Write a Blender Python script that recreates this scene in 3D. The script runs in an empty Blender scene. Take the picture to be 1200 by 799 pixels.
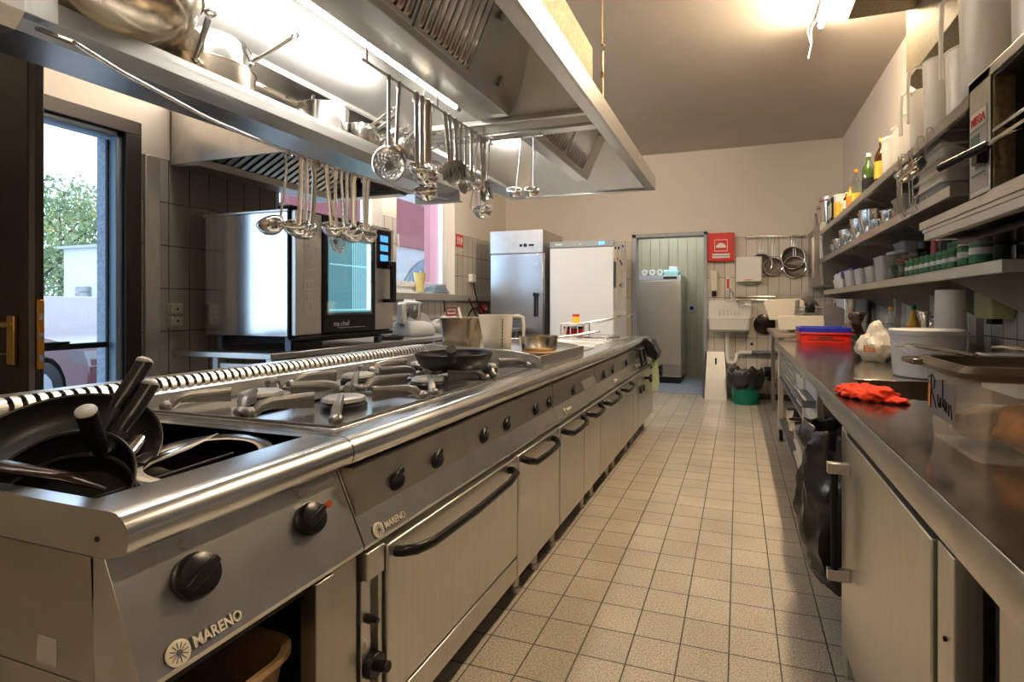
import bpy, bmesh, math, random
from mathutils import Vector, Matrix, Euler, noise as mnoise
random.seed(7)
S = bpy.context.scene
COL = S.collection
PI = math.pi
R = math.radians
# ---------------------------------------------------------------- camera, sky, exposure
CAM_H = 1.15; FOC = 616.6; CC = .94868; SS = .31623
cd = bpy.data.cameras.new('camera'); cam = bpy.data.objects.new('camera', cd); COL.objects.link(cam)
cam.location = (0, 0, CAM_H); cam.rotation_euler = (PI/2, 0, math.atan2(SS, CC))
cd.sensor_width = 36; cd.lens = FOC/1200*36; cd.shift_x = -.05; cd.shift_y = -.0346; cd.clip_start = .02
S.camera = cam
S.view_settings.view_transform = 'Standard'; S.view_settings.look = 'None'
S.view_settings.gamma = 1; S.view_settings.use_curve_mapping = False
S.view_settings.exposure = 0.14
W = bpy.data.worlds.new('sky'); S.world = W; W.use_nodes = True
bg = W.node_tree.nodes['Background']; bg.inputs[0].default_value = (.66, .82, 1, 1); bg.inputs[1].default_value = 3.0
try:
    S.cycles.max_bounces = 8; S.cycles.glossy_bounces = 5; S.cycles.diffuse_bounces = 4; S.cycles.transparent_max_bounces = 16
    S.cycles.sample_clamp_indirect = 12; S.cycles.caustics_reflective = False; S.cycles.caustics_refractive = False
    S.cycles.use_denoising = True
except Exception: pass

TUBE_HOOD = 88.0      # emission of the fluorescent tubes in the hood
TUBE_BENCH_FILL = 160.0    # emission of the unseen fill tube added over the bench
TUBE_CEIL = 430.0      # emission of the aisle ceiling tube and, cut down, the added fill tube

# ---------------------------------------------------------------- materials
def nm(name):
    m = bpy.data.materials.new(name); m.use_nodes = True
    nt = m.node_tree; return m, nt, nt.nodes['Principled BSDF']
def N(nt, t, **k):
    n = nt.nodes.new(t)
    for a, v in k.items():
        if a.startswith('i_'): n.inputs[int(a[2:])].default_value = v
        else: setattr(n, a, v)
    return n
def L(nt, a, b): nt.links.new(a, b)
def mt(name, col, rough=.5, metal=0, noise=None, bump=0, var=0, stretch=(1, 1, 1), spec=.5, trans=0, emit=0, emcol=None, rvar=0, alpha=1, coat=0, coat_r=.05):
    m, nt, p = nm(name)
    p.inputs['Base Color'].default_value = (*col, 1); p.inputs['Roughness'].default_value = rough
    p.inputs['Metallic'].default_value = metal; p.inputs['Specular IOR Level'].default_value = spec
    p.inputs['Transmission Weight'].default_value = trans; p.inputs['Alpha'].default_value = alpha
    p.inputs['Coat Weight'].default_value = coat; p.inputs['Coat Roughness'].default_value = coat_r
    if emit: p.inputs['Emission Color'].default_value = (*(emcol or col), 1); p.inputs['Emission Strength'].default_value = emit
    if noise:
        tc = N(nt, 'ShaderNodeTexCoord'); mp = N(nt, 'ShaderNodeMapping'); mp.inputs['Scale'].default_value = stretch
        L(nt, tc.outputs['Object'], mp.inputs[0])
        nz = N(nt, 'ShaderNodeTexNoise'); nz.inputs['Scale'].default_value = noise; nz.inputs['Detail'].default_value = 4
        L(nt, mp.outputs[0], nz.inputs['Vector'])
        if var:
            mr = N(nt, 'ShaderNodeMapRange', i_1=.3, i_2=.7, i_3=1-var, i_4=1+var); L(nt, nz.outputs[0], mr.inputs[0])
            mx = N(nt, 'ShaderNodeVectorMath', operation='SCALE'); mx.inputs[0].default_value = col
            L(nt, mr.outputs[0], mx.inputs['Scale']); L(nt, mx.outputs[0], p.inputs['Base Color'])
        if rvar:
            n2 = N(nt, 'ShaderNodeTexNoise'); n2.inputs['Scale'].default_value = noise*.35; n2.inputs['Detail'].default_value = 5
            L(nt, mp.outputs[0], n2.inputs['Vector'])
            mr = N(nt, 'ShaderNodeMapRange', i_1=.15, i_2=.85, i_3=max(.03, rough-rvar), i_4=rough+rvar); L(nt, n2.outputs[0], mr.inputs[0]); L(nt, mr.outputs[0], p.inputs['Roughness'])
        if bump:
            bp = N(nt, 'ShaderNodeBump'); bp.inputs['Strength'].default_value = bump; bp.inputs['Distance'].default_value = .002
            L(nt, nz.outputs[0], bp.inputs['Height']); L(nt, bp.outputs[0], p.inputs['Normal'])
    return m
def tile_mat(name, ax, u0, wu, v0, wv, g, tile, grout, rough, speck=0, above=None, aboveaxis=None, normal_ax=None, blue=0):
    """ax: the two world axes of the tiling; above: (z, colour) paint over that height; normal_ax: tiles only on faces of that normal"""
    m, nt, p = nm(name)
    geo = N(nt, 'ShaderNodeNewGeometry'); sep = N(nt, 'ShaderNodeSeparateXYZ'); L(nt, geo.outputs['Position'], sep.inputs[0])
    def edge(a, o, w):
        s = N(nt, 'ShaderNodeMath', operation='SUBTRACT', i_1=o); L(nt, sep.outputs[a], s.inputs[0])
        d = N(nt, 'ShaderNodeMath', operation='DIVIDE', i_1=w); L(nt, s.outputs[0], d.inputs[0])
        fl = N(nt, 'ShaderNodeMath', operation='FLOOR'); L(nt, d.outputs[0], fl.inputs[0])
        fr = N(nt, 'ShaderNodeMath', operation='SUBTRACT'); L(nt, d.outputs[0], fr.inputs[0]); L(nt, fl.outputs[0], fr.inputs[1])
        c = N(nt, 'ShaderNodeMath', operation='SUBTRACT', i_1=.5); L(nt, fr.outputs[0], c.inputs[0])
        ab = N(nt, 'ShaderNodeMath', operation='ABSOLUTE'); L(nt, c.outputs[0], ab.inputs[0])
        e = N(nt, 'ShaderNodeMath', operation='MULTIPLY_ADD', i_1=-w, i_2=.5*w); L(nt, ab.outputs[0], e.inputs[0])
        return e, fl
    e1, f1 = edge(ax[0], u0, wu); e2, f2 = edge(ax[1], v0, wv)
    mn = N(nt, 'ShaderNodeMath', operation='MINIMUM'); L(nt, e1.outputs[0], mn.inputs[0]); L(nt, e2.outputs[0], mn.inputs[1])
    mr = N(nt, 'ShaderNodeMapRange', i_1=g*.35, i_2=g*.7, i_3=0, i_4=1); L(nt, mn.outputs[0], mr.inputs[0])
    cb = N(nt, 'ShaderNodeCombineXYZ'); L(nt, f1.outputs[0], cb.inputs[0]); L(nt, f2.outputs[0], cb.inputs[1])
    wn = N(nt, 'ShaderNodeTexWhiteNoise'); L(nt, cb.outputs[0], wn.inputs[0])
    tv = N(nt, 'ShaderNodeMapRange', i_3=.93, i_4=1.06); L(nt, wn.outputs[0], tv.inputs[0])
    base = N(nt, 'ShaderNodeVectorMath', operation='SCALE'); base.inputs[0].default_value = tile; L(nt, tv.outputs[0], base.inputs['Scale'])
    last = base.outputs[0]
    if speck:
        nz = N(nt, 'ShaderNodeTexNoise'); nz.inputs['Scale'].default_value = 170; nz.inputs['Detail'].default_value = 3; nz.inputs['Roughness'].default_value = .8
        L(nt, geo.outputs['Position'], nz.inputs['Vector'])
        r2 = N(nt, 'ShaderNodeMapRange', i_1=.3, i_2=.7, i_3=1-speck, i_4=1+speck); L(nt, nz.outputs[0], r2.inputs[0])
        n3 = N(nt, 'ShaderNodeTexNoise'); n3.inputs['Scale'].default_value = 3; n3.inputs['Detail'].default_value = 4; L(nt, geo.outputs['Position'], n3.inputs['Vector'])
        r3 = N(nt, 'ShaderNodeMapRange', i_1=.3, i_2=.7, i_3=.88, i_4=1.1); L(nt, n3.outputs[0], r3.inputs[0])
        mm = N(nt, 'ShaderNodeMath', operation='MULTIPLY'); L(nt, r2.outputs[0], mm.inputs[0]); L(nt, r3.outputs[0], mm.inputs[1])
        s2 = N(nt, 'ShaderNodeVectorMath', operation='SCALE'); L(nt, last, s2.inputs[0]); L(nt, mm.outputs[0], s2.inputs['Scale']); last = s2.outputs[0]
    mx = N(nt, 'ShaderNodeMix', data_type='RGBA'); mx.inputs[6].default_value = (*grout, 1)
    L(nt, mr.outputs[0], mx.inputs[0]); L(nt, last, mx.inputs[7]); out = mx.outputs[2]; rg = None
    hgt = mr.outputs[0]
    if above:
        gt = N(nt, 'ShaderNodeMath', operation='GREATER_THAN', i_1=above[0]); L(nt, sep.outputs[2], gt.inputs[0]); fac = gt.outputs[0]
        if normal_ax is not None:
            sn = N(nt, 'ShaderNodeSeparateXYZ'); L(nt, geo.outputs['True Normal'], sn.inputs[0])
            ab = N(nt, 'ShaderNodeMath', operation='ABSOLUTE'); L(nt, sn.outputs[normal_ax], ab.inputs[0])
            lt = N(nt, 'ShaderNodeMath', operation='LESS_THAN', i_1=.5); L(nt, ab.outputs[0], lt.inputs[0])
            mxm = N(nt, 'ShaderNodeMath', operation='MAXIMUM'); L(nt, fac, mxm.inputs[0]); L(nt, lt.outputs[0], mxm.inputs[1]); fac = mxm.outputs[0]
        m2 = N(nt, 'ShaderNodeMix', data_type='RGBA'); m2.inputs[7].default_value = (*above[1], 1); L(nt, fac, m2.inputs[0]); L(nt, out, m2.inputs[6]); out = m2.outputs[2]
        rr = N(nt, 'ShaderNodeMapRange', i_3=rough, i_4=.85); L(nt, fac, rr.inputs[0]); L(nt, rr.outputs[0], p.inputs['Roughness'])
        inv = N(nt, 'ShaderNodeMath', operation='MAXIMUM'); L(nt, fac, inv.inputs[0]); L(nt, mr.outputs[0], inv.inputs[1]); hgt = inv.outputs[0]
    else: p.inputs['Roughness'].default_value = rough
    bp = N(nt, 'ShaderNodeBump'); bp.inputs['Strength'].default_value = .5; bp.inputs['Distance'].default_value = .002
    L(nt, hgt, bp.inputs['Height']); L(nt, bp.outputs[0], p.inputs['Normal'])
    L(nt, out, p.inputs['Base Color']); return m
def plastic_clear(name, col, clear=.25, rough=.3):
    """milky polypropylene: part lets light through, part scatters it"""
    m, nt, p = nm(name); out = nt.nodes['Material Output']
    p.inputs['Base Color'].default_value = (*col, 1); p.inputs['Roughness'].default_value = rough
    tl = N(nt, 'ShaderNodeBsdfTranslucent'); tl.inputs[0].default_value = (*col, 1)
    tr = N(nt, 'ShaderNodeBsdfTransparent'); tr.inputs[0].default_value = (*[min(1, .5+.5*c) for c in col], 1)
    a = N(nt, 'ShaderNodeMixShader', i_0=.4); L(nt, p.outputs[0], a.inputs[1]); L(nt, tl.outputs[0], a.inputs[2])
    b = N(nt, 'ShaderNodeMixShader', i_0=clear); L(nt, a.outputs[0], b.inputs[1]); L(nt, tr.outputs[0], b.inputs[2])
    L(nt, b.outputs[0], out.inputs[0]); return m
def glass_mat(name, tint=(1, 1, 1), gl=.12, rough=0.02):
    m, nt, p = nm(name); out = nt.nodes['Material Output']
    tr = N(nt, 'ShaderNodeBsdfTransparent'); tr.inputs[0].default_value = (*tint, 1)
    g = N(nt, 'ShaderNodeBsdfGlossy'); g.inputs['Roughness'].default_value = rough
    lw = N(nt, 'ShaderNodeLayerWeight', i_0=.5); fr = N(nt, 'ShaderNodeMath', operation='POWER', i_1=4.0); L(nt, lw.outputs['Facing'], fr.inputs[0])
    ad = N(nt, 'ShaderNodeMath', operation='MULTIPLY_ADD', i_1=.7, i_2=.03+gl*.2); L(nt, fr.outputs[0], ad.inputs[0])
    a = N(nt, 'ShaderNodeMixShader'); L(nt, ad.outputs[0], a.inputs[0]); L(nt, tr.outputs[0], a.inputs[1]); L(nt, g.outputs[0], a.inputs[2])
    L(nt, a.outputs[0], out.inputs[0]); return m

PAINT = (.70, .64, .57)
STEEL = mt('brushed_steel', (.60, .585, .56), .30, 1, noise=14, bump=.0, var=.06, stretch=(1, 1, 1), rvar=.03)
STEELV = mt('brushed_steel_doors', (.60, .58, .54), .36, 1, noise=10, bump=.04, var=.05, stretch=(8, 8, .5), rvar=.03)
STEELH = mt('hood_steel', (.64, .63, .60), .33, 1, noise=8, var=.04, rvar=.03)
OVENS = mt('smooth_oven_steel', (.72, .73, .75), .15, 1, noise=5, var=.03, rvar=.02)
HOODIN = mt('hood_lining_steel', (.80, .79, .76), .42, .9, noise=8, var=.04, rvar=.03)
STEELD = mt('worn_steel', (.46, .43, .39), .36, 1, noise=9, var=.10, rvar=.04)
TOPR = mt('worktop_steel', (.50, .44, .38), .17, 1, noise=7, var=.18, rvar=.07, bump=.15)
TOPB = mt('stove_top_steel', (.66, .66, .66), .24, 1, noise=10, var=.06, rvar=.06)
POL = mt('polished_steel', (.74, .72, .69), .16, 1, noise=12, var=.05, rvar=.05)
POLW = mt('used_steel_bowl', (.60, .52, .40), .22, 1, noise=7, var=.25, rvar=.08)
IRON = mt('cast_iron_grate', (.20, .19, .18), .36, .8, noise=60, bump=.3, var=.1)
IRONB = mt('black_iron', (.008, .0075, .007), .36, 0, noise=40, bump=.1, spec=.3)
SEAR = mt('burnt_black_steel', (.03, .017, .010), .24, .5, noise=6, var=.6, rvar=.1)
BLACKP = mt('black_plastic', (.008, .008, .009), .28, 0, spec=.3)
BLACKM = mt('matt_black', (.010, .010, .011), .55, spec=.2)
GREYP = mt('grey_soft_plastic', (.45, .46, .47), .45)
GALV = mt('galvanised_sheet', (.24, .185, .105), .6, .5, noise=55, var=.3, rvar=.08)
GALD = mt('galvanised_duct', (.20, .17, .11), .5, .7, noise=40, var=.2)
WHITEP = mt('white_plastic', (.80, .78, .74), .35)
CREAMP = mt('cream_plastic', (.74, .68, .56), .38)
WHITEM = mt('white_enamel', (.78, .80, .84), .25, spec=.5)
CERAM = mt('white_ceramic', (.78, .76, .72), .15)
PP = plastic_clear('milky_plastic', (.95, .92, .86), .08)
PPC = plastic_clear('clear_plastic', (.90, .89, .85), .40)
PPG = plastic_clear('frosted_box_plastic', (.92, .87, .80), .74, .25)
JARG = glass_mat('jar_glass', (.88, .92, .88))
PANE = glass_mat('window_glass', (.93, .97, 1))
OVG = mt('oven_door_glass', (.01, .013, .016), .05, spec=.7)
WOOD = mt('dark_stained_wood', (.012, .0045, .003), .5, noise=5, var=.35, stretch=(8, 8, .6), bump=.1)
WOODL = mt('pale_wood', (.60, .36, .16), .55, noise=8, var=.15, stretch=(6, 1, 1))
BRASS = mt('brass', (.55, .36, .12), .3, 1)
BRASSO = mt('orange_lacquered_lock', (.65, .28, .03), .35, .7)
REDP = mt('red_plastic', (.75, .02, .012), .32)
REDB = mt('red_enamel', (.62, .018, .015), .35)
BLUEP = mt('blue_plastic', (.02, .03, .42), .32)
GREENP = mt('green_plastic', (.0, .16, .10), .4)
GREENL = mt('green_label', (.02, .17, .04), .45)
YELLOWP = mt('yellow_label', (.80, .48, .04), .45)
YELLOWC = mt('pale_yellow_plastic', (.85, .72, .30), .4)
ORANGE = mt('orange_print', (.85, .22, .02), .5)
MAGENTA = mt('magenta_plastic', (.60, .02, .22), .4)
WHITEL = mt('white_label', (.82, .80, .76), .55)
PAPER = mt('paper', (.78, .74, .68), .8, noise=30, bump=.3, var=.03)
CLOTHR = mt('orange_red_cloth', (.85, .05, .008), .9, noise=300, bump=.6, var=.12)
CLOTHG = mt('pale_green_cloth', (.45, .55, .32), .9, noise=200, bump=.5)
BAG = mt('black_bin_bag', (.025, .024, .024), .3, noise=22, bump=1.0, var=.2)
BAGW = plastic_clear('milky_bag', (.80, .76, .68), .2, .25)
BROTH = mt('pale_broth', (.70, .45, .13), .35)
TAN = mt('tan_plastic', (.38, .24, .11), .4)
BREAD = mt('brown_bread', (.60, .24, .04), .75, noise=14, var=.45, bump=.6)
BREADL = mt('pale_bread', (.78, .55, .28), .8, noise=14, var=.25, bump=.5)
GREYPIPE = mt('grey_pipe', (.12, .125, .14), .45)
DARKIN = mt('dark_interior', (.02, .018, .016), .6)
BOTG = mt('brown_bottle_glass', (.05, .02, .004), .08, spec=.7)
BOTGR = mt('green_bottle_glass', (.05, .09, .02), .08, spec=.7)
SPICE = mt('brown_spice', (.12, .05, .02), .8, noise=90, var=.4)
HERB = mt('green_herbs', (.05, .10, .02), .8, noise=90, var=.4)
GREYTR = mt('grey_plastic_tray', (.16, .16, .17), .45)
CORD = mt('black_cable', (.01, .01, .01), .5)
PANEL = mt('olive_wood_panelling', (.42, .37, .22), .55, noise=4, var=.12, stretch=(10, 10, .5))
PANELD = mt('panel_groove', (.09, .08, .05), .7)
CREAMD = mt('yellow_green_plastic', (.50, .50, .22), .4)
TEALW = mt('teal_packaging', (.30, .55, .50), .45)
BLUEGREY = mt('blue_grey_paint', (.22, .30, .40), .6, noise=8, var=.06)
ROUGHP = mt('rough_grey_render', (.30, .37, .46), .95, noise=70, bump=1, var=.25)
DISP = mt('blue_display', (.05, .15, .9), .3, emit=3, emcol=(.08, .25, 1))
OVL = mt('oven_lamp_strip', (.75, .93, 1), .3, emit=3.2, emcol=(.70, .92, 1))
TUBEH = mt('lit_fluorescent_tube', (1, 1, 1), .3, emit=TUBE_HOOD, emcol=(1, .95, .88))
TUBEC = mt('lit_warm_tube', (1, 1, 1), .3, emit=TUBE_CEIL, emcol=(1, .78, .52))
FLOORM = tile_mat('floor_tiles', (0, 1), -.0305, .1575, 1.822, .159, .0045, (.47, .415, .335), (.06, .05, .04), .34, speck=.75)
WALLL = tile_mat('left_wall_tiles', (1, 2), 2.196, .1237, 0, .25, .005, (.56, .52, .47), (.07, .06, .05), .25, above=(2.0, PAINT), normal_ax=0)
WALLB = tile_mat('back_wall_tiles', (0, 2), .088, .1265, 0, .25, .005, (.62, .57, .50), (.07, .055, .045), .25, above=(2.0, PAINT), normal_ax=1)
WALLR = tile_mat('right_wall_tiles', (1, 2), 2.196, .125, 0, .25, .005, (.60, .56, .50), (.07, .055, .045), .25, above=(2.0, (.62, .56, .50)), normal_ax=0)
CEILM = mt('ceiling_plaster', (.60, .54, .48), .9, noise=3, var=.03)
FLOORB = tile_mat('back_room_floor', (0, 1), 0, .16, 0, .16, .004, (.30, .33, .38), (.12, .12, .13), .5, speck=.2)

# ---------------------------------------------------------------- mesh helpers
def B(): return bmesh.new()
def face(b, co):
    try: return b.faces.new([b.verts.new(c) for c in co])
    except ValueError: return None
def box(b, x0, x1, y0, y1, z0, z1, M=None):
    vs = [b.verts.new(Vector(c) if M is None else M @ Vector(c)) for c in
          [(x0, y0, z0), (x1, y0, z0), (x1, y1, z0), (x0, y1, z0), (x0, y0, z1), (x1, y0, z1), (x1, y1, z1), (x0, y1, z1)]]
    for q in [(0, 3, 2, 1), (4, 5, 6, 7), (0, 1, 5, 4), (1, 2, 6, 5), (2, 3, 7, 6), (3, 0, 4, 7)]: b.faces.new([vs[i] for i in q])
    return b
def hexa(b, bot, top):
    vs = [b.verts.new(c) for c in list(bot)+list(top)]
    for q in [(0, 3, 2, 1), (4, 5, 6, 7), (0, 1, 5, 4), (1, 2, 6, 5), (2, 3, 7, 6), (3, 0, 4, 7)]: b.faces.new([vs[i] for i in q])
    return b
def rring(hx, hy, r, n=4, z=0, cx=0, cy=0):
    out = []
    for (sx, sy, a0) in ((1, 1, 0), (-1, 1, 90), (-1, -1, 180), (1, -1, 270)):
        for i in range(n+1):
            a = R(a0+90*i/n); out.append((cx+sx*(hx-r)+r*math.cos(a), cy+sy*(hy-r)+r*math.sin(a), z))
    return out
def loft(b, rings, cap0=True, cap1=True):
    V = [[b.verts.new(c) for c in r] for r in rings]; n = len(V[0])
    for a, c in zip(V, V[1:]):
        for i in range(n): b.faces.new((a[i], a[(i+1) % n], c[(i+1) % n], c[i]))
    if cap0: b.faces.new(V[0][::-1])
    if cap1: b.faces.new(V[-1])
    return b
def prism(b, pts, ax, a, c):
    """pts in the plane normal to ax, extruded from a to c; ax x:(y,z) y:(x,z) z:(x,y)"""
    f = {'x': lambda p, t: (t, p[0], p[1]), 'y': lambda p, t: (p[0], t, p[1]), 'z': lambda p, t: (p[0], p[1], t)}[ax]
    A = [b.verts.new(f(p, a)) for p in pts]; Cc = [b.verts.new(f(p, c)) for p in pts]; n = len(pts)
    for i in range(n): b.faces.new((A[i], A[(i+1) % n], Cc[(i+1) % n], Cc[i]))
    b.faces.new(A[::-1]); b.faces.new(Cc); return b
def lathe(b, prof, c=(0, 0, 0), n=24, M=None):
    rings = []
    for r, z in prof:
        if r < 1e-6: rings.append([b.verts.new((M @ Vector((0, 0, z)) if M else Vector((0, 0, z)))+Vector(c))])
        else: rings.append([b.verts.new((M @ Vector((r*math.cos(2*PI*i/n), r*math.sin(2*PI*i/n), z)) if M else Vector((r*math.cos(2*PI*i/n), r*math.sin(2*PI*i/n), z)))+Vector(c)) for i in range(n)])
    for a, d in zip(rings, rings[1:]):
        for i in range(n):
            j = (i+1) % n
            if len(a) == 1 and len(d) == 1: continue
            if len(a) == 1: b.faces.new((a[0], d[j], d[i]))
            elif len(d) == 1: b.faces.new((a[i], a[j], d[0]))
            else: b.faces.new((a[i], a[j], d[j], d[i]))
    return b
def tube(b, pts, r, n=8, cap=True, flat=None):
    """round bar through pts; r number or list; flat=(w,t) elliptic section scales"""
    pts = [Vector(p) for p in pts]; k = len(pts); rs = r if isinstance(r, (list, tuple)) else [r]*k
    V = []; up = None
    for i, p in enumerate(pts):
        d = (pts[min(i+1, k-1)]-pts[max(i-1, 0)]).normalized()
        if up is None:
            up = Vector((0, 0, 1)) if abs(d.z) < .9 else Vector((1, 0, 0))
        s = d.cross(up)
        if s.length < 1e-4: s = d.cross(Vector((0, 1, 0)))
        s.normalize(); u = s.cross(d).normalized(); up = u
        fw, ft = flat or (1, 1)
        V.append([b.verts.new(p+(s*math.cos(2*PI*j/n)*fw+u*math.sin(2*PI*j/n)*ft)*rs[i]) for j in range(n)])
    for a, c in zip(V, V[1:]):
        for j in range(n): b.faces.new((a[j], a[(j+1) % n], c[(j+1) % n], c[j]))
    if cap: b.faces.new(V[0][::-1]); b.faces.new(V[-1])
    return b
def cyl(b, p0, p1, r0, r1=None, n=20): return tube(b, [p0, p1], [r0, r0 if r1 is None else r1], n)
def ball(b, c, r, n=12, sc=(1, 1, 1), M=None):
    prof = [(math.sin(PI*i/n)*r, -math.cos(PI*i/n)*r) for i in range(n+1)]
    Mx = Matrix.Diagonal((*sc, 1)).to_3x3()
    if M: Mx = M @ Mx
    prof[0] = (0, -r); prof[-1] = (0, r)
    return lathe(b, prof, c, max(10, n*2), Mx)
def torus(b, c, Rr, r, M=None, n=24, k=8):
    V = []
    for i in range(n):
        a = 2*PI*i/n; row = []
        for j in range(k):
            t = 2*PI*j/k; v = Vector(((Rr+r*math.cos(t))*math.cos(a), (Rr+r*math.cos(t))*math.sin(a), r*math.sin(t)))
            row.append(b.verts.new((M @ v if M else v)+Vector(c)))
        V.append(row)
    for i in range(n):
        for j in range(k): b.faces.new((V[i][j], V[(i+1) % n][j], V[(i+1) % n][(j+1) % k], V[i][(j+1) % k]))
    return b
def arc(cx, cy, r, a0, a1, n=8): return [(cx+r*math.cos(R(a0+(a1-a0)*i/n)), cy+r*math.sin(R(a0+(a1-a0)*i/n))) for i in range(n+1)]
def obj(name, b, m, parent=None, bev=0, solid=0, ang=38, world=True, label=None):
    """one mesh object; with a parent, world coordinates are moved into the parent's frame (parent unrotated while building)"""
    me = bpy.data.meshes.new(name)
    bmesh.ops.recalc_face_normals(b, faces=b.faces)
    if parent is not None and world:
        off = Vector(parent.location); q = parent
        while q.parent is not None: q = q.parent; off += Vector(q.location)
        bmesh.ops.translate(b, verts=b.verts, vec=-off)
    for f in b.faces: f.smooth = True
    b.to_mesh(me); b.free()
    try: me.set_sharp_from_angle(angle=R(ang))
    except Exception: pass
    o = bpy.data.objects.new(name, me); COL.objects.link(o); me.materials.append(m)
    if parent is not None: o.parent = parent
    if solid:
        s = o.modifiers.new('solid', 'SOLIDIFY'); s.thickness = solid; s.offset = 0
    if bev:
        s = o.modifiers.new('bevel', 'BEVEL'); s.width = bev; s.segments = 2; s.limit_method = 'ANGLE'; s.angle_limit = R(50)
    if label: o['label'] = label
    return o
def tag(o, label, cat, group=None):
    o['label'] = label; o['category'] = cat
    if group: o['group'] = group
    return o
def thing(name, label, cat, loc=(0, 0, 0), group=None):
    o = bpy.data.objects.new(name, None); COL.objects.link(o); o.location = loc; o.empty_display_size = .05
    return tag(o, label, cat, group)
def single(name, b, m, label, cat, loc, group=None, **k):
    """a thing that is one mesh, its origin at its base"""
    bmesh.ops.translate(b, verts=b.verts, vec=-Vector(loc))
    o = obj(name, b, m, world=False, **k); o.location = loc; return tag(o, label, cat, group)
def struct(name, b, m, parent=None, **k):
    o = obj(name, b, m, parent, **k)
    if parent is None: o['kind'] = 'structure'
    return o
def kids(o, d): return d.get(o.name, [])
def dup(root, loc, rot=None, label=None, group=None, scale=None):
    r = root.copy(); COL.objects.link(r); r.location = loc
    if rot is not None: r.rotation_euler = rot
    if scale is not None: r.scale = scale if isinstance(scale, (tuple, list)) else (scale,)*3
    if label: r['label'] = label
    if group: r['group'] = group
    for ch in [x for x in COL.objects if x.parent == root]:
        c = ch.copy(); COL.objects.link(c); c.parent = r
        for g in [x for x in COL.objects if x.parent == ch]:
            d = g.copy(); COL.objects.link(d); d.parent = c
    return r
def text(name, s, size, M, m, parent, ext=.0006, bold=0, sx=1, fit=None):
    """lettering as a mesh; M places its local x (reading direction), y (up), z (out) in the world"""
    cu = bpy.data.curves.new(name, 'FONT'); cu.body = s; cu.size = size; cu.extrude = ext; cu.offset = bold
    cu.align_x = 'CENTER'; cu.align_y = 'CENTER'; cu.resolution_u = 3
    t = bpy.data.objects.new(name, cu); COL.objects.link(t)
    bpy.context.view_layer.update()
    me = bpy.data.meshes.new_from_object(t.evaluated_get(bpy.context.evaluated_depsgraph_get()))
    COL.objects.unlink(t); bpy.data.objects.remove(t)
    off = Vector((0, 0, 0)); q = parent
    while q is not None: off += Vector(q.location); q = q.parent
    if fit: xs = [v.co.x for v in me.vertices]; sx = fit/(max(xs)-min(xs))
    me.transform(Matrix.Translation(-off) @ M @ Matrix.Diagonal((sx, 1, 1, 1)))
    o = bpy.data.objects.new(name, me); COL.objects.link(o); me.materials.clear(); me.materials.append(m)
    o.parent = parent; return o
def frame(o, x, y):
    x = Vector(x).normalized(); y = Vector(y); y = (y-x*y.dot(x)).normalized(); z = x.cross(y)
    M = Matrix((x, y, z)).transposed().to_4x4(); M.translation = Vector(o); return M
def onX(px, py, X):
    D = FOC*X/(CC*(px-865.5)); return Vector((X, (D+X*SS)/CC, CAM_H+(358-py)*D/FOC))
def onY(px, py, Y):
    k = px-660; X = (k*Y*CC-FOC*Y*SS)/(FOC*CC+k*SS); D = -X*SS+Y*CC; return Vector((X, Y, CAM_H+(358-py)*D/FOC))
def onZ(px, py, Z):
    D = FOC*(Z-CAM_H)/(358-py); l = (px-660)*D/FOC; return Vector((l*CC-D*SS, l*SS+D*CC, Z))
ORD = ['first', 'second', 'third', 'fourth', 'fifth', 'sixth', 'seventh', 'eighth', 'ninth', 'tenth', 'eleventh', 'twelfth', 'thirteenth', 'fourteenth', 'fifteenth']

# ================================================================ THE ROOM
XL, XR, YB, ZC = -3.17, 1.16, 6.9, 3.12
YN = -2.2
b = B(); box(b, XL-.3, XR+.2, YN-.2, YB+.12, -.1, 0); struct('floor', b, FLOORM)
b = B(); box(b, XL-.3, XR+.2, YN-.2, YB+.15, ZC, ZC+.12); struct('ceiling', b, CEILM)
def wall_x(name, x0, x1, y0, y1, z0, z1, holes, m):
    """wall in a plane of constant x with rectangular openings (y0,y1,z0,z1)"""
    b = B(); ys = sorted({y0, y1, *[h[0] for h in holes], *[h[1] for h in holes]})
    for a, c in zip(ys, ys[1:]):
        hs = sorted([h for h in holes if h[0] <= a+1e-6 and h[1] >= c-1e-6], key=lambda h: h[2]); z = z0
        for h in hs:
            if h[2] > z+1e-6: box(b, x0, x1, a, c, z, h[2])
            z = h[3]
        if z < z1: box(b, x0, x1, a, c, z, z1)
    bmesh.ops.remove_doubles(b, verts=b.verts, dist=1e-5)
    return struct(name, b, m, ang=30)
DOOR = (1.10, 2.04, 0, 2.166); WIN1 = (2.95, 4.14, 1.285, 2.62); WIN2 = (4.36, 5.47, 1.285, 2.62)
wall_x('wall_left', XL-.18, XL, YN, YB+.15, 0, ZC, [DOOR, WIN1, WIN2], WALLL)
wall_x('wall_right', XR, XR+.2, YN, YB+.15, 0, ZC, [], WALLR)
# back wall with the doorway
b = B()
box(b, XL, -1.29, YB, YB+.14, 0, ZC); box(b, -.405, XR, YB, YB+.14, 0, ZC); box(b, -1.29, -.405, YB, YB+.14, 2.05, ZC)
struct('wall_back', b, WALLB)
b = B(); box(b, XL-.3, XR+.2, YN-.2, YN, 0, ZC); struct('wall_near', b, mt('near_wall_paint', PAINT, .85))
b = B(); box(b, .20, XR, YB-.012, YB, 0, .07); struct('baseboard_back', b, mt('dark_skirting', (.12, .10, .08), .5))
# steel corner post by the door
b = B(); box(b, XL-.01, XL+.02, 2.055, 2.135, .0, 2.0); struct('trim_1', b, STEELV, bev=.004)
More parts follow.
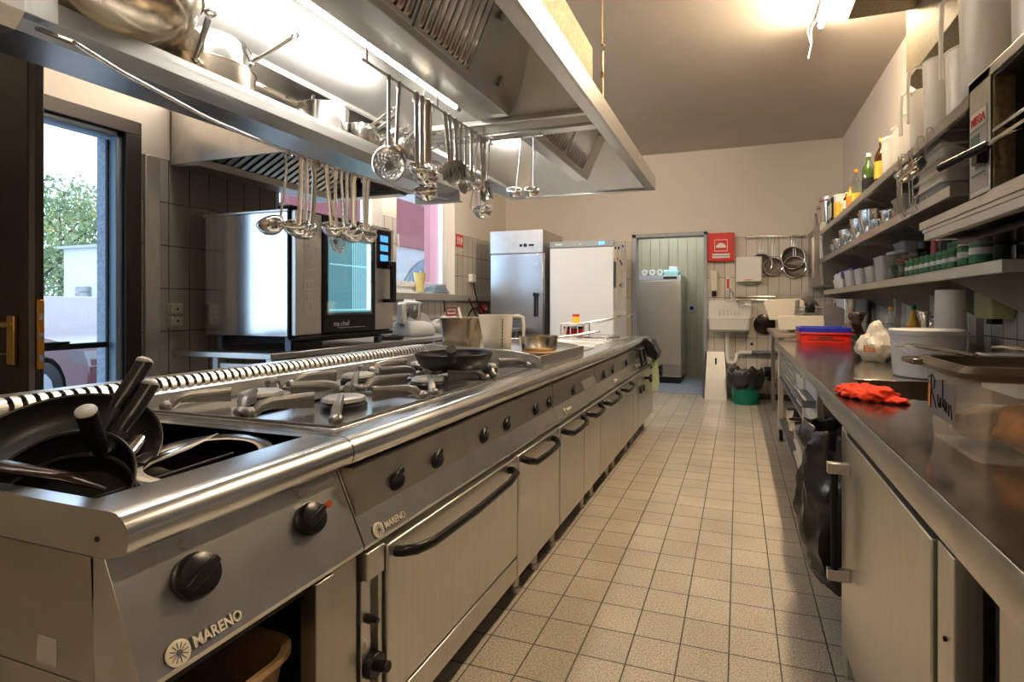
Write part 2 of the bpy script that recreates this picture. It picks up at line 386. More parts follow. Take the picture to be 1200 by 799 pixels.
# entrance doorway: dark wooden frame, blue grey outer reveal
b = B()
for (y0, y1, z0, z1) in ((1.96, 2.04, 0, 2.09), (1.02, 1.10, 0, 2.09), (1.02, 2.04, 2.0901, 2.166)): box(b, XL-.014, XL+.015, y0, y1, z0, z1)
struct('door_1', b, WOOD, bev=.004)
b = B()
for (y0, y1, z0, z1) in ((1.93, 1.965, 0, 2.10), (1.10, 1.13, 0, 2.10), (1.10, 1.965, 2.06, 2.095)): box(b, XL-.07, XL-.015, y0, y1, z0, z1)
struct('door_2', b, BLUEGREY, bev=.004)
b = B(); box(b, XL-.183, XL-.071, 1.937, 2.3, -.1, 2.9); box(b, XL-.183, XL-.071, .6, 1.10, -.1, 2.9); box(b, XL-.183, XL-.071, 1.10, 1.937, 2.075, 2.9)
struct('trim_2', b, ROUGHP)
# glazed outer screen with a dark bar
t = thing('glazed_screen', 'tall clear glass screen with a black push bar outside the open door', 'glass door', (XL-.075, 1.5, 0))
b = B(); box(b, XL-.080, XL-.074, 1.15, 1.92, 0.01, 2.05); obj('glass_pane', b, PANE, t)
b = B(); box(b, XL-.088, XL-.066, 1.92, 1.929, 0.01, 2.05); box(b, XL-.088, XL-.066, 1.131, 1.15, 0.01, 2.05); obj('side_rail', b, BLACKM, t, bev=.003)
b = B(); box(b, XL-.095, XL-.06, 1.15, 1.92, .925, .955); box(b, XL-.075, XL-.058, 1.55, 1.75, .955, .968); obj('push_bar', b, BLACKM, t, bev=.006)
# open door leaf, seen from its free edge
t = thing('door_leaf', 'dark brown wooden door leaf standing open beside the doorway', 'door', (-2.73, 1.13, 0))
b = B(); box(b, -3.16, -2.30, 1.125, 1.17, .01, 2.08); obj('panel', b, WOOD, t, bev=.003)
b = B(); box(b, -2.302, -2.298, 1.128, 1.143, .01, 2.08); obj('edge_seal', b, mt('grey_seal', (.16, .13, .12), .6), t)
b = B(); box(b, -2.301, -2.294, 1.148, 1.168, .93, 1.17); obj('lock_plate', b, BRASSO, t, bev=.002)
for z in (.955, 1.03, 1.10): b = B(); box(b, -2.296, -2.292, 1.152, 1.164, z, z+.024); obj('latch', b, POL, t)
b = B(); box(b, -2.395, -2.355, 1.113, 1.125, .945, 1.115); hp = obj('handle_plate', b, BRASS, t, bev=.003)
b = B(); tube(b, [(-2.375, 1.12, 1.085), (-2.375, 1.06, 1.085), (-2.39, 1.05, 1.085), (-2.50, 1.05, 1.085)], .010, 10); obj('lever', b, BRASS, hp)
t2 = thing('key_bunch', 'small silver key left in the brass lock of the open door', 'key', (-2.375, 1.11, .985))
b = B(); cyl(b, (-2.375, 1.118, .985), (-2.375, 1.08, .985), .0035); torus(b, (-2.375, 1.066, .985), .014, .003, Matrix.Rotation(PI/2, 3, 'Y'), 16, 6); torus(b, (-2.39, 1.06, .965), .017, .0015, Matrix.Rotation(PI/2, 3, 'X'), 16, 6); obj('key', b, POL, t2)
b = B(); box(b, -2.403, -2.380, 1.056, 1.060, .90, .952); obj('key_tag', b, POL, t2)
# windows in the left wall
def window(i, y0, y1, z0, z1, label):
    X = XL-.135; w = .065
    b = B()
    for q in ((y0, y0+w, z0, z1), (y1-w, y1, z0, z1), (y0, y1, z0, z0+w), (y0, y1, z1-w, z1)): box(b, X-.03, X+.03, *q)
    fr = struct(f'window_{i}', b, mt('white_window_frame', (.80, .83, .86), .4), bev=.004)
    b = B()
    for q in ((y0+w, y0+w+.05, z0+w, z1-w), (y1-w-.05, y1-w, z0+w, z1-w), (y0+w, y1-w, z0+w, z0+w+.05), (y0+w, y1-w, z1-w-.05, z1-w)): box(b, X-.02, X+.045, *q)
    obj('sash', b, mt('white_sash', (.78, .80, .82), .4), fr, bev=.005)
    b = B(); box(b, X-.004, X+.004, y0+w+.04, y1-w-.04, z0+w+.04, z1-w-.04); obj('pane', b, PANE, fr)
    b = B(); box(b, X+.03, XL+.012, y0-.0, y1, z0-.012, z0+.004); obj('window_sill', b, WHITEP, fr, bev=.003)
    b = B(); cyl(b, (X+.045, y0+w+.03, 1.85), (X+.085, y0+w+.03, 1.85), .012); box(b, X+.078, X+.092, y0+w+.018, y0+w+.042, 1.74, 1.86); obj('window_handle', b, WHITEP, fr, bev=.004)
window(1, WIN1[0], WIN1[1], WIN1[2], WIN1[3], ''); window(2, WIN2[0], WIN2[1], WIN2[2], WIN2[3], '')
# cable duct under the windows, with drops
b = B(); box(b, XL, XL+.055, 3.4, 6.4, 1.205, 1.275); single('cable_trunking', b, mt('grey_trunking', (.33, .32, .29), .5), 'long grey metal cable trunking running under the windows', 'cable duct', (XL, 4.9, 1.205), bev=.004)
# steel frame of the back doorway
b = B()
for q in ((-1.335, -1.275, 0, 2.085), (-.42, -.375, 0, 2.085), (-1.335, -.375, 2.04, 2.085)): box(b, q[0], q[1], YB-.03, YB+.16, q[2], q[3])
struct('door_3', b, mt('grey_steel_frame', (.34, .36, .38), .45, .3), bev=.003)
# back room
b = B(); box(b, -3.0, 1.6, YB+.14, 9.6, -.1, .0); struct('floor_back_room', b, FLOORB)
b = B(); box(b, -3.0, 1.6, YB+.14, 9.6, 2.6, 2.7); struct('ceiling_back_room', b, CEILM)
b = B()
for i in range(16):
    x = -2.4+i*.148
    box(b, x, x+.143, 8.62, 8.645, 0, 2.6)
box(b, -2.45, -.55, 8.645, 8.7, 0, 2.6); box(b, -2.5, 1.6, 8.66, 8.72, 2.1, 2.6)
struct('wall_back_room', b, PANEL)
b = B(); box(b, -2.5, -2.4, YB+.14, 8.7, 0, 2.6); box(b, 1.4, 1.5, YB+.14, 9.6, 0, 2.6); box(b, -.6, 1.4, 9.5, 9.6, 0, 2.6); struct('wall_back_side', b, mt('plain_store_wall', (.5, .47, .4), .8))
# the narrow dark storeroom with shelves beyond
t = thing('storage_rack', 'dark storage rack of supplies glimpsed through the narrow far opening', 'rack', (-.25, 9.1, 0))
b = B()
for z in (.25, .65, 1.05, 1.45, 1.8): box(b, -.52, .5, 8.9, 9.3, z, z+.03)
for x in (-.53, .5): box(b, x, x+.03, 8.9, 9.3, 0, 1.9)
obj('rack_frame', b, mt('brown_rack', (.10, .06, .03), .6), t)
for i in range(12):
    z = (.28, .68, 1.08, 1.48)[i % 4]; x = -.50+(i//4)*.16
    b = B(); box(b, 0, .10, 0, .2, 0, .16+.06*random.random())
    o = single('store_carton', b, (ORANGE, YELLOWP, WHITEP, BLUEP, REDP)[i % 5], f'{["orange","yellow","white","blue","red"][i%5]} carton standing {ORD[i//4]} from the left, {["lowest","second","third","top"][i%4]} rack level of the far storeroom', 'carton', (0, 0, 0), 'cartons in the far storeroom')
    o.location = (x, 8.95, z)
# tall fridge in the back room
t = thing('tall_store_fridge', 'tall stainless fridge standing in the room beyond the back doorway', 'fridge', (-1.12, 8.2, 0))
fx0, fx1, fy, fz = -1.50, -.80, 7.87, 1.60
b = B(); box(b, fx0, fx1, fy+.03, fy+.7, .09, fz); obj('body', b, STEELV, t, bev=.004)
b = B(); box(b, fx0+.004, fx1-.004, fy, fy+.03, .27, 1.52); obj('door', b, STEELV, t, bev=.004)
b = B(); box(b, fx0, fx1, fy, fy+.03, 1.525, fz); hd = obj('header', b, mt('light_header', (.62, .66, .70), .35, .6), t, bev=.003)
b = B(); box(b, -1.06, -.86, fy-.004, fy, 1.545, 1.575); obj('control_strip', b, BLACKP, hd)
b = B(); box(b, fx0, fx1, fy+.005, fy+.03, .12, .26); obj('kick_panel', b, STEELD, t, bev=.003)
b = B(); box(b, fx0+.02, fx1-.02, fy+.02, fy+.6, .0, .09); obj('base', b, BLACKM, t)
for i, px in enumerate((756, 765, 774)):
    p = onY(px, 320, 7.95)
    b = B(); lathe(b, [(.016, 0), (.046, 0), (.046, .10), (.016, .10), (.016, 0)], (0, 0, 0), 18, Matrix.Rotation(PI/2, 3, 'X'))
    o = single('toilet_roll', b, WHITEL, f'white paper roll lying on the far fridge, {["left","middle","right"][i]} of three', 'paper roll', (0, 0, 0), 'rolls on the far fridge'); o.location = (p.x, 8.0, 1.648)
t = thing('towel_pack', 'pale teal pack of folded paper towels beside the rolls on the far fridge', 'packet', (-.98, 8.1, 1.602))
b = B(); loft(b, [rring(.13, .1, .03, 4, 1.602, -.97, 8.08), rring(.13, .1, .03, 4, 1.66, -.97, 8.08), rring(.10, .08, .03, 4, 1.69, -.97, 8.08)]); obj('lower_pack', b, TEALW, t)
b = B(); loft(b, [rring(.07, .06, .02, 4, 1.692, -.93, 8.08), rring(.07, .06, .02, 4, 1.74, -.93, 8.08)]); obj('upper_pack', b, WHITEL, t)
b = B(); box(b, -.76, -.66, 8.6, 8.622, 1.05, 1.17)
t = single('wall_switch', b, mt('grey_switch_plate', (.45, .47, .48), .4), 'square light grey switch on the olive panelled wall', 'switch', (-.71, 8.61, 1.05), bev=.003)
b = B(); box(b, -.74, -.68, 8.595, 8.601, 1.08, 1.14); obj('rocker', b, BLACKP, t)
t = thing('store_lamp', 'fluorescent strip lamp on the ceiling of the far room', 'lamp', (-1.0, 7.6, 2.58))
b = B(); cyl(b, (-1.6, 7.6, 2.54), (-.4, 7.6, 2.54), .016); obj('tube', b, mt('lit_cool_tube', (1, 1, 1), .3, emit=110, emcol=(.75, .87, 1)), t)
b = B(); box(b, -1.65, -.35, 7.56, 7.64, 2.56, 2.6); obj('housing', b, WHITEP, t)

# ================================================================ OUTDOORS (through door and windows)
b = B(); box(b, -30, XL-.6, -12, 30, -.22, -.12); struct('ground_outside', b, mt('asphalt', (.30, .30, .31), .9, noise=20, var=.15))
t = thing('garden_block', 'low white rendered outbuilding with a flat roof in the yard', 'building', (-13, 9, -.12))
g0 = onY(75, 292, 8)
b = B(); box(b, g0.x, g0.x+3.2, 8, 10.8, -.12, g0.z); obj('walls', b, mt('white_render', (.72, .73, .75), .9, noise=12, var=.03), t)
b = B(); box(b, g0.x-.08, g0.x+3.3, 7.9, 10.9, g0.z, g0.z+.06); obj('roof_edge', b, GREYP, t)
s0, s1 = onY(90, 335, 7.96), onY(105, 397, 7.96)
b = B()
for i in range(9):
    z = s1.z+(s0.z-s1.z)*i/9; box(b, s0.x, s1.x, 7.92, 7.98, z, z+(s0.z-s1.z)/9*.86)
obj('slatted_panel', b, mt('grey_weathered_wood', (.33, .33, .33), .8, noise=6, var=.3), t)
def tree(x, y, h, r, label, m, n=900, seed=1):
    rd = random.Random(seed)
    t = thing('garden_tree', label, 'tree', (x, y, -.12), 'trees in the yard')
    b = B(); tube(b, [(x, y, -.12), (x+.05, y, h*.3), (x-.05, y+.05, h*.6), (x, y, h*.9)], [.12, .09, .06, .02], 8)
    for k in range(8):
        a = rd.random()*6.28; z = h*(.3+.06*k); tube(b, [(x, y, z), (x+math.cos(a)*r*.4, y+math.sin(a)*r*.4, z+r*.3), (x+math.cos(a)*r*.75, y+math.sin(a)*r*.75, z+r*.4)], [.04, .025, .01], 6)
    obj('trunk', b, mt('bark', (.10, .07, .05), .9), t)
    b = B()
    for k in range(n):
        a = rd.random()*6.28; e = math.asin(rd.uniform(-1, 1)); q = r*rd.uniform(.45, 1.0)
        c = Vector((x+math.cos(a)*math.cos(e)*q, y+math.sin(a)*math.cos(e)*q, h*.7+math.sin(e)*q*1.1))
        M = Euler((rd.random()*6, rd.random()*6, rd.random()*6)).to_matrix(); s = rd.uniform(.035, .08)*(r/1.5)
        vs = [b.verts.new(c+M @ Vector(v)*s) for v in ((-1, 0, 0), (0, -.5, .1), (1, 0, 0), (0, .5, .1))]; b.faces.new(vs)
    obj('crown', b, m, t)
LEAFG = mt('green_leaves', (.26, .34, .16), .7, noise=1.5, var=.5); LEAFY = mt('yellow_green_leaves', (.42, .42, .10), .7, noise=1.5, var=.4); LEAFR = mt('red_leaves', (.45, .06, .05), .7)
q = onY(70, 300, 13.0); tree(q.x, 13.0, 5.4, 2.3, 'bushy green tree behind the white outbuilding', LEAFG, 4200, 3)
q = onY(100, 300, 16.5); tree(q.x, 16.5, 5.8, 2.6, 'yellowing tree right of the green one behind the outbuilding', LEAFY, 4000, 4)
q = onY(56, 380, 9.3); tree(q.x-.3, 9.3, 2.9, 1.3, 'low pale shrub with red leaves left of the outbuilding', LEAFG, 1800, 5)
q = onY(50, 360, 7.4); tree(q.x-1.2, 7.0, 1.9, .7, 'small shrub with red autumn leaves near the cars', LEAFR, 900, 6)
# parked cars
def car(x, y, rz, label, m, sc=1):
    t = thing('parked_car', label, 'car', (0, 0, 0))
    top = [(-2.1, .32), (-2.12, .62), (-2.0, .80), (-1.1, .92), (-.45, 1.38), (.75, 1.42), (1.45, .98), (2.05, .90), (2.12, .6), (2.1, .32)]
    prof = [(2.1, .3)]
    for cx in (1.35, -1.35): prof += [(cx+.36*math.cos(a), .31+.36*math.sin(a)) for a in [PI*i/8 for i in range(9)]]
    prof += [(-2.1, .3)]+top[1:-1]
    b = B(); prism(b, prof, 'y', -.82, .82); body = obj('body', b, m, t, bev=.03)
    b = B(); prism(b, [(-1.0, .95), (-.45, 1.32), (.7, 1.36), (1.3, .98)], 'y', -.828, .828); obj('side_window', b, OVG, t)
    b = B(); prism(b, [(-2.125, .60), (-2.03, .77), (-1.75, .80), (-1.8, .66)], 'y', -.80, .826); obj('headlamp', b, glass_mat('lamp_glass', (.8, .85, .9), .5), body)
    for cx in (1.35, -1.35):
        for sy in (-.72, .72):
            b = B(); lathe(b, [(0, -.11), (.22, -.11), (.31, -.09), (.31, .09), (.22, .11), (0, .11)], (cx, sy, .31), 24, Matrix.Rotation(PI/2, 3, 'X')); w = obj('wheel', b, BLACKM, t)
            b = B(); lathe(b, [(0, -.125), (.19, -.12), (.19, .12), (0, .125)], (cx, sy, .31), 10, Matrix.Rotation(PI/2, 3, 'X')); obj('wheel_rim', b, mt('alloy', (.35, .37, .4), .4, .8), w)
    t.location = (x, y, -.12); t.rotation_euler = (0, 0, rz); return t
car(-8.85, 4.64, R(180), 'dark red car parked just outside the open door', mt('dark_red_paint', (.10, .012, .02), .2, coat=1))
car(-13.0, 6.85, R(180), 'white car parked behind the dark red one', mt('white_paint', (.75, .78, .82), .25, coat=1))
# building across the street, seen through the windows
t = thing('opposite_house', 'pink and red house with an arched gate across the street', 'house', (-12, 18, -.12))
b = B(); box(b, -12.2, -12, 11.5, 26, -.12, 3.36); box(b, -12.2, -12, 11.5, 26, 5.1, 6.2); obj('lower_wall', b, mt('pale_render', (.46, .42, .42), .9), t)
b = B(); box(b, -12.2, -11.9, 11.5, 26, 3.36, 5.1); obj('red_band', b, mt('dusky_red_render', (.27, .075, .085), .9), t)
b = B(); box(b, -12.5, -11.6, 11.5, 26, 6.2, 6.4); obj('roof', b, mt('grey_roof', (.42, .44, .48), .8), t)
for yc in (13.6, 18.9):
    b = B(); prism(b, [(yc-2.4, -.12), (yc+2.4, -.12), (yc+2.4, .7)]+arc(yc, .7, 2.4, 0, 180, 14)[1:], 'x', -11.98, -11.9); ar = obj('arch', b, mt('arch_shade', (.20, .22, .26), .8), t)
    b = B()
    for k in range(16): box(b, -11.88, -11.85, yc-2.3+k*.3, yc-2.24+k*.3, 0, .7+math.sqrt(max(0, 2.3**2-(2.3-k*.3)**2))*.9)
    box(b, -11.88, -11.85, yc-2.3, yc+2.3, 1.4, 1.48); obj('gate_bars', b, mt('pale_gate', (.55, .58, .62), .5), ar)
b = B(); box(b, -9.2, -9.0, 14.05, 14.5, -.12, 6); single('pink_pillar', b, mt('pink_render', (.66, .26, .27), .9), 'pink rendered pillar standing outside the second window', 'pillar', (-9.1, 14.27, -.12))

# ================================================================ EXTRACTOR HOOD over the range
HX0, HX1, HY0, HYM, HY1, HZ = -1.84, -.617, .22, 2.56, 4.13, 2.05
hood = thing('extractor_hood', 'large stainless extractor hood hanging over the cooking range', 'extractor hood', (-1.23, 2.2, HZ))
b = B(); box(b, HX1-.012, HX1, HY0, HY1, HZ, HZ+.105); box(b, HX0, HX0+.012, HY0, HY1, HZ, HZ+.105); box(b, HX0, HX1, HY1-.012, HY1, HZ, HZ+.105); box(b, HX0, HX1, HY0, HY0+.012, HZ, HZ+.105)
obj('fascia', b, STEELH, hood, bev=.002)
b = B()
for (y0, y1) in ((HY0+.06, HYM-.04), (HYM+.045, HY1-.05)):
    pass
box(b, HX1-.068, HX1-.012, HY0, HY1, HZ, HZ+.006); box(b, HX0+.012, HX0+.15, HY0, HY1, HZ, HZ+.006)
box(b, HX0+.15, HX1-.068, HY1-.045, HY1-.012, HZ, HZ+.006); box(b, HX0+.15, HX1-.068, HYM-.035, HYM+.035, HZ-.002, HZ+.004); box(b, HX0+.15, HX1-.068, HY0+.012, HY0+.07, HZ, HZ+.006)
box(b, HX0+.15, HX1-.068, HYM-.035, HYM-.030, HZ+.004, HZ+.05); box(b, HX0+.15, HX1-.068, HYM+.03, HYM+.035, HZ+.004, HZ+.05)
box(b, HX1-.07, HX1-.066, HY0, HY1, HZ+.006, HZ+.03); box(b, HX0+.148, HX0+.152, HY0, HY1, HZ+.006, HZ+.03)
obj('gutter_frame', b, STEELH, hood, bev=.0015)
ZT = 2.50
b = B()   # inner sloping sheets and cover
prism(b, [(HX0+.15, HZ+.02), (-1.46, ZT), (-1.46, ZT+.01), (HX0+.14, HZ+.03)], 'y', HY0+.02, HY1-.02)
prism(b, [(HX1-.07, HZ+.02), (-.89, ZT), (-.88, ZT), (HX1-.06, HZ+.02)], 'y', HY0+.02, HY1-.02)
obj('inner_slope', b, STEELH, hood)
b = B()
box(b, -1.50, -.88, HY0, HY1-.25, ZT, ZT+.01)
obj('roof_sheet', b, HOODIN, hood)
# sloping end sheets of each bay
for (ya, yb) in ((HYM-.05, HYM-.26), (HY1-.03, HY1-.30)):
    b = B(); hexa(b, [(HX0+.15, ya, HZ+.01), (HX1-.07, ya, HZ+.01), (HX1-.07, ya+.005, HZ+.01), (HX0+.15, ya+.005, HZ+.01)], [(-1.46, yb, ZT), (-.89, yb, ZT), (-.89, yb+.005, ZT), (-1.46, yb+.005, ZT)]); obj('end_slope', b, HOODIN, hood)
b = B()
box(b, HX0+.15, HX1-.07, HYM-.115, HYM-.085, HZ+.03, HZ+.06)
obj('cross_bar', b, STEELH, hood, bev=.003)
# central V housing with the baffle filters
for k, (y0, y1, fy0, fy1) in enumerate(((HY0+.02, 2.42, .34, 1.97), (2.66, 3.86, 2.82, 3.66))):
    vb = obj('filter_housing', prism(B(), [(-1.18, 2.10), (-1.095, 2.10), (-1.085, 2.115), (-.93, 2.45), (-.92, ZT-.002), (-1.42, ZT-.002), (-1.18, 2.12)], 'y', y0, y1), STEELH, hood, bev=.003)
    b = B(); prism(b, [(-1.18, 2.105), (-1.275, 2.105), (-1.285, 2.115), (-1.285, 2.19), (-1.27, 2.2), (-1.20, 2.15)], 'y', y0, y1); (obj('lamp_trough', b, STEELH, hood, bev=.002) if k == 0 else b.free())
    ux, uz = .155/.369, .335/.369; nx, nz = uz, -ux
    def P(s, n): return (-1.085+ux*s+nx*n, 2.115+uz*s+nz*n)
    yy = fy0; w = (fy1-fy0)/(4 if k == 0 else 2)
    while yy < fy1-.01:
        b = B(); a = yy+.006; c = yy+w-.006
        for s0, s1 in ((.008, .022), (.345, .36)):
            prism(b, [P(s0, .002), P(s1, .002), P(s1, .014), P(s0, .014)], 'y', a, c)
        for ya in (a, c-.012): prism(b, [P(.008, .002), P(.36, .002), P(.36, .014), P(.008, .014)], 'y', ya, ya+.012)
        fr = obj('filter', b, STEELH, hood, bev=.0015)
        n = int((c-a)/.042); pitch = (c-a-.024)/n; bb = B()
        for i in range(n):
            yc = a+.012+pitch*(i+.5); vs = []
            for s in (.022, .036, .33, .345):
                row = []
                hgt = .004 if s in (.022, .345) else .016
                for j in range(7):
                    t = PI*j/6; row.append(bb.verts.new((P(s, .002+hgt*math.sin(t))[0], yc-math.cos(t)*pitch*.36, P(s, .002+hgt*math.sin(t))[1])))
                vs.append(row)
            for r0, r1 in zip(vs, vs[1:]):
                for j in range(6): bb.faces.new((r0[j], r0[j+1], r1[j+1], r1[j]))
        obj('baffles', bb, POL, fr, ang=60)
        b = B(); prism(b, [P(.022, .0025), P(.345, .0025), P(.345, .0035), P(.022, .0035)], 'y', a+.01, c-.01); obj('filter_backing', b, DARKIN, fr)
        yy += w
    for (s, yc) in (((.28, fy1+.06), (.06, fy1+.24)) if k == 0 else ((.3, fy1+.05),)):
        b = B(); q0 = P(s, .001); q1 = P(s+.045, .001); q2 = P(s+.045, .012); q3 = P(s, .012); prism(b, [q0, q1, q2, q3], 'y', yc, yc+.022); obj('label_clip', b, WHITEL, hood)
# fluorescent tubes beside the housing
b = B(); cyl(b, (-1.345, 2.72, 2.30), (-1.345, 3.78, 2.30), .011, n=12); o = obj('tube', b, TUBEH, hood)
b = B(); box(b, -1.36, -1.33, 2.70, 3.80, 2.315, 2.33); obj('tube_holder', b, STEELH, o)
for (y0, y1) in ((.40, 2.28),):
    b = B(); cyl(b, (-1.318, y0, 2.125), (-1.318, y1, 2.125), .011, n=12); o = obj('tube', b, TUBEH, hood)
    b = B(); cyl(b, (-1.318, y0-.04, 2.125), (-1.318, y0, 2.125), .013, n=12); cyl(b, (-1.318, y1, 2.125), (-1.318, y1+.04, 2.125), .013, n=12); prism(b, [(-1.285, 2.15), (-1.34, 2.15), (-1.345, 2.17), (-1.285, 2.18)], 'y', y0-.04, y1+.04); obj('tube_holder', b, STEELH, o)
# flat galvanised duct box lying on the hood
b = B(); box(b, -1.65, HX1-.004, .1, 2.28, HZ+.107, 2.30)
b.free(); b = B(); prism(b, [(HX1-.004, HZ+.107), (HX1-.004, 2.305), (-1.62, 2.62), (-1.62, HZ+.5)], 'y', .1, 2.28)
b.free(); b = B(); box(b, -1.55, HX1-.002, .3, 2.28, ZT+.022, ZT+.03); box(b, HX1-.010, HX1-.002, .3, 2.28, HZ+.107, ZT+.03)
b.free(); b = B(); box(b, HX1-.045, HX1-.004, .3, 2.28, HZ+.106, 2.305); single('duct_box', b, GALV, 'galvanised sheet duct casing standing on the top edge of the extractor hood', 'duct', (HX1-.02, 1.3, HZ+.106), bev=.002)
x, y = HX1-.03, 2.56; b = B(); cyl(b, (x, y, HZ+.11), (x, y, 2.42), .005, n=8); cyl(b, (x, y, HZ+.24), (x, y, HZ+.27), .009, n=6); tube(b, [(x, y, 2.42), (x+.012, y, 2.435), (x+.01, y, 2.455), (x-.008, y, 2.455)], .004, 6); tube(b, [(x, y, 2.45), (x, y, ZC)], .0012, 5)
single('threaded_rod', b, BRASS, 'thin threaded rod with a hook rising from the middle joint of the hood', 'rod', (x, y, HZ+.11))
# screw under the far edge
# pot shelf hung from the hood
SX0, SX1, SY0, SY1, SZ = -1.86, -1.555, .45, 2.74, 1.855
t = thing('pot_shelf', 'long steel pot shelf hanging below the window side of the extractor hood', 'shelf', (-1.7, 1.6, SZ))
b = B(); box(b, SX0, SX1, SY0, SY1, SZ-.004, SZ); box(b, SX1-.004, SX1, SY0, SY1, SZ-.030, SZ+.022)
prism(b, [(SX1, SZ-.030), (SX1-.07, SZ-.050), (SX1-.07, SZ-.046), (SX1-.004, SZ-.026)], 'y', SY0, SY1)
prism(b, [(SX1-.07, SZ-.050), (SX0+.02, SZ-.030), (SX0, SZ-.030), (SX0, SZ-.026), (SX0+.02, SZ-.026), (SX1-.07, SZ-.046)], 'y', SY0, SY1)
obj('shelf_board', b, STEELH, t, bev=.001)
b = B(); box(b, SX0-.004, SX0, SY0, SY1, SZ-.03, HZ-.001); obj('back_panel', b, STEELD, t)
b = B(); box(b, SX0, SX1+.002, SY1, SY1+.006, SZ-.085, SZ+.022); box(b, SX0, SX1+.002, SY1, SY1+.05, SZ-.09, SZ-.084); obj('end_plate', b, STEELH, t, bev=.001)
b = B(); box(b, SX1-.005, SX1+.035, .735, .80, SZ-.045, HZ-.001); obj('hanger_post', b, STEELV, t, bev=.002)
b = B(); prism(b, [(SX1+.035, SZ-.045), (SX1+.035, SZ+.03), (SX1+.005, SZ-.01), (SX0, SZ-.01), (SX0, SZ-.08), (SX1, SZ-.08)], 'y', .60, .74); obj('bracket', b, STEELD, t, bev=.002)
# rails
t = thing('utensil_rail', 'round steel utensil rail running along the underside of the pot shelf', 'rail', (-1.6, 1.6, 1.745))
RLP = [(-1.463, .80, 1.760), (-1.50, .92, 1.748), (-1.60, 1.23, 1.745), (-1.645, 1.55, 1.742), (-1.66, 1.85, 1.742), (-1.64, 2.15, 1.745), (-1.62, 2.45, 1.748), (-1.61, 2.72, 1.775)]
b = B(); tube(b, RLP, .007, 10); obj('bar', b, POL, t)
b = B(); tube(b, [(-1.60, 2.73, SZ-.05), (-1.61, 2.72, 1.775)], .006, 8); obj('rail_hanger', b, POL, t)
b = B(); tube(b, [(-1.56, .78, 1.80), (-1.463, .80, 1.760)], .006, 8); obj('rail_hanger', b, POL, t)
RX2 = -1.275
t = thing('centre_utensil_rail', 'thin steel utensil rail fixed beside the lamp trough in the middle of the hood', 'rail', (RX2, 2.1, 2.03))
b = B(); tube(b, [(RX2, 1.55, 2.03), (RX2, 2.60, 2.03)], .006, 8); obj('bar', b, POL, t)
for y in (1.58, 2.05, 2.5): b = B(); tube(b, [(RX2, y, 2.105), (RX2, y, 2.03)], .004, 6); obj('rail_hanger', b, POL, t)
t = thing('cross_utensil_rail', 'short steel utensil rail across the middle joint of the hood', 'rail', (-1.1, 2.53, 2.03))
b = B(); tube(b, [(-1.60, 2.53, 2.028), (-.95, 2.53, 2.028)], .006, 8); obj('bar', b, POL, t)
for x in (-1.55, -.97): b = B(); tube(b, [(x, 2.54, 2.05), (x, 2.53, 2.028)], .005, 6); obj('rail_hanger', b, POL, t)

# ---- hanging utensils; local frame: hook top at origin, handle down -Z, bowl opens towards +X
def handle(b, Lh, w, th=.0022, lean=0, hook=.022):
    pts = [(-.014, 0, -hook), (-.013, 0, -.004), (-.002, 0, .007), (.010, 0, .002), (.012, 0, -.02), (.006, 0, -.06), (.0+lean*.4, 0, -Lh*.5), (lean, 0, -Lh)]
    tube(b, pts, 1, 8, flat=(w/2, th)); return b
def ladle(kind, Lh, r, w=.016):
    t = thing('ladle', '', 'ladle', (0, 0, 0)); lean = .02
    b = handle(B(), Lh, w, lean=lean); obj('handle', b, POLW if w > .02 else POL, t)
    M = Matrix.Rotation(R(28), 3, 'Y'); b = B()
    c = Vector((lean+r*.82, 0, -Lh-r*.10))
    prof = [(r, 0), (r*1.02, -.002), (r*.98, -r*.25), (r*.85, -r*.5), (r*.55, -r*.72), (0, -r*.82)]
    prof = [(r, 0), (r*1.0, -r*.2), (r*.93, -r*.5), (r*.75, -r*.8), (r*.42, -r*1.0), (0, -r*1.08)]; lathe(b, prof, c, 22, M); torus(b, c, r, .0018, M, 22, 6); obj('bowl', b, POL, t, solid=.0016); return t
def skimmer(Lh, r, w=.018, oval=1.0, holes=True):
    t = thing('skimmer', '', 'skimmer', (0, 0, 0))
    b = handle(B(), Lh, w, lean=.012); obj('handle', b, POL, t)
    b = B(); M = Euler((0, R(75), 0)).to_matrix(); n = 26; prof = [(r*k/8, -.012+.012*(k/8)**2) for k in range(9)]; prof[0] = (0, -.012)
    lathe(b, prof, (0, 0, 0), n)
    if holes:
        fs = [f for f in b.faces if .0 < f.calc_center_median().length < r*.84 and (f.index % 2 == 0)]
        fs = [f for i, f in enumerate(b.faces) if len(f.verts) == 4 and r*.2 < f.calc_center_median().to_2d().length < r*.86 and (i+i//26) % 2 == 0]
        bmesh.ops.inset_individual(b, faces=fs, thickness=r*.038); bmesh.ops.delete(b, geom=fs, context='FACES')
    for v in b.verts: v.co = M @ Vector((v.co.x*oval, v.co.y, v.co.z))+Vector((.018, 0, -Lh-r*oval*.93))
    obj('perforated_disc' if holes else 'blade', b, POL, t, solid=.0014); return t
def turner(Lh, w, h, slots=3):
    t = thing('turner', '', 'spatula', (0, 0, 0))
    b = handle(B(), Lh, .017, lean=.01); obj('handle', b, POL, t)
    b = B(); pts = [(-w*.25, 0), (w*.25, 0), (w*.5, -h*.3), (w*.5, -h), (-w*.5, -h), (-w*.5, -h*.3)]
    prism(b, pts, 'x', 0, .0018)
    bl = obj('blade', b, POL, t); b = B()
    for i in range(slots):
        y = (i-(slots-1)/2)*w*.24; box(b, -.0006, .0024, y-.0035, y+.0035, -h*.85, -h*.35)
    obj('slots', b, DARKIN, bl)
    for o in (bl, [x for x in COL.objects if x.parent == bl][0]):
        if o is bl: o.location = (.01, 0, -Lh+.004); o.rotation_euler = (0, R(-14), 0)
    return t
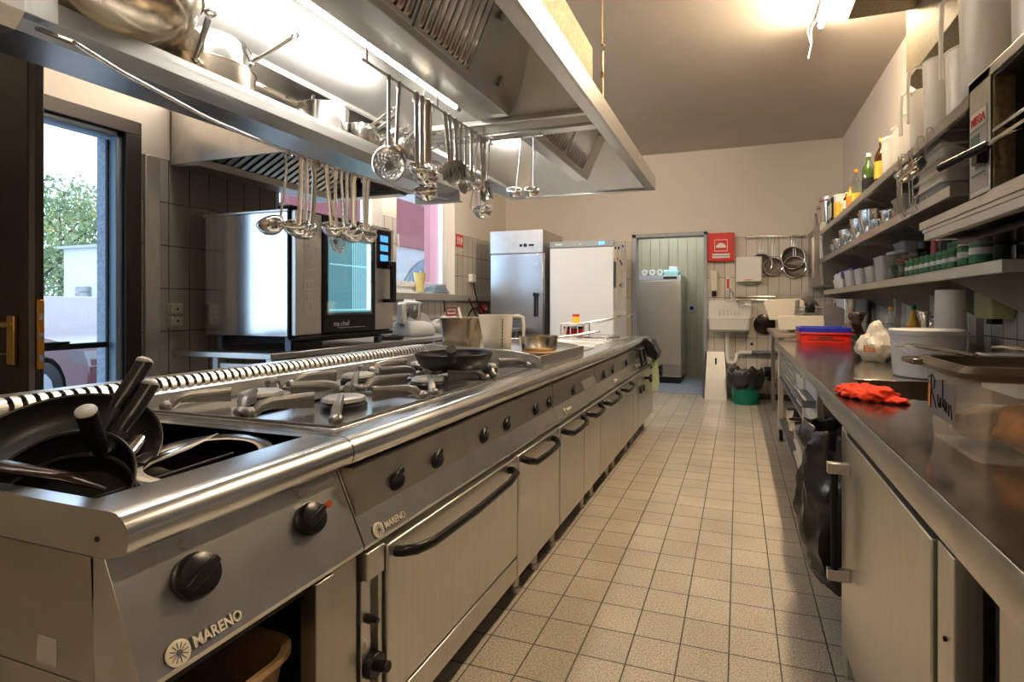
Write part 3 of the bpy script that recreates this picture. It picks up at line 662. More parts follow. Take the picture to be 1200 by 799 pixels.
def spoon(Lh, r, holes=False): return skimmer(Lh, r, .015, 1.55, holes)
def whisk(Lh, r):
    t = thing('whisk', '', 'whisk', (0, 0, 0)); b = handle(B(), Lh, .014); obj('handle', b, POL, t); b = B()
    for k in range(5):
        a = PI*k/5; pts = [(math.cos(a)*r*math.sin(PI*q/10)*(1 if 1 else 0), math.sin(a)*r*math.sin(PI*q/10), -Lh-.09+.09*math.cos(PI*q/10)) for q in range(11)]
        pts = [(math.cos(a)*r*math.cos(PI*q/10-PI/2)*(-1 if q < 5 else 1)*1, math.sin(a)*r*math.cos(PI*q/10-PI/2)*(-1 if q < 5 else 1), -Lh-.09*math.sin(PI*q/10)*2) for q in range(11)]
        tube(b, pts, .0011, 5)
    obj('wires', b, POL, t); return t
def railpt(y):
    for p, q in zip(RLP, RLP[1:]):
        if p[1] <= y <= q[1]:
            f = (y-p[1])/(q[1]-p[1]); return Vector([p[i]+f*(q[i]-p[i]) for i in range(3)])
    return Vector(RLP[-1])
protoL = ladle('a', .27, .047, .018); protoS = ladle('b', .25, .038, .014); protoW = ladle('c', .28, .045, .026)
used = set()
def put(proto, loc, yaw, label, tilt=0, group=None, sc=1):
    if proto.name in used: o = dup(proto, loc, (tilt, 0, yaw), label, group, sc)
    else:
        used.add(proto.name); o = proto; o.location = loc; o.rotation_euler = (tilt, 0, yaw); o['label'] = label; o.scale = (sc,)*3
        if group: o['group'] = group
    return o
SP1 = spoon(.25, .034, True)
left = [(1.592, 'L', .10, R(-160), 1), (1.66, 'L', -.02, R(-60), 1.0), (1.69, 'S', 0, R(-70), 1.12), (1.735, 'W', .0, R(-90), .98), (1.795, 'L', .08, R(-40), .94), (1.85, 'P', 0, R(-20), 1.05), (1.885, 'S', .06, R(-60), .98), (1.92, 'L', 0, R(-50), .92), (1.955, 'W', .03, R(-60), .95), (2.02, 'S', 0, R(-30), 1.05), (2.05, 'L', -.05, R(-40), .86)]
for i, (y, k, tl, yaw, sc) in enumerate(left):
    p = railpt(y)+Vector((0, 0, .0)); pr_ = {'L': protoL, 'S': protoS, 'W': protoW, 'P': SP1}[k]
    lab = {'L': 'round steel ladle', 'S': 'small steel ladle', 'W': 'broad-handled steel ladle', 'P': 'oval slotted steel spoon'}[k]
    put(pr_, p, yaw, f'{lab} on the pot shelf rail, {ORD[i]} utensil from the left', tl, 'utensils on the pot shelf rail', sc)
SK1 = skimmer(.27, .062, .014, 1.25); SK2 = skimmer(.25, .04, .014, 1.3, False); TU1 = turner(.22, .07, .09); TU2 = turner(.20, .085, .10, 4); SP2 = spoon(.26, .03, False); LR = ladle('d', .33, .044, .010); WH = whisk(.18, .03)
centre = [(1.705, SK1, 'big perforated skimmer', 0, R(-50), 1.0), (1.77, SK2, 'oval long-handled steel spoon', -.05, R(-40), 1.0), (1.885, protoS, 'small ladle', 0, R(-40), 1.25), (1.925, protoL, 'round ladle', 0, R(-50), 1.12), (1.965, protoW, 'broad-handled ladle', 0, R(-60), 1.16), (2.0, LR, 'deep ladle', 0, R(-80), 1.15),
          (2.11, TU1, 'slotted turner', .10, R(-60), 1.05), (2.15, SK2, 'narrow oval spoon', .06, R(-50), .95), (2.20, TU2, 'wide slotted turner', .04, R(-50), 1.0), (2.25, SP2, 'long oval spoon', .0, R(-20), 1.0), (2.30, SK1, 'smaller perforated skimmer', 0, R(-40), .78), (2.36, protoS, 'ladle with narrow handle', 0, R(-50), 1.05), (2.41, WH, 'wire whisk', 0, 0, 1.1), (2.46, SP2, 'oval basting spoon', .05, R(-50), 1.0), (2.50, TU1, 'last slotted turner', 0, R(-30), 1.05)]
for i, (y, pr_, lab, tl, yaw, sc) in enumerate(centre):
    put(pr_, (RX2, y, 2.032), yaw, f'{lab}, {ORD[i]} utensil from the near end of the centre rail', tl, 'utensils on the centre hood rail', sc)
for i, (x, lab, sc) in enumerate(((-1.254, 'longest ladle with round bowl, alone on the cross rail of the hood', 1.12), (-1.07, 'left ladle of the close pair on the cross rail of the hood', .86), (-1.004, 'right ladle of the close pair on the cross rail of the hood', .86))):
    put(LR, (x, 2.53, 2.03), R(-80), lab, [.06, .10, 0][i]*-1, 'ladles on the cross rail', sc)
# perforated scoop at the far end
t = thing('perforated_scoop', 'square perforated steel scoop hanging at the far end of the centre rail', 'scoop', (RX2-.02, 2.56, 2.03))
b = B(); tube(b, [(-.0, 0, .004), (0, 0, -.22)], 1, 8, flat=(.009, .003)); obj('handle', b, POL, t, world=False)
b = B(); nx_, nz_ = 8, 4
for i in range(nx_):
    for j in range(nz_): face(b, [(-.065+.13*i/nx_, 0, -.22-.07*j/nz_), (-.065+.13*(i+1)/nx_, 0, -.22-.07*j/nz_), (-.065+.13*(i+1)/nx_, 0, -.22-.07*(j+1)/nz_), (-.065+.13*i/nx_, 0, -.22-.07*(j+1)/nz_)])
fs = list(b.faces)
r_ = bmesh.ops.inset_individual(b, faces=fs, thickness=.0045); bmesh.ops.delete(b, geom=fs, context='FACES')
obj('scoop_plate', b, POL, t, solid=.0015, world=False)
t.rotation_euler = (0, 0, R(10))

# ---- pots on the shelf
def saucepan(name, label, c, r, h, handles, m=POL, cat='pot', flare=1.0, rim=.003, group='pots on the hung shelf', tilt=None):
    t = thing(name, label, cat, c, group)
    prof = [(0, 0), (r*.9/flare, 0), (r*.97/flare, .008), (r, h), (r+rim, h+.001), (r+rim, h+.004), (r-.002, h+.004), (r*.97/flare-.003, .010), (0, .006)]
    b = lathe(B(), prof, c, 36); obj('pan_body', b, m, t)
    for hd in handles:
        p0, p1 = Vector(hd[0]), Vector(hd[1]); d = p1-p0
        b = B(); tube(b, [p0, p0+d*.12+Vector((0, 0, .004)), p0+d*.45, p0+d*.86], [.006, .0085, .0085, .009], 10, flat=(1, .75))
        dn = d.normalized(); sd = dn.cross(Vector((0, 0, 1))).normalized(); up = sd.cross(dn); M = Matrix((dn, sd, up)).transposed()
        torus(b, p0+d*.94, .0115, .0042, M, 18, 8); hh = obj('handle', b, POL, t)
        b = B(); ball(b, p0, .012, 6, (1, 1, .8)); obj('handle_mount', b, POL, hh)
    if tilt: t.rotation_euler = tilt
    return t
# the big bowl
t = thing('mixing_bowl', 'very large brassy steel bowl at the near end of the pot shelf', 'bowl', (-1.625, .945, SZ+.013))
b = B(); prof = [(0, 0), (.06, 0), (.11, .012), (.165, .042), (.205, .085), (.222, .135), (.228, .160), (.234, .162), (.234, .166), (.226, .166), (.218, .135), (.200, .088), (.162, .047), (.108, .017), (0, .005)]
lathe(b, prof, (-1.625, .945, SZ+.013), 48); obj('bowl_body', b, POLW, t)
saucepan('saute_pan', 'brassy sauté pan on the pot shelf, handle pointing to the camera', (-1.702, 1.305, SZ+.001), .143, .088, [((-1.60, 1.19, 1.915), (-1.36, 1.055, 1.955))], POLW, 'pan')
saucepan('saute_pan', 'steel pan stacked on the brassy sauté pan', (-1.71, 1.305, SZ+.095), .132, .080, [((-1.63, 1.41, 2.00), (-1.47, 1.46, 2.105))], POL, 'pan')
saucepan('saucepan', 'straight-sided saucepan with upright handle on the pot shelf', (-1.735, 1.87, SZ+.001), .105, .160, [((-1.74, 1.80, 2.00), (-1.70, 1.80, 2.155))])
saucepan('saucepan', 'small saucepan with two crossed handles in the middle of the pot shelf', (-1.625, 1.985, SZ+.001), .058, .105, [((-1.575, 1.965, 1.945), (-1.47, 2.0, 2.035)), ((-1.60, 2.035, 1.95), (-1.50, 2.08, 2.045))])
saucepan('saucepan', 'low saucepan just beyond the crossed handles on the pot shelf', (-1.74, 2.13, SZ+.001), .085, .12, [((-1.66, 2.16, 1.96), (-1.53, 2.2, 2.03))])
saucepan('saucepan', 'tall saucepan behind the hanging skimmer on the pot shelf', (-1.66, 2.31, SZ+.001), .085, .13, [((-1.58, 2.33, 1.97), (-1.45, 2.36, 2.04)), ((-1.60, 2.26, 1.97), (-1.48, 2.22, 2.05))])
saucepan('saucepan', 'small dark-rimmed pan set on top of the tall saucepan', (-1.70, 2.30, SZ+.137), .065, .05, [((-1.65, 2.33, 2.03), (-1.56, 2.38, 2.09))], group='pots on the hung shelf')
saucepan('saucepan', 'last saucepan at the far end of the pot shelf with handle pointing out', (-1.67, 2.60, SZ+.001), .085, .095, [((-1.59, 2.62, 1.92), (-1.42, 2.66, 1.935))])
saucepan('saucepan', 'deep narrow saucepan beside the last one on the pot shelf', (-1.74, 2.46, SZ+.001), .055, .14, [((-1.69, 2.48, 1.97), (-1.52, 2.5, 2.02))])

# ================================================================ COOKING RANGE
RT = .86; RB = -1.56
MODS = [(.50, .948), (.952, 2.246), (2.250, 2.977), (2.981, 3.494), (3.498, 4.197), (4.201, 4.98)]
mlab = ['near end unit of the cooking range with a deep sunken well full of pans', 'six-burner gas range unit with a large oven door', 'griddle unit with raised steel surround behind the burners', 'plain-topped range unit with two knobs beyond the griddle', 'range unit with white lids on top near the far end', 'last range unit at the far end with a black valve']
mname = ['bain_marie_unit', 'gas_range', 'griddle_unit', 'solid_top_range', 'fryer_unit', 'boiling_unit']
mods = [thing(n, l, 'cooking range', (-1.2, (a+c)/2, 0)) for n, l, (a, c) in zip(mname, mlab, MODS)]
nose = [(-.835, RT)]+[(-.835+.035*math.cos(R(a)), RT-.035+.035*math.sin(R(a))) for a in (75, 60, 45, 30, 15, 0, -15, -30, -40)]+[(-.848, .792), (-.90, .792)]
def top(m, a, c, holes=False):
    if holes: return
    b = B(); prism(b, [(RB, RT)]+nose+[(RB, .792)], 'y', a, c); obj('worktop', b, TOPB, m, bev=.0)
for m, (a, c) in zip(mods[1:], MODS[1:]): top(m, a, c)
# fascia + carcass
for i, (m, (a, c)) in enumerate(zip(mods, MODS)):
    b = B(); prism(b, [(-.850, .791), (-.772, .625), (-.775, .615), (-.80, .61), (-.87, .61), (-.88, .791)], 'y', a, c); obj('control_panel', b, STEEL, m, bev=.0012)
    if i: b = B(); box(b, RB+.01, -.80, a+.002, c-.002, .14, .79); obj('carcass', b, STEELD, m)
# module 1: hollow carcass, open cubby
m1 = mods[0]; a, c = MODS[0]
b = B(); prism(b, [(-.915, RT)]+nose+[(-.915, .792)], 'y', a, c)
box(b, RB, -1.44, a, c, .792, RT); box(b, -1.44, -.915, a, .528, .792, RT); box(b, -1.44, -.915, .922, c, .792, RT); obj('worktop', b, TOPB, m1)
b = B(); box(b, -1.445, -.910, .523, .528, .64, RT-.001); box(b, -1.445, -.910, .922, .927, .64, RT-.001); box(b, -1.445, -1.44, .523, .927, .64, RT-.001); box(b, -.915, -.910, .523, .927, .64, RT-.001); box(b, -1.445, -.910, .523, .927, .635, .64)
obj('well', b, SEAR, m1)
b = B(); prism(b, [(RB, .79), (-.872, .79), (-.872, .606), (RB, .606)], 'y', a, a+.012); prism(b, [(-.868, .79), (-.850, .79), (-.776, .606), (-.868, .606)], 'y', a+.001, a+.012); prism(b, [(RB, .603), (-.79, .603), (-.79, .14), (RB, .14)], 'y', a+.001, a+.012)
obj('side_panel', b, STEELD, m1, bev=.001)
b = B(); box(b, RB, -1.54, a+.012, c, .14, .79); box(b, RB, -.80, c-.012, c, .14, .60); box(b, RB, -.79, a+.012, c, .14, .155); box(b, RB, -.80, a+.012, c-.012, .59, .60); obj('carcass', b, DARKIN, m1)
b = B(); box(b, -.815, -.775, .815, .862, .14, .609); box(b, -.80, -.785, .864, .94, .14, .609); obj('door_post', b, STEELD, m1, bev=.002)
b = B(); box(b, -.801, -.798, .50-.0012, .4999, .70, .71); b.free()
b = B(); cyl(b, (-.865, a-.001, .818), (-.865, a+.002, .818), .004, n=10); obj('screw_hole', b, DARKIN, m1)
s0 = onY(45, 743, a); s1 = onY(67, 781, a); b = B(); box(b, s0.x, s1.x, a-.0015, a, s1.z, s0.z); obj('rating_label', b, mt('grey_label', (.45, .44, .42), .6), m1)
# knobs
def knob(m, y, z=.722, lamp=None, r=.032):
    x = -.848+(.792-z)/.170*.077; n = Vector((.17, 0, .077)).normalized(); c = Vector((x, y, z))
    b = B(); Mq = n.to_track_quat('Z', 'X').to_matrix()
    lathe(b, [(0, 0), (r*.98, 0), (r*1.02, .004), (r*1.0, .012), (r*.9, .019), (r*.6, .023), (0, .024)], c, 28, Mq)
    o = obj('knob', b, BLACKP, m)
    b = B(); tmp = [(-r*.20, -r*.88), (r*.20, -r*.88), (r*.30, 0), (r*.20, r*.88), (-r*.20, r*.88), (-r*.30, 0)]; prism(b, tmp, 'z', .014, .027)
    for v in b.verts: v.co = Mq @ (Matrix.Rotation(R(25), 3, 'Z') @ v.co)+c
    obj('grip', b, BLACKP, o, bev=.003)
    zz = z+.048; xx = -.848+(.792-zz)/.170*.077
    b = B(); cyl(b, (xx, y, zz), (xx+n.x*.004, y, zz+n.z*.004), .0075, n=16); obj('stud', b, STEEL, m)
    if lamp:
        b = B(); cc = c+Vector((0, .052, .012)); cyl(b, cc, cc+n*.004, .007, n=16); obj('indicator_lamp', b, mt('orange_lamp', (.5, .08, .01), .2), m)
    return o
knob(m1, .605, lamp=None, r=.035); knob(m1, .838, lamp=True, r=.032)
for y in (1.102, 1.285, 1.568, 1.748, 2.035, 2.197): knob(mods[1], y)
knob(mods[2], 2.56); knob(mods[3], 3.20); knob(mods[3], 3.44); knob(mods[4], 3.89)
# maker's plates
def maker(m, y0, y1, z=.642, big=False):
    n = Vector((.17, 0, .077)).normalized(); up = Vector((-.077, 0, .17)).normalized(); x = -.848+(.792-z)/.170*.077+.002; h = (y1-y0)*.27
    b = B(); c0 = Vector((x, y0+h*.5, z)); Mq = n.to_track_quat('Z', 'Y').to_matrix()
    lathe(b, [(0, 0), (h*.55, 0), (h*.55, .003), (h*.45, .004), (0, .004)], c0, 28, Mq); e = obj('emblem', b, CREAMP, m)
    b = B(); lathe(b, [(0, .004), (h*.13, .004), (h*.13, .0058), (0, .0058)], c0, 16, Mq)
    for k in range(12):
        a_ = 2*PI*k/12; d = Mq @ Vector((math.cos(a_), math.sin(a_), 0)); tube(b, [c0+n*.0045+d*h*.17, c0+n*.0045+d*h*.42], .0007, 5)
    obj('rays', b, GREYPIPE, e)
    w = y1-y0-h*1.15; M = frame(Vector((x, y0+h*1.15+w/2, z))+n*.001, (0, 1, 0), up)
    text('maker_backing', 'MARENO', h*.72, M, GREYPIPE, m, .0012, h*.06, fit=w)
    text('maker_name', 'MARENO', h*.72, Matrix.Translation(n*.0022) @ M, CREAMP, m, .0006, h*.018, fit=w*.96)
maker(m1, .535, .655, big=True); maker(mods[1], .985, 1.10, .640); maker(mods[2], 2.36, 2.47, .65); maker(mods[3], 3.40, 3.50, .65); maker(mods[5], 4.22, 4.34, .66)
# doors and handles
def bow_handle(m, parent, y0, y1, z, h=.02):
    b = B(); X = -.765
    if y1-y0 > .6: pts = [(X, y0+.01, z-.012), (X+.02, y0+.012, z-.010), (X+.042, y0+.035, z-.012), (X+.046, y0+.10, z-.022), (X+.048, (y0+y1)/2, z-.026), (X+.046, y1-.10, z-.022), (X+.042, y1-.035, z-.012), (X+.02, y1-.012, z-.01), (X, y1-.01, z-.012)]
    else: pts = [(X, y0+.01, z-.005), (X+.025, y0+.014, z-.012), (X+.044, y0+.05, z-.024), (X+.047, (y0+y1)/2, z-.026), (X+.044, y1-.05, z-.024), (X+.025, y1-.014, z-.012), (X, y1-.01, z-.005)]
    tube(b, pts, 1, 10, flat=(.011, .013)); b.verts.ensure_lookup_table()
    return obj('handle', b, BLACKP, parent)
def rdoor(m, y0, y1, z0=.155, z1=.600, name='door', hy=None, hz=.585):
    b = B(); box(b, -.80, -.765, y0, y1, z0, z1); d = obj(name, b, STEELV, m, bev=.004)
    if hy: bow_handle(m, d, hy[0], hy[1], hz)
    return d
gr = mods[1]
rdoor(gr, 1.02, 1.768, .238, .600, 'oven_door', (1.04, 1.70))
b = B(); box(b, -.80, -.767, 1.02, 1.768, .155, .228); obj('lower_panel', b, STEELV, gr, bev=.003)
b = B(); box(b, -.80, -.768, .954, 1.013, .545, .608); obj('ignition_cover', b, STEELV, gr, bev=.003)
b = B(); box(b, -.80, -.785, .954, .985, .155, .543); box(b, -.80, -.797, .985, 1.013, .155, .543); box(b, -.797, -.775, 1.000, 1.013, .155, .543); obj('control_column', b, STEELV, gr, bev=.002)
b = B(); cyl(b, (-.786, .972, .455), (-.770, .972, .455), .010); cyl(b, (-.770, .972, .455), (-.755, .972, .455), .006); obj('ignition_button', b, BLACKP, gr)
b = B(); cyl(b, (-.785, .972, .40), (-.78, .972, .40), .008); obj('stud', b, STEEL, gr)
b = B(); cyl(b, (-.785, .984, .345), (-.765, .984, .345), .028); cyl(b, (-.765, .984, .345), (-.735, .984, .35), .012); obj('oven_knob', b, BLACKP, gr, bev=.003)
rdoor(gr, 1.776, 2.242, hy=(1.80, 2.15))
rdoor(mods[2], 2.254, 2.640, hy=(2.262, 2.60)); rdoor(mods[2], 2.650, 2.975, hy=(2.672, 2.95))
rdoor(mods[3], 2.985, 3.489, hy=(3.02, 3.40)); rdoor(mods[4], 3.503, 3.975, hy=(3.53, 3.86))
rdoor(mods[5], 4.205, 4.96); rdoor(mods[4], 3.985, 4.195)
# legs
def legs(m, ys):
    for y in ys:
        for x in (-.86, -1.48):
            b = B(); cyl(b, (x, y, .02), (x, y, .15), .021, n=16); cyl(b, (x, y, 0), (x, y, .022), .026, n=16); obj('leg', b, STEELD, m)
legs(m1, (.56, .90)); legs(gr, (1.06, 1.95, 2.15)); legs(mods[2], (2.38, 2.88)); legs(mods[3], (3.08, 3.48)); legs(mods[4], (3.66, 4.1)); legs(mods[5], (4.35, 4.9))
# small fascia extras
b = B(); p = onX(692, 447, -.80); M = frame((-.803, 2.84, .735), (0, 1, 0), (-.077, 0, .17)); box(b, -.13, .13, -.045, .05, -.004, .006, M); obj('drop_front', b, STEEL, mods[2], bev=.002)
b = B(); M = frame((-.835, 2.165, .790), (0, 1, 0), (-.077, 0, .17)); box(b, -.045, .045, -.016, .016, -.002, .004, M); wl = obj('warning_label', b, WHITEL, gr)
text('warning_text', 'WARM', .018, M @ Matrix.Translation((0, 0, .005)), REDB, wl, .0005, .0003)
# far end fittings
bu = mods[5]
b = B()
tube(b, [(-.80, 4.24, .80), (-.765, 4.25, .79), (-.74, 4.25, .66), (-.77, 4.24, .64)], .012, 8); tube(b, [(-.80, 4.44, .80), (-.765, 4.43, .79), (-.74, 4.43, .66), (-.77, 4.44, .64)], .012, 8); tube(b, [(-.765, 4.25, .79), (-.765, 4.43, .79)], .010, 8); tube(b, [(-.745, 4.25, .68), (-.745, 4.43, .68)], .010, 8)
obj('black_bracket', b, BLACKP, bu)
b = B(); box(b, -.80, -.70, 4.72, 4.80, .72, .87)
b.free(); b = B(); prism(b, [(-.81, .86), (-.74, .84), (-.68, .72), (-.70, .66), (-.78, .70)], 'y', 4.70, 4.93); obj('black_hinge', b, BLACKP, bu, bev=.01)
b = B(); cyl(b, (-.77, 4.5, .53), (-.72, 4.5, .53), .012); cyl(b, (-.72, 4.5, .53), (-.70, 4.5, .53), .035); cyl(b, (-.77, 4.28, .46), (-.745, 4.28, .46), .028); cyl(b, (-.77, 4.40, .46), (-.745, 4.40, .46), .028); obj('black_knob', b, BLACKP, bu, bev=.003)
b = B(); tube(b, [(-.77, 4.86, .58), (-.68, 4.88, .58)], .014, 10); lathe(b, [(0, 0), (.05, 0), (.058, .012), (.05, .024), (0, .024)], (-.69, 4.88, .55), 8, Matrix.Rotation(PI/2, 3, 'Y')); obj('drain_valve', b, BLACKM, bu)
b = B(); prism(b, [(-.745, .66), (-.70, .655), (-.685, .46), (-.70, .38), (-.745, .37), (-.75, .5)], 'y', 4.80, 4.812)
o = single('hanging_cloth', b, CLOTHG, 'pale green cloth hanging at the far corner of the range', 'cloth', (-.72, 4.806, .37), solid=.004)
# back flue with a scalloped vent
b = B(); box(b, RB-.05, -1.525, .50, 2.38, .80, .90); fl = thing('flue_ridge', 'low steel flue with a scalloped vent along the back of the range', 'vent', (-1.55, 1.44, RT)); b.free()
b = B(); prism(b, [(-1.525, RT), (-1.525, .905), (-1.535, .915), (-1.60, .915), (-1.60, RT)], 'y', .50, 2.38); obj('flue_box', b, STEEL, fl, bev=.0)
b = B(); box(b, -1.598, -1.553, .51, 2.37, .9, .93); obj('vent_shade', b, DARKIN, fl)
b = B(); y = .505
prof = [(-1.528, .912), (-1.530, .928), (-1.538, .940), (-1.552, .946), (-1.60, .946), (-1.60, .940), (-1.553, .940), (-1.543, .935), (-1.536, .926), (-1.535, .912)]
while y < 2.37: prism(b, prof, 'y', y, y+.0145); y += .0245
prism(b, [(-1.552, .9465), (-1.60, .9465), (-1.60, .912), (-1.598, .912), (-1.598, .944), (-1.552, .944)], 'y', .50, 2.38)
obj('vent_teeth', b, STEEL, fl)
# burners
b = B(); box(b, -1.50, -.885, .99, 2.235, RT, RT+.004); obj('burner_tray', b, TOPB, gr, bev=.002)
CAPM = mt('burner_cap', (.50, .47, .43), .4, .7)
def grate(cx, cy):
    b = B(); hx, hy = .150, .205
    for sx, sy in ((1, 1), (1, -1), (-1, 1), (-1, -1)):
        px, py = cx+sx*(hx-.022), cy+sy*(hy-.03); qx, qy = cx+sx*.045, cy+sy*.062
        z = RT+.004
        d = Vector((qx-px, qy-py, 0)); n = Vector((-d.y, d.x, 0)).normalized(); w = .011
        P0 = Vector((px, py, 0)); P1 = Vector((qx, qy, 0))
        tube(b, [P0+Vector((0, 0, z+.012)), P0+d*.12+Vector((0, 0, z+.032)), P0+d*.3+Vector((0, 0, z+.040)), P1+Vector((0, 0, z+.044))], [.013, .013, .0105, .009], 8)
        hexa(b, [P0+d*.1+n*.004+Vector((0, 0, z+.02)), P1+n*.004+Vector((0, 0, z+.010)), P1-n*.004+Vector((0, 0, z+.010)), P0+d*.1-n*.004+Vector((0, 0, z+.02))],
             [P0+d*.1+n*.005+Vector((0, 0, z+.034)), P1+n*.005+Vector((0, 0, z+.044)), P1-n*.005+Vector((0, 0, z+.044)), P0+d*.1-n*.005+Vector((0, 0, z+.034))])
        ball(b, (px+sx*.006, py+sy*.006, z+.014), .018, 8, (1, 1, .8))
    for s in (1, -1):
        box(b, cx-hx, cx+hx, cy+s*hy-.004, cy+s*hy+.004, RT+.004, RT+.010); box(b, cx+s*hx-.004, cx+s*hx+.004, cy-hy, cy+hy, RT+.004, RT+.010)
    g = obj('pan_support', b, IRON, gr)
    b = B(); lathe(b, [(0, .0), (.062, .0), (.062, .012), (.055, .018), (0, .018)], (cx, cy, RT+.004), 28); bn = obj('burner', b, IRONB, gr)
    b = B(); lathe(b, [(.0, .018), (.056, .018), (.060, .022), (.057, .031), (.050, .035), (0, .035)], (cx, cy, RT+.004), 8); obj('burner_cap', b, CAPM, bn)
for cy in (1.20, 1.62, 2.045):
    for cx in (-1.045, -1.345): grate(cx, cy)
# griddle surround
gd = mods[2]; gy0, gy1 = 2.262, 2.95
b = B(); prism(b, [(-1.47, RT), (-1.47, .958), (-1.02, .940), (-.905, .925), (-.862, .905), (-.862, RT)], 'y', gy0, gy0+.012)
box(b, -.866, -.858, gy0, gy1, RT, .918); prism(b, [(-1.47, RT), (-1.47, .958), (-1.02, .940), (-.905, .925), (-.862, .905), (-.862, RT)], 'y', gy1-.012, gy1); box(b, -1.478, -1.47, gy0, gy1, RT, .958)
obj('splash_guard', b, STEEL, gd, bev=.002)
b = B(); hexa(b, [(-1.47, gy0+.01, RT), (-.866, gy0+.01, RT), (-.866, gy1-.01, RT), (-1.47, gy1-.01, RT)], [(-1.47, gy0+.01, .925), (-.866, gy0+.01, .908), (-.866, gy1-.01, .908), (-1.47, gy1-.01, .925)]); obj('griddle_plate', b, TOPB, gd)
# lids on the fryer unit and solid-top detail
b = B(); box(b, -1.45, -.93, 3.03, 3.46, RT, RT+.006); obj('hot_plate', b, TOPB, mods[3], bev=.003)
for j, (y0, y1) in enumerate(((3.60, 3.86), (3.90, 4.16))):
    b = B(); hexa(b, [(-1.42, y0, RT), (-.96, y0, RT), (-.96, y1, RT), (-1.42, y1, RT)], [(-1.41, y0+.01, RT+.022), (-.97, y0+.01, RT+.010), (-.97, y1-.01, RT+.010), (-1.41, y1-.01, RT+.022)]); obj('basin_lid', b, mt(f'bright_lid_{j}', (.78, .78, .76), .35, .5), mods[4], bev=.003)
b = B(); box(b, -1.42, -.93, 4.3, 4.9, RT, RT+.008); lathe(b, [(0, 0), (.2, 0), (.2, .012), (0, .03)], (-1.2, 4.6, RT+.008), 28); obj('kettle_lid', b, TOPB, mods[5], bev=.003)

# ================================================================ THINGS ON THE RANGE
# black frying pan on the burners
def frypan(label, r, h, m=IRONB, hl=.20, ang=0, soft=True, group=None, handm=BLACKP, tip=True, rise=.35):
    t = thing('frying_pan', label, 'pan', (0, 0, 0), group)
    prof = [(0, 0), (r*.78, 0), (r*.90, h*.35), (r*.985, h*.85), (r, h), (r+.003, h+.002), (r+.001, h+.004), (r-.003, h+.002), (r*.965, h*.85), (r*.87, h*.38), (r*.76, .005), (0, .005)]
    b = lathe(B(), prof, (0, 0, 0), 44); obj('pan_body', b, m, t, world=False)
    b = B(); z0 = h*.75
    if soft:
        tube(b, [(r*.96, 0, z0), (r+.03, 0, z0+.004), (r+.05, 0, z0+.02*rise*3)], [.010, .010, .013], 10, flat=(1.3, .8)); hd = obj('handle', b, BLACKM, t, world=False)
        pts = [(r+.045, 0, z0+.05*rise), (r+.08, 0, z0+.10*rise), (r+hl*.5, 0, z0+hl*.40*rise), (r+hl*.8, 0, z0+hl*.66*rise), (r+hl, 0, z0+hl*.80*rise)]
        b = B(); tube(b, pts, [.010, .0135, .0145, .015, .015], 12, flat=(1.1, .9)); obj('grip', b, handm, hd, world=False)
        if tip:
            e = Vector(pts[-1]); d = (e-Vector(pts[-2])).normalized(); b = B(); Mq = d.to_track_quat('Z', 'Y').to_matrix()
            M2 = Euler((0, R(-20), 0)).to_matrix(); ball(b, e, .017, 8, (.95, 1.0, .55), Mq); obj('handle_tip', b, GREYP, hd, world=False)
    else:
        tube(b, [(r*.96, 0, z0), (r+.03, 0, z0+.01), (r+hl*.6, 0, z0+hl*.4*rise), (r+hl, 0, z0+hl*.75*rise)], [.008, .010, .009, .012], 10, flat=(1.6, .5)); obj('handle', b, m, t, world=False)
    return t
t = frypan('black frying pan standing on the gas burners', .148, .055, rise=.5, hl=.13, tip=False); t.location = (-1.045, 1.80, RT+.050); t.rotation_euler = (0, 0, R(-62))
b = B(); cyl(b, (0, 0, .0065), (0, 0, .0075), .11, n=32); o = obj('oil_film', b, mt('brown_oil', (.05, .03, .01), .08), t, world=False)
# pans dumped in the well (z inside .64 .. .86)
def place(o, loc, rot): o.location = loc; o.rotation_euler = [R(a) for a in rot]; return o
def aim(o, tip, h, n, dist):
    h = Vector(h).normalized(); n = Vector(n); n = (n-h*n.dot(h)).normalized(); M = Matrix((h, n.cross(h), n)).transposed()
    o.rotation_euler = M.to_euler(); o.location = Vector(tip)-h*dist; return o
aim(frypan('largest black pan leaning upright at the back of the sunken well', .165, .05, IRONB, .02, rise=.05, tip=False, handm=IRONB, soft=False, group='pans in the sunken well'), (-1.285, .685, .815), (-.1, .8, .50), (.45, -.5, .85), 0)
aim(frypan('second black pan in the sunken well, its handle tip highest of the three', .116, .04, IRONB, .16, rise=.05, group='pans in the sunken well'), (-1.19, .785, 1.003), (-.16, .62, .76), (.35, -.6, .5), .268)
aim(frypan('third black pan in the sunken well, its handle tip just below the highest', .112, .04, IRONB, .155, rise=.05, group='pans in the sunken well'), (-1.155, .775, .962), (-.12, .62, .74), (.35, -.6, .5), .262)
aim(frypan('black pan in the sunken well with its handle tip pointing at the camera', .115, .04, IRONB, .15, rise=.05, group='pans in the sunken well'), (-1.06, .590, .945), (.35, -.42, .80), (-.6, .5, .5), .265)
place(frypan('small black iron pan with loop handle at the front of the sunken well', .11, .028, SEAR, .16, soft=False, rise=.4, group='pans in the sunken well'), (-1.05, .66, .72), (-10, 10, 60))
b = B(); lathe(b, [(.10, 0), (.125, .002), (.128, .004), (.124, .006), (.098, .004), (.10, 0)], (0, 0, 0), 36)
place(single('pan_ring', b, POL, 'thin bright ring-shaped rim lying in the front of the sunken well', 'ring', (0, 0, 0), 'loose tools in the sunken well'), (-1.04, .79, .835), (6, 5, 0))
def blade(label, pts, r, m, flat, name='spatula', cat='spatula'):
    b = B(); tube(b, pts, r, 10, flat=flat); return single(name, b, m, label, cat, pts[0], 'loose tools in the sunken well')
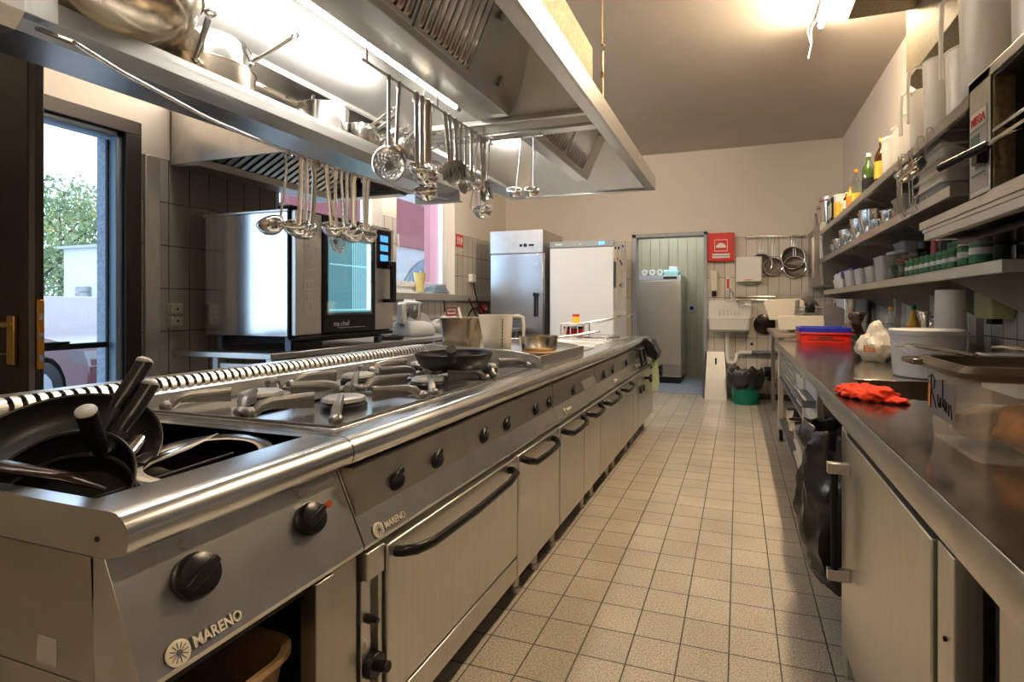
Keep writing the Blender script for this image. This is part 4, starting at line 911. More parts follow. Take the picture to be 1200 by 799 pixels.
blade('bright steel spatula blade pointing to the burners inside the sunken well', [(-1.12, .66, .80), (-1.11, .73, .838), (-1.10, .80, .855), (-1.09, .86, .868)], [.008, .016, .022, .003], POL, (1, .12))
blade('steel spoon leaning against the back of the sunken well', [(-1.20, .64, .77), (-1.22, .72, .81), (-1.23, .77, .84), (-1.24, .80, .865)], [.006, .010, .022, .016], POL, (1, .3), 'serving_spoon', 'spoon')
blade('broad black steel handle over the left edge of the sunken well', [(-1.22, .47, .885), (-1.15, .53, .885), (-1.08, .58, .86), (-1.05, .62, .83)], [.022, .024, .018, .010], SEAR, (1, .4), 'pan_handle_tool', 'tool')
blade('thin black skewer rod across the sunken well', [(-1.10, .55, .80), (-1.02, .84, .835)], [.004, .004], IRONB, (1, 1), 'skewer', 'skewer')
blade('black tongs lying along the front of the sunken well', [(-1.0, .55, .83), (-.96, .70, .80), (-.95, .86, .78)], [.008, .010, .004], IRONB, (1.6, .5), 'tongs', 'tongs')
blade('second black tongs arm lower in the sunken well', [(-1.05, .60, .77), (-1.0, .72, .765), (-.97, .88, .77)], [.006, .009, .004], IRONB, (1.6, .5), 'tongs', 'tongs')
# tan tub in the cubby
t = thing('plastic_tub', 'tan plastic tub inside the open cubby under the near range unit', 'tub', (-1.02, .64, .155))
rg = [rring(.15, .11, .05, 5, .17, -1.02, .665), rring(.20, .15, .06, 5, .475, -1.02, .665), rring(.212, .160, .065, 5, .48, -1.02, .665), rring(.212, .160, .065, 5, .492, -1.02, .665), rring(.196, .146, .058, 5, .488, -1.02, .665), rring(.146, .106, .05, 5, .18, -1.02, .665)]
b = B(); loft(b, rg, True, True); obj('tub_body', b, TAN, t)
# GN container with ladle strip
t = thing('steel_food_container', 'deep steel food container with a white spatula on the griddle edge', 'container', (-1.36, 2.40, .926))
cx, cy = -1.355, 2.41
b = B(); loft(b, [rring(.078, .066, .02, 4, .927, cx, cy), rring(.092, .078, .02, 4, 1.082, cx, cy), rring(.108, .092, .012, 4, 1.084, cx, cy), rring(.108, .092, .012, 4, 1.088, cx, cy), rring(.090, .076, .02, 4, 1.086, cx, cy), rring(.076, .064, .02, 4, .932, cx, cy)], True, True); obj('container_body', b, POLW, t)
b = B(); loft(b, [rring(.086, .072, .02, 4, 1.03, cx, cy), rring(.087, .073, .02, 4, 1.034, cx, cy)]); obj('contents', b, mt('grey_broth', (.35, .28, .18), .3), t)
t = thing('white_spatula', 'white plastic spatula sticking up out of the steel container', 'spatula', (-1.35, 2.40, 1.03))
b = B(); tube(b, [(-1.33, 2.42, .95), (-1.36, 2.385, 1.14)], .011, 8, flat=(1, .3)); obj('blade', b, WHITEP, t)
# measuring jug
def jug(label, c, r, h, yaw, m=PP, fill=None, marks=True, group=None, rot=None, hs=1):
    t = thing('measuring_jug', label, 'jug', (0, 0, 0), group)
    b = B(); prof = [(0, 0), (r*.86, 0), (r*.88, .004), (r, h), (r+.004, h), (r+.004, h+.004), (r-.002, h+.004), (r*.87, .005), (0, .004)]
    lathe(b, prof, (0, 0, 0), 32)
    for v in b.verts:
        if v.co.z > h*.8 and v.co.x < -r*.75: v.co.x -= .022*(v.co.z-h*.8)/(h*.2)
    obj('jug_body', b, m, t, world=False)
    b = B(); q = r*1.0
    tube(b, [(q*.97, 0, h*.98), (q+.03, 0, h*.995), (q+.052, 0, h*.94), (q+.056, 0, h*.7), (q+.054, 0, h*.30)], [.009, .011, .011, .010, .009], 10, flat=(1.1, .8)); hd = obj('handle', b, m, t, world=False)
    if fill:
        b = B(); lathe(b, [(0, .006), (r*.85, .006), (r*.89, fill), (0, fill)], (0, 0, 0), 28); obj('broth', b, BROTH, t, world=False)
    if marks:
        b = B(); n = 9
        for i in range(n):
            z = h*(.15+.75*i/(n-1)); rr = r*(.88+.12*z/h)+.0012; w = .20 if i % 2 else .32
            for k in range(4):
                a0 = -1.2-w/2+w*k/4; a1 = a0+w/4; face(b, [(rr*math.cos(a0), rr*math.sin(a0), z-.001), (rr*math.cos(a1), rr*math.sin(a1), z-.001), (rr*math.cos(a1), rr*math.sin(a1), z+.001), (rr*math.cos(a0), rr*math.sin(a0), z+.001)])
        rr0, rr1 = r*.895+.0012, r*.985+.0012
        a0, a1 = -1.23, -1.17; face(b, [(rr0*math.cos(a0), rr0*math.sin(a0), h*.12), (rr0*math.cos(a1), rr0*math.sin(a1), h*.12), (rr1*math.cos(a1), rr1*math.sin(a1), h*.88), (rr1*math.cos(a0), rr1*math.sin(a0), h*.88)])
        obj('scale_marks', b, mt('blue_grey_print', (.08, .09, .2), .5), t, world=False)
    t.location = c; t.rotation_euler = rot or (0, 0, yaw); return t
jug('milky measuring jug with a little broth on the griddle edge', (-1.155, 2.42, .922), .075, .178, R(22), fill=.045)
t = saucepan('saucepan', 'small steel saucepan standing on a wooden disc on the griddle', (-.965, 2.50, .925), .098, .068, [((-.90, 2.57, .98), (-.72, 2.80, 1.01))], POLW, group='pans standing on the range')
b = B(); cyl(b, (-.955, 2.47, .912), (-.955, 2.47, .924), .088, n=32); single('wooden_disc', b, WOODL, 'round pale wooden board under the small saucepan', 'board', (-.955, 2.47, .912), bev=.003)
# basket handles and tray beyond
t = thing('fryer_basket', 'chrome fryer basket handle with twin rods over the far lids', 'basket', (-1.2, 4.0, .89))
b = B()
for dy in (-.02, .02): tube(b, [(-1.32, 3.98+dy, .905), (-1.30, 3.98+dy, .985), (-1.22, 4.0+dy, 1.0), (-.86, 4.05+dy*.3, 1.065)], .006, 8)
box(b, -.90, -.80, 4.03, 4.07, 1.058, 1.075); obj('long_handle', b, POL, t)
b = B(); tube(b, [(-1.15, 4.12, .99), (-.80, 4.2, 1.085)], .005, 8); tube(b, [(-1.15, 4.12, .99), (-1.15, 4.12, .885)], .005, 8); obj('hook_rod', b, POL, t)
t = thing('spice_tray', 'white raised tray with red jars under it at the far end of the range', 'tray', (-1.36, 4.35, .875))
b = B(); box(b, -1.46, -1.24, 4.28, 4.48, .985, 1.0); obj('tray_top', b, WHITEP, t, bev=.004)
b = B()
for x in (-1.45, -1.25):
    for y in (4.29, 4.47): cyl(b, (x, y, .875), (x, y, .986), .005, n=8)
obj('legs', b, POL, t)
for i in range(3):
    t = thing('red_jar', f'red-labelled jar under the white tray, {ORD[i]} from the left', 'jar', (-1.42+i*.065, 4.36, .884), 'jars by the white tray')
    b = B(); cyl(b, (-1.42+i*.065, 4.36, .884), (-1.42+i*.065, 4.36, .95), .027, n=16); obj('jar_body', b, REDB, t); b = B(); cyl(b, (-1.42+i*.065, 4.36, .95), (-1.42+i*.065, 4.36, .97), .028, n=16); obj('lid', b, BLACKP if i != 1 else WHITEL, t)
t = thing('mustard_jar', 'yellow jar with red lid standing on top of the white tray', 'jar', (-1.34, 4.37, 1.001))
b = B(); lathe(b, [(0, 0), (.030, 0), (.033, .01), (.033, .045), (.026, .055), (0, .055)], (-1.34, 4.37, 1.001), 20); obj('jar_body', b, YELLOWP, t); b = B(); cyl(b, (-1.34, 4.37, 1.056), (-1.34, 4.37, 1.075), .030, n=20); obj('lid', b, REDB, t)

# ================================================================ LEFT SIDE: bench, oven, small hood, fridges
t = thing('steel_bench', 'long stainless work bench standing along the window wall', 'bench', (-2.75, 4.0, 0))
b = B(); box(b, -3.15, -2.40, 2.20, 5.70, .855, .888); obj('bench_top', b, STEEL, t, bev=.004)
b.free() if False else None
b = B(); box(b, -3.10, -2.42, 2.5, 5.65, .25, .28); obj('lower_shelf', b, STEELD, t, bev=.003)
for x in (-2.86, -2.46):
    for y in (2.26, 3.35, 4.5, 5.62):
        b = B(); box(b, x-.02, x+.02, y-.02, y+.02, 0, .855); obj('leg', b, STEEL, t, bev=.002)
b = B(); box(b, -2.86, -2.46, 2.25, 2.28, .78, .82); obj('stretcher', b, STEEL, t, bev=.002)
# combi oven
ov = thing('combi_oven', 'large stainless combi oven with glass door on the window side bench', 'oven', (-2.72, 2.8, .89))
OX0, OX1, OY0, OY1, OZ0, OZ1 = -3.07, -2.40, 2.34, 3.24, .972, 1.70
b = B(); box(b, OX0, OX1-.03, OY0, OY1, OZ0, OZ1-.012); obj('casing', b, OVENS, ov, bev=.004)
b = B(); box(b, OX0-.01, OX1-.02, OY0-.008, OY1+.008, OZ1-.014, OZ1); obj('top_lid', b, STEEL, ov, bev=.003)
b = B(); box(b, OX1-.032, OX1-.018, OY0+.0, OY1, OZ0-.01, OZ1+.01); obj('seal', b, BLACKM, ov)
b = B(); box(b, OX1-.018, OX1+.02, OY0+.01, OY0+.205, OZ0+.005, OZ1-.005); pf = obj('front_panel', b, STEELV, ov, bev=.004)
M = frame((OX1+.021, OY0+.105, (OZ0+OZ1)/2-.03), (0, 0, 1), (0, -1, 0)); text('oven_lettering', 'CHEFTOP', .098, M, mt('pale_lettering', (.75, .73, .70), .4), pf, .0006, .001)
b = B(); box(b, OX1-.018, OX1+.028, OY0+.205, OY0+.69, OZ0+.01, OZ1-.005); dr = obj('door', b, BLACKP, ov, bev=.006)
b = B(); box(b, OX1+.0285, OX1+.031, OY0+.235, OY0+.66, OZ0+.12, OZ0+.61); obj('door_window', b, glass_mat('oven_window_glass', (.80, .92, .95), .6), dr)
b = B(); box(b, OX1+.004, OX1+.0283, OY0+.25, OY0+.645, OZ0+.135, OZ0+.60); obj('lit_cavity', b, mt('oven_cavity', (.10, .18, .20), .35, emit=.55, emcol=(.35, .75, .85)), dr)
b = B()
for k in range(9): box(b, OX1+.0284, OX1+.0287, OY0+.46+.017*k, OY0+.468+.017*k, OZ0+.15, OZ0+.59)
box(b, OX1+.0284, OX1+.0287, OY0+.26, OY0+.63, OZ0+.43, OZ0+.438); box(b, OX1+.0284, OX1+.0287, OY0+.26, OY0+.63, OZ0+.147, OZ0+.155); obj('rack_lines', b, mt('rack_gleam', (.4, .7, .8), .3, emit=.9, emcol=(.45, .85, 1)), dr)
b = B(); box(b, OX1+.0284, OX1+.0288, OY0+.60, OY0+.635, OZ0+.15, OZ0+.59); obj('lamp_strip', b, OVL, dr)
M = frame((OX1+.030, OY0+.44, OZ1-.07), (0, 1, 0), (0, 0, 1)); text('oven_badge', 'UNOX', .055, M, WHITEL, dr, .0005)
M = frame((OX1+.030, OY0+.36, OZ0+.065), (0, 1, 0), (0, 0, 1)); text('door_script', 'my.chef', .045, M, WHITEL, dr, .0005)
b = B(); box(b, OX1+.030, OX1+.0305, OY0+.34, OY0+.58, OZ0+.038, OZ0+.041); obj('script_line', b, WHITEL, dr)
b = B(); box(b, OX1-.018, OX1+.02, OY0+.69, OY0+.895, OZ0+.01, OZ1-.005); rp = obj('right_panel', b, STEELV, ov, bev=.004)
b = B(); box(b, OX1+.02, OX1+.024, OY0+.71, OY0+.865, OZ1-.29, OZ1-.02); sc = obj('touch_screen', b, BLACKP, rp, bev=.002)
b = B()
for z in (.08, .145, .215): box(b, OX1+.024, OX1+.0245, OY0+.745, OY0+.83, OZ1-z-.022, OZ1-z+.022)
obj('screen_icons', b, mt('screen_icons', (.05, .2, .7), .3, emit=1.3, emcol=(.08, .35, .9)), sc)
b = B(); box(b, OX1+.06, OX1+.085, OY0+.80, OY0+.845, OZ0+.20, OZ0+.49); box(b, OX1+.02, OX1+.08, OY0+.77, OY0+.84, OZ0+.46, OZ0+.49); box(b, OX1+.02, OX1+.08, OY0+.77, OY0+.84, OZ0+.20, OZ0+.225); obj('door_handle', b, BLACKP, dr, bev=.005)
b = B(); box(b, OX1-.09, OX1+.01, OY0-.015, OY0+.06, OZ1-.0, OZ1+.018); obj('hinge_cap', b, BLACKM, ov, bev=.004)
b = B(); cyl(b, (-2.74, 2.60, OZ1), (-2.74, 2.60, OZ1+.10), .022, n=16); obj('steam_vent', b, STEELV, ov)
b = B(); box(b, OX0+.08, OX1-.05, OY0+.05, OY1-.05, .93, .972); box(b, OX1-.05, OX1+.03, OY0+.02, OY1-.02, .95, .972); box(b, OX1-.10, OX1-.03, OY0+.05, OY0+.26, .895, .94); obj('underframe', b, BLACKM, ov, bev=.004)
b = B()
for x in (OX0+.05, OX1-.09):
    for y in (OY0+.04, OY1-.08): box(b, x, x+.04, y, y+.04, .889, .972)
obj('foot', b, mt('blue_grey_foot', (.25, .32, .42), .5, .3), ov)
# oven hood on the wall
t = thing('oven_hood', 'small stainless condensation hood on the wall above the combi oven', 'extractor hood', (-2.75, 2.75, 1.97))
b = B(); X0, X1, Y0, Y1, Z0, Z1 = XL+.005, -2.29, 2.20, 3.35, 1.975, 2.34
box(b, X0, X1, Y0, Y0+.012, Z0, Z1); box(b, X0, X1, Y1-.012, Y1, Z0, Z1); box(b, X1-.012, X1, Y0, Y1, Z0, Z1); box(b, X0, X1, Y0, Y1, Z1-.01, Z1); box(b, X0, X0+.012, Y0, Y1, Z0, Z1)
obj('hood_shell', b, STEEL, t, bev=.003)
b = B(); prism(b, [(X0+.01, Z0-.01), (X0+.22, Z0-.02), (X0+.24, Z0+.02), (X0+.02, Z0+.04)], 'y', Y0+.01, Y1-.01); box(b, X0+.01, X1-.05, Y1-.10, Y1-.01, Z0-.015, Z0+.02); obj('drip_gutter', b, STEELD, t, bev=.003)
b = B(); n = 20
for i in range(n): 
    y = Y0+.05+i*(Y1-Y0-.1)/n; hexa(b, [(X0+.24, y, Z0+.02), (X1-.10, y, Z1-.08), (X1-.10, y+.03, Z1-.08), (X0+.24, y+.03, Z0+.02)], [(X0+.235, y+.006, Z0+.034), (X1-.105, y+.006, Z1-.066), (X1-.105, y+.024, Z1-.066), (X0+.235, y+.024, Z0+.034)])
obj('baffle_filter', b, STEELD, t)
b = B(); prism(b, [(X0+.24, Z0+.04), (X1-.10, Z1-.06), (X1-.10, Z1-.05), (X0+.24, Z0+.05)], 'y', Y0+.02, Y1-.02); obj('filter_backing', b, DARKIN, t)
# sockets and signs on the left wall
def socket(X, y, z, w, h, n, label, sgn=1, m=WHITEP, plug=False):
    t = thing('wall_socket', label, 'socket', (X, y, z))
    b = B(); box(b, X, X+sgn*.012, y-w/2, y+w/2, z, z+h); obj('cover_plate', b, m, t, bev=.003)
    for i in range(n):
        zc = z+h*(i+.5)/n; b = B(); box(b, X+sgn*.0125, X+sgn*.030, y-w*.42, y+w*.42, zc-h/n*.42, zc+h/n*.42); f = obj('socket_front', b, m, t, bev=.006)
        b = B(); cyl(b, (X+sgn*.0305, y, zc), (X+sgn*.0315, y, zc), .006, n=10); obj('socket_centre', b, BLACKM, f)
    return t
p = onX(204, 383, XL); socket(XL, p.y, p.z, .085, .14, 2, 'cream double wall socket on the tiles between door and oven', m=CREAMP)
t = thing('white_plug', 'white plug box with black cables on the tiles right of the windows', 'plug', (XL, 5.85, 1.44))
b = B(); box(b, XL, XL+.055, 5.80, 5.90, 1.44, 1.54); obj('plug_body', b, WHITEP, t, bev=.008)
t = thing('power_cables', 'looping black power cables hanging from the white plug box', 'cable', (XL+.03, 5.9, 1.44))
for i, pts in enumerate(([(XL+.04, 5.86, 1.44), (XL+.05, 5.89, 1.30), (XL+.07, 5.92, 1.18), (XL+.08, 6.05, 1.08), (XL+.09, 6.25, 1.05)], [(XL+.06, 5.7, 1.24), (XL+.09, 5.75, 1.12), (XL+.07, 5.85, 1.03), (XL+.07, 6.0, 1.02), (XL+.06, 5.95, 1.13), (XL+.07, 5.75, 1.10), (XL+.07, 5.65, 1.0)], [(XL+.02, 5.2, 1.22), (XL+.03, 5.2, 1.12), (XL+.02, 5.22, 1.08)])):
    b = B(); tube(b, pts, .009, 6); obj('cable', b, CORD, t)
p0 = onX(534.5, 274, XL+.004); p1 = onX(542.5, 290, XL+.004)
t = thing('exit_sign', 'small red safety sign with white symbols high on the left tiles', 'sign', (XL, p0.y, p1.z))
b = B(); box(b, XL, XL+.006, p0.y, p1.y, p1.z, p0.z); obj('plate', b, REDB, t)
b = B(); w = p1.y-p0.y; h = p0.z-p1.z
for (u0, u1, v0, v1) in ((.15, .27, .15, .85), (.15, .45, .55, .65), (.38, .48, .2, .85), (.62, .75, .12, .8), (.55, .85, .45, .55), (.8, .9, .3, .8)): box(b, XL+.006, XL+.0065, p0.y+w*u0, p0.y+w*u1, p1.z+h*v0, p1.z+h*v1)
obj('symbols', b, WHITEL, t)
t = thing('notice_sign', 'small red-bordered white notice low on the left tiles behind the container', 'sign', (XL, 5.35, 1.05))
b = B(); box(b, XL, XL+.005, 5.28, 5.50, 1.035, 1.13); obj('plate', b, REDB, t)
b = B(); box(b, XL+.005, XL+.006, 5.295, 5.485, 1.05, 1.115); obj('panel', b, WHITEL, t)
b = B(); box(b, XL+.006, XL+.0065, 5.32, 5.46, 1.075, 1.09); obj('print', b, REDB, t)
t = thing('red_socket', 'red and white appliance socket low on the tiles near the steel fridge', 'socket', (XL, 6.15, 1.06))
b = B(); box(b, XL, XL+.05, 6.08, 6.22, 1.06, 1.16); obj('socket_body', b, REDB, t, bev=.008); b = B(); box(b, XL+.05, XL+.055, 6.16, 6.21, 1.09, 1.13); obj('socket_front', b, WHITEL, t)
# window sill things
t = thing('yellow_cup', 'tall pale yellow plastic beaker on the window sill', 'cup', (0, 0, 0)); c = Vector((XL-.03, 4.83, 1.318))
p = onX(441+220, 0, XL) if False else None
t.location = (XL-.03, 4.80, 1.29)
b = B(); lathe(b, [(0, 0), (.035, 0), (.037, .004), (.065, .20), (.067, .20), (.067, .204), (.062, .204), (.034, .006), (0, .006)], (0, 0, 0), 28); obj('cup_body', b, YELLOWC, t, world=False)
b = B(); cyl(b, (0, 0, -.0), (0, 0, .003), .10, n=28); t2 = single('saucer', b, WHITEP, 'flat white saucer lying on the window sill under the beaker', 'saucer', (0, 0, 0)); t2.location = (XL-.05, 4.78, 1.2895); t.location.z = 1.293
t = thing('egg_carton_tray', 'pale blue stacked trays on the window sill right of the beaker', 'tray', (XL-.05, 5.15, 1.29), 'trays on the sill')
b = B()
for k in range(4): loft(b, [rring(.07-.004*k, .17-.03*k, .01, 3, 1.292+.022*k, XL-.05, 5.15), rring(.075-.004*k, .175-.03*k, .01, 3, 1.309+.022*k, XL-.05, 5.15)])
obj('tray_stack', b, mt('pale_blue_trays', (.48, .58, .72), .45), t)
b = B()
for k in range(4):
    for j in range(5): box(b, XL+.02-.004*k, XL+.028-.004*k, 5.03+.05*j, 5.06+.05*j, 1.295+.022*k, 1.304+.022*k)
obj('tray_pockets', b, BLUEGREY, t)
# food processor
t = thing('food_processor', 'white cooking food processor with steel bowl on the bench beyond the oven', 'food processor', (-2.72, 3.9, .889))
cx, cy = -2.68, 3.92
b = B(); loft(b, [rring(.12, .17, .04, 5, .890, cx, cy), rring(.125, .175, .05, 5, .92, cx, cy), rring(.11, .16, .05, 5, .99, cx, cy), rring(.09, .10, .05, 5, 1.02, cx, cy-.06)]); 
prism(b, [(cy+.02, .92), (cy+.18, .90), (cy+.22, .92), (cy+.20, .95), (cy+.08, 1.07), (cy+.0, 1.09), (cy-.03, 1.02)], 'x', cx-.09, cx+.09); obj('base', b, WHITEP, t, bev=.012)
b = B(); hexa(b, [(cx-.05, cy+.07, 1.082), (cx+.05, cy+.07, 1.082), (cx+.05, cy+.19, .975), (cx-.05, cy+.19, .975)], [(cx-.05, cy+.075, 1.088), (cx+.05, cy+.075, 1.088), (cx+.05, cy+.195, .981), (cx-.05, cy+.195, .981)]); obj('control_screen', b, BLACKP, t)
b = B(); lathe(b, [(0, 1.0), (.06, 1.0), (.085, 1.06), (.09, 1.14), (.092, 1.16), (0, 1.16)], (cx, cy-.05, 0), 28); bw = obj('mixing_bowl', b, POL, t)
b = B(); lathe(b, [(0, 1.161), (.10, 1.161), (.10, 1.178), (.05, 1.185), (.045, 1.205), (0, 1.205)], (cx, cy-.05, 0), 28); obj('lid', b, WHITEP, bw)
b = B(); box(b, cx-.03, cx+.03, cy-.19, cy-.13, .99, 1.17); obj('bowl_handle', b, WHITEP, bw, bev=.01)
t = thing('glass_tray', 'black round tray lying on the bench next to the oven', 'tray', (-2.55, 3.42, .889)); 
b = B(); lathe(b, [(0, 0), (.10, 0), (.12, .03), (.115, .03), (.096, .006), (0, .006)], (-2.55, 3.42, .889), 28); obj('tray_body', b, BLACKP, t)
t = thing('plastic_bag_box', 'crumpled translucent plastic bag on the bench beyond the food processor', 'bag', (-2.66, 4.4, .889))
b = B(); bmesh.ops.create_icosphere(b, subdivisions=4, radius=1); rd = random.Random(3)
from mathutils import noise as mnoise
def crumple(b, c, sc, amp=.25, fr=2.2, flatten=True, seed=0):
    for v in b.verts:
        n = mnoise.noise(v.co*fr+Vector((seed, seed, 0)))+.5*mnoise.noise(v.co*fr*2.3+Vector((0, seed, 3)))
        q = v.co*(1+amp*n); 
        if flatten and q.z < -.75: q.z = -.75
        v.co = Vector((c[0]+q.x*sc[0], c[1]+q.y*sc[1], c[2]+(q.z+.75 if flatten else q.z)*sc[2]))
    return b
crumple(b, (-2.66, 4.45, .89), (.12, .17, .09), .3, 1.8); obj('bag', b, BAGW, t)
b = B(); loft(b, [rring(.15, .20, .02, 4, .889, -2.78, 5.1), rring(.16, .22, .02, 4, 1.02, -2.78, 5.1)]); single('white_crate', b, WHITEP, 'low white plastic crate on the far end of the window side bench', 'crate', (-2.78, 5.1, .889), bev=.004)

# steel fridge
t = thing('steel_fridge', 'tall stainless fridge with black handle in the left back corner', 'fridge', (-2.5, 6.15, 0))
FX0, FX1, FY0, FZ = -2.862, -2.178, 5.78, 2.045
b = B(); box(b, FX0, FX1, FY0+.05, 6.50, .12, FZ); obj('body', b, STEELV, t, bev=.004)
b = B(); box(b, FX0, FX1, FY0, FY0+.05, 1.775, FZ); hd = obj('header', b, STEEL, t, bev=.003)
text('fridge_logo', 'amitek', .035, frame((FX0+.11, FY0-.001, FZ-.045), (1, 0, 0), (0, 0, 1)), mt('faint_logo', (.5, .5, .5), .4), hd, .0004)
b = B(); cyl(b, (-2.40, FY0, 1.865), (-2.40, FY0-.008, 1.865), .022, n=20); box(b, -2.475, -2.44, FY0-.004, FY0, 1.85, 1.88); box(b, -2.355, -2.29, FY0-.004, FY0, 1.853, 1.877); obj('controls', b, BLACKP, hd)
b = B(); box(b, FX0+.002, FX1-.002, FY0, FY0+.045, .16, 1.765); d = obj('door', b, mt('hazy_steel', (.58, .60, .64), .26, 1, noise=3, var=.06, rvar=.03), t, bev=.006)
b = B(); box(b, FX1-.10, FX1-.07, FY0-.045, FY0-.03, 1.02, 1.28); box(b, FX1-.11, FX1-.06, FY0-.05, FY0, 1.255, 1.30); obj('handle', b, BLACKP, d, bev=.006)
b = B(); cyl(b, (FX1-.08, FY0-.004, 1.64), (FX1-.08, FY0, 1.64), .014, n=14); obj('lock', b, POL, d)
b = B(); box(b, FX0+.03, FX1-.03, FY0+.1, 6.45, 0, .12); obj('plinth', b, BLACKM, t)
# white freezer
t = thing('white_freezer', 'tall white freezer with blue display beside the back doorway', 'freezer', (-1.73, 6.1, 0))
GX0, GX1, GY0, GZ = -2.10, -1.335, 5.80, 1.895
b = B(); box(b, GX0, GX1, GY0+.04, 6.50, .10, GZ-.01); obj('body', b, WHITEM, t, bev=.004)
b = B(); box(b, GX0, GX1, GY0, GY0+.05, 1.822, GZ); hd = obj('header', b, mt('grey_header', (.30, .32, .33), .4, .3), t, bev=.004)
b = B(); box(b, -1.51, -1.44, GY0-.002, GY0, 1.842, 1.878); obj('display', b, DISP, hd)
b = B(); box(b, -2.03, -1.95, GY0-.002, GY0, 1.85, 1.87); cyl(b, (-1.73, GY0-.003, 1.858), (-1.73, GY0, 1.858), .010, n=12); obj('badge', b, mt('pale_green_badge', (.55, .7, .6), .4), hd)
b = B(); box(b, GX0+.002, GX1-.004, GY0, GY0+.045, .14, 1.815); obj('door', b, WHITEM, t, bev=.006)
b = B(); box(b, GX0+.03, GX1-.03, GY0+.1, 6.45, 0, .10); obj('plinth', b, BLACKM, t)
for i, (px, y0, y1, pc) in enumerate(((721, 289, 303, 0), (725, 289, 303, 1), (729.5, 287, 302, 2))):
    p0 = onX(px, y0, GX1+.008); p1 = onX(px, y1, GX1+.008)
    t = thing('marker_pen', f'board marker clipped to the side of the white freezer, {ORD[i]} from the front', 'marker', (GX1, p0.y, p1.z), 'markers on the freezer side')
    b = B(); cyl(b, (GX1+.009, p0.y, p1.z), (GX1+.009, p0.y, p0.z-.03), .0085, n=10); obj('barrel', b, WHITEL, t); b = B(); cyl(b, (GX1+.009, p0.y, p0.z-.03), (GX1+.009, p0.y, p0.z), .009, n=10); obj('cap', b, [BLACKP, BLACKP, BLUEP][pc], t)
for i, (pa, pb, y0, y1, m, lb) in enumerate(((719.5, 722, 306, 337, BLACKP, 'narrow black clipboard edge'), (722, 726, 304, 336, PAPER, 'white paper sheet'), (727, 731, 310, 331, PAPER, 'patterned narrow paper sheet'), (723, 731, 336, 362, WHITEL, 'larger pale sheet hanging lowest'))):
    p0 = onX(pa, y0, GX1+.004); p1 = onX(pb, y1, GX1+.004)
    b = B(); box(b, GX1+.001, GX1+.005, p0.y, p1.y, p1.z, p0.z); single('notice_sheet', b, m, f'{lb} stuck to the side of the white freezer', 'notice', (GX1, p0.y, p1.z), 'papers on the freezer side')
for i, (px, py) in enumerate(((724, 303), (727, 306), (728.5, 309), (727, 334))):
    p = onX(px, py, GX1+.008); b = B(); cyl(b, (GX1, p.y, p.z), (GX1+.014, p.y, p.z), .017, n=14); single('fridge_magnet', b, [ORANGE, BLUEP, REDB, BLACKP][i], f'{["orange","blue","red","black"][i]} round magnet on the side of the white freezer', 'magnet', (GX1, p.y, p.z), 'magnets on the freezer side')

# ================================================================ RIGHT SIDE: counter
CX, CZ = .306, .85
wt = thing('worktop', 'long continuous stainless worktop with a shallow sink along the right wall', 'worktop', (.7, 2.0, .80))
SKX0, SKX1, SKY0, SKY1 = .44, .98, 1.93, 2.42
b = B(); y0, y1 = -.6, 4.95
box(b, CX, SKX0, y0, y1, .835, CZ); box(b, SKX1, XR-.002, y0, y1, .835, CZ); box(b, SKX0, SKX1, y0, SKY0, .835, CZ); box(b, SKX0, SKX1, SKY1, y1, .835, CZ)
bmesh.ops.remove_doubles(b, verts=b.verts, dist=1e-5); obj('top_sheet', b, TOPR, wt)
b = B(); prism(b, [(CX-.002, CZ), (CX-.004, CZ-.004), (CX-.004, .79), (CX+.012, .785), (CX+.012, .762), (CX+.03, .762), (CX+.03, .835), (CX+.003, .835)], 'y', y0, 2.30)
prism(b, [(CX-.002, CZ), (CX-.004, CZ-.004), (CX-.004, .805), (CX+.02, .805), (CX+.02, .835), (CX+.003, .835)], 'y', 2.30, y1)
box(b, CX-.004, XR-.002, y1-.004, y1, .80, CZ); obj('front_edge', b, STEEL, wt, bev=.001)
b = B(); w = .004
box(b, SKX0, SKX1, SKY0, SKY1, .72, .724); box(b, SKX0, SKX0+w, SKY0, SKY1, .724, CZ); box(b, SKX1-w, SKX1, SKY0, SKY1, .724, CZ); box(b, SKX0, SKX1, SKY0, SKY0+w, .724, CZ); box(b, SKX0, SKX1, SKY1-w, SKY1, .724, CZ); obj('sink_bowl', b, TOPR, wt, bev=.002)
b = B(); cyl(b, (.7, 2.18, .724), (.7, 2.18, .728), .04, n=24); obj('drain', b, POL, wt)
# cabinet with door (closed, near), Y .0 .. 1.85
cb = thing('base_cabinet', 'stainless base cabinet with a hinged door and bar handle under the worktop', 'cabinet', (.7, 1.4, 0))
b = B(); box(b, CX+.05, XR-.05, 1.005, 1.86, .10, .755); obj('body', b, STEELD, cb); 
b = B(); box(b, CX+.005, CX+.03, 1.05, 1.80, .09, .752); d = obj('door', b, STEELV, cb, bev=.003)
b = B(); box(b, CX+.01, CX+.05, .965, 1.035, .0, .758); obj('corner_post', b, STEELV, cb, bev=.002); b = B(); box(b, CX+.01, CX+.05, 1.815, 1.90, 0, .76); obj('corner_post', b, STEELV, cb, bev=.002)
b = B(); cyl(b, (CX+.011, .995, .615), (CX+.006, .995, .615), .004, n=10); obj('post_hole', b, BLACKM, cb)
b = B(); cyl(b, (CX-.035, 1.745, .36), (CX-.035, 1.745, .655), .010, n=12); h = obj('handle', b, BLACKM, d)
for z_ in (.65, .333): b = B(); box(b, CX-.055, CX+.005, 1.732, 1.758, z_, z_+.032); obj('handle_bracket', b, STEEL, h, bev=.002)
b = B(); box(b, CX+.06, XR-.1, 1.0, 1.86, 0, .10); obj('plinth', b, STEELD, cb)
c2 = thing('sliding_door_cabinet', 'stainless cabinet with recessed door at the right edge nearest the camera', 'cabinet', (.7, .4, 0))
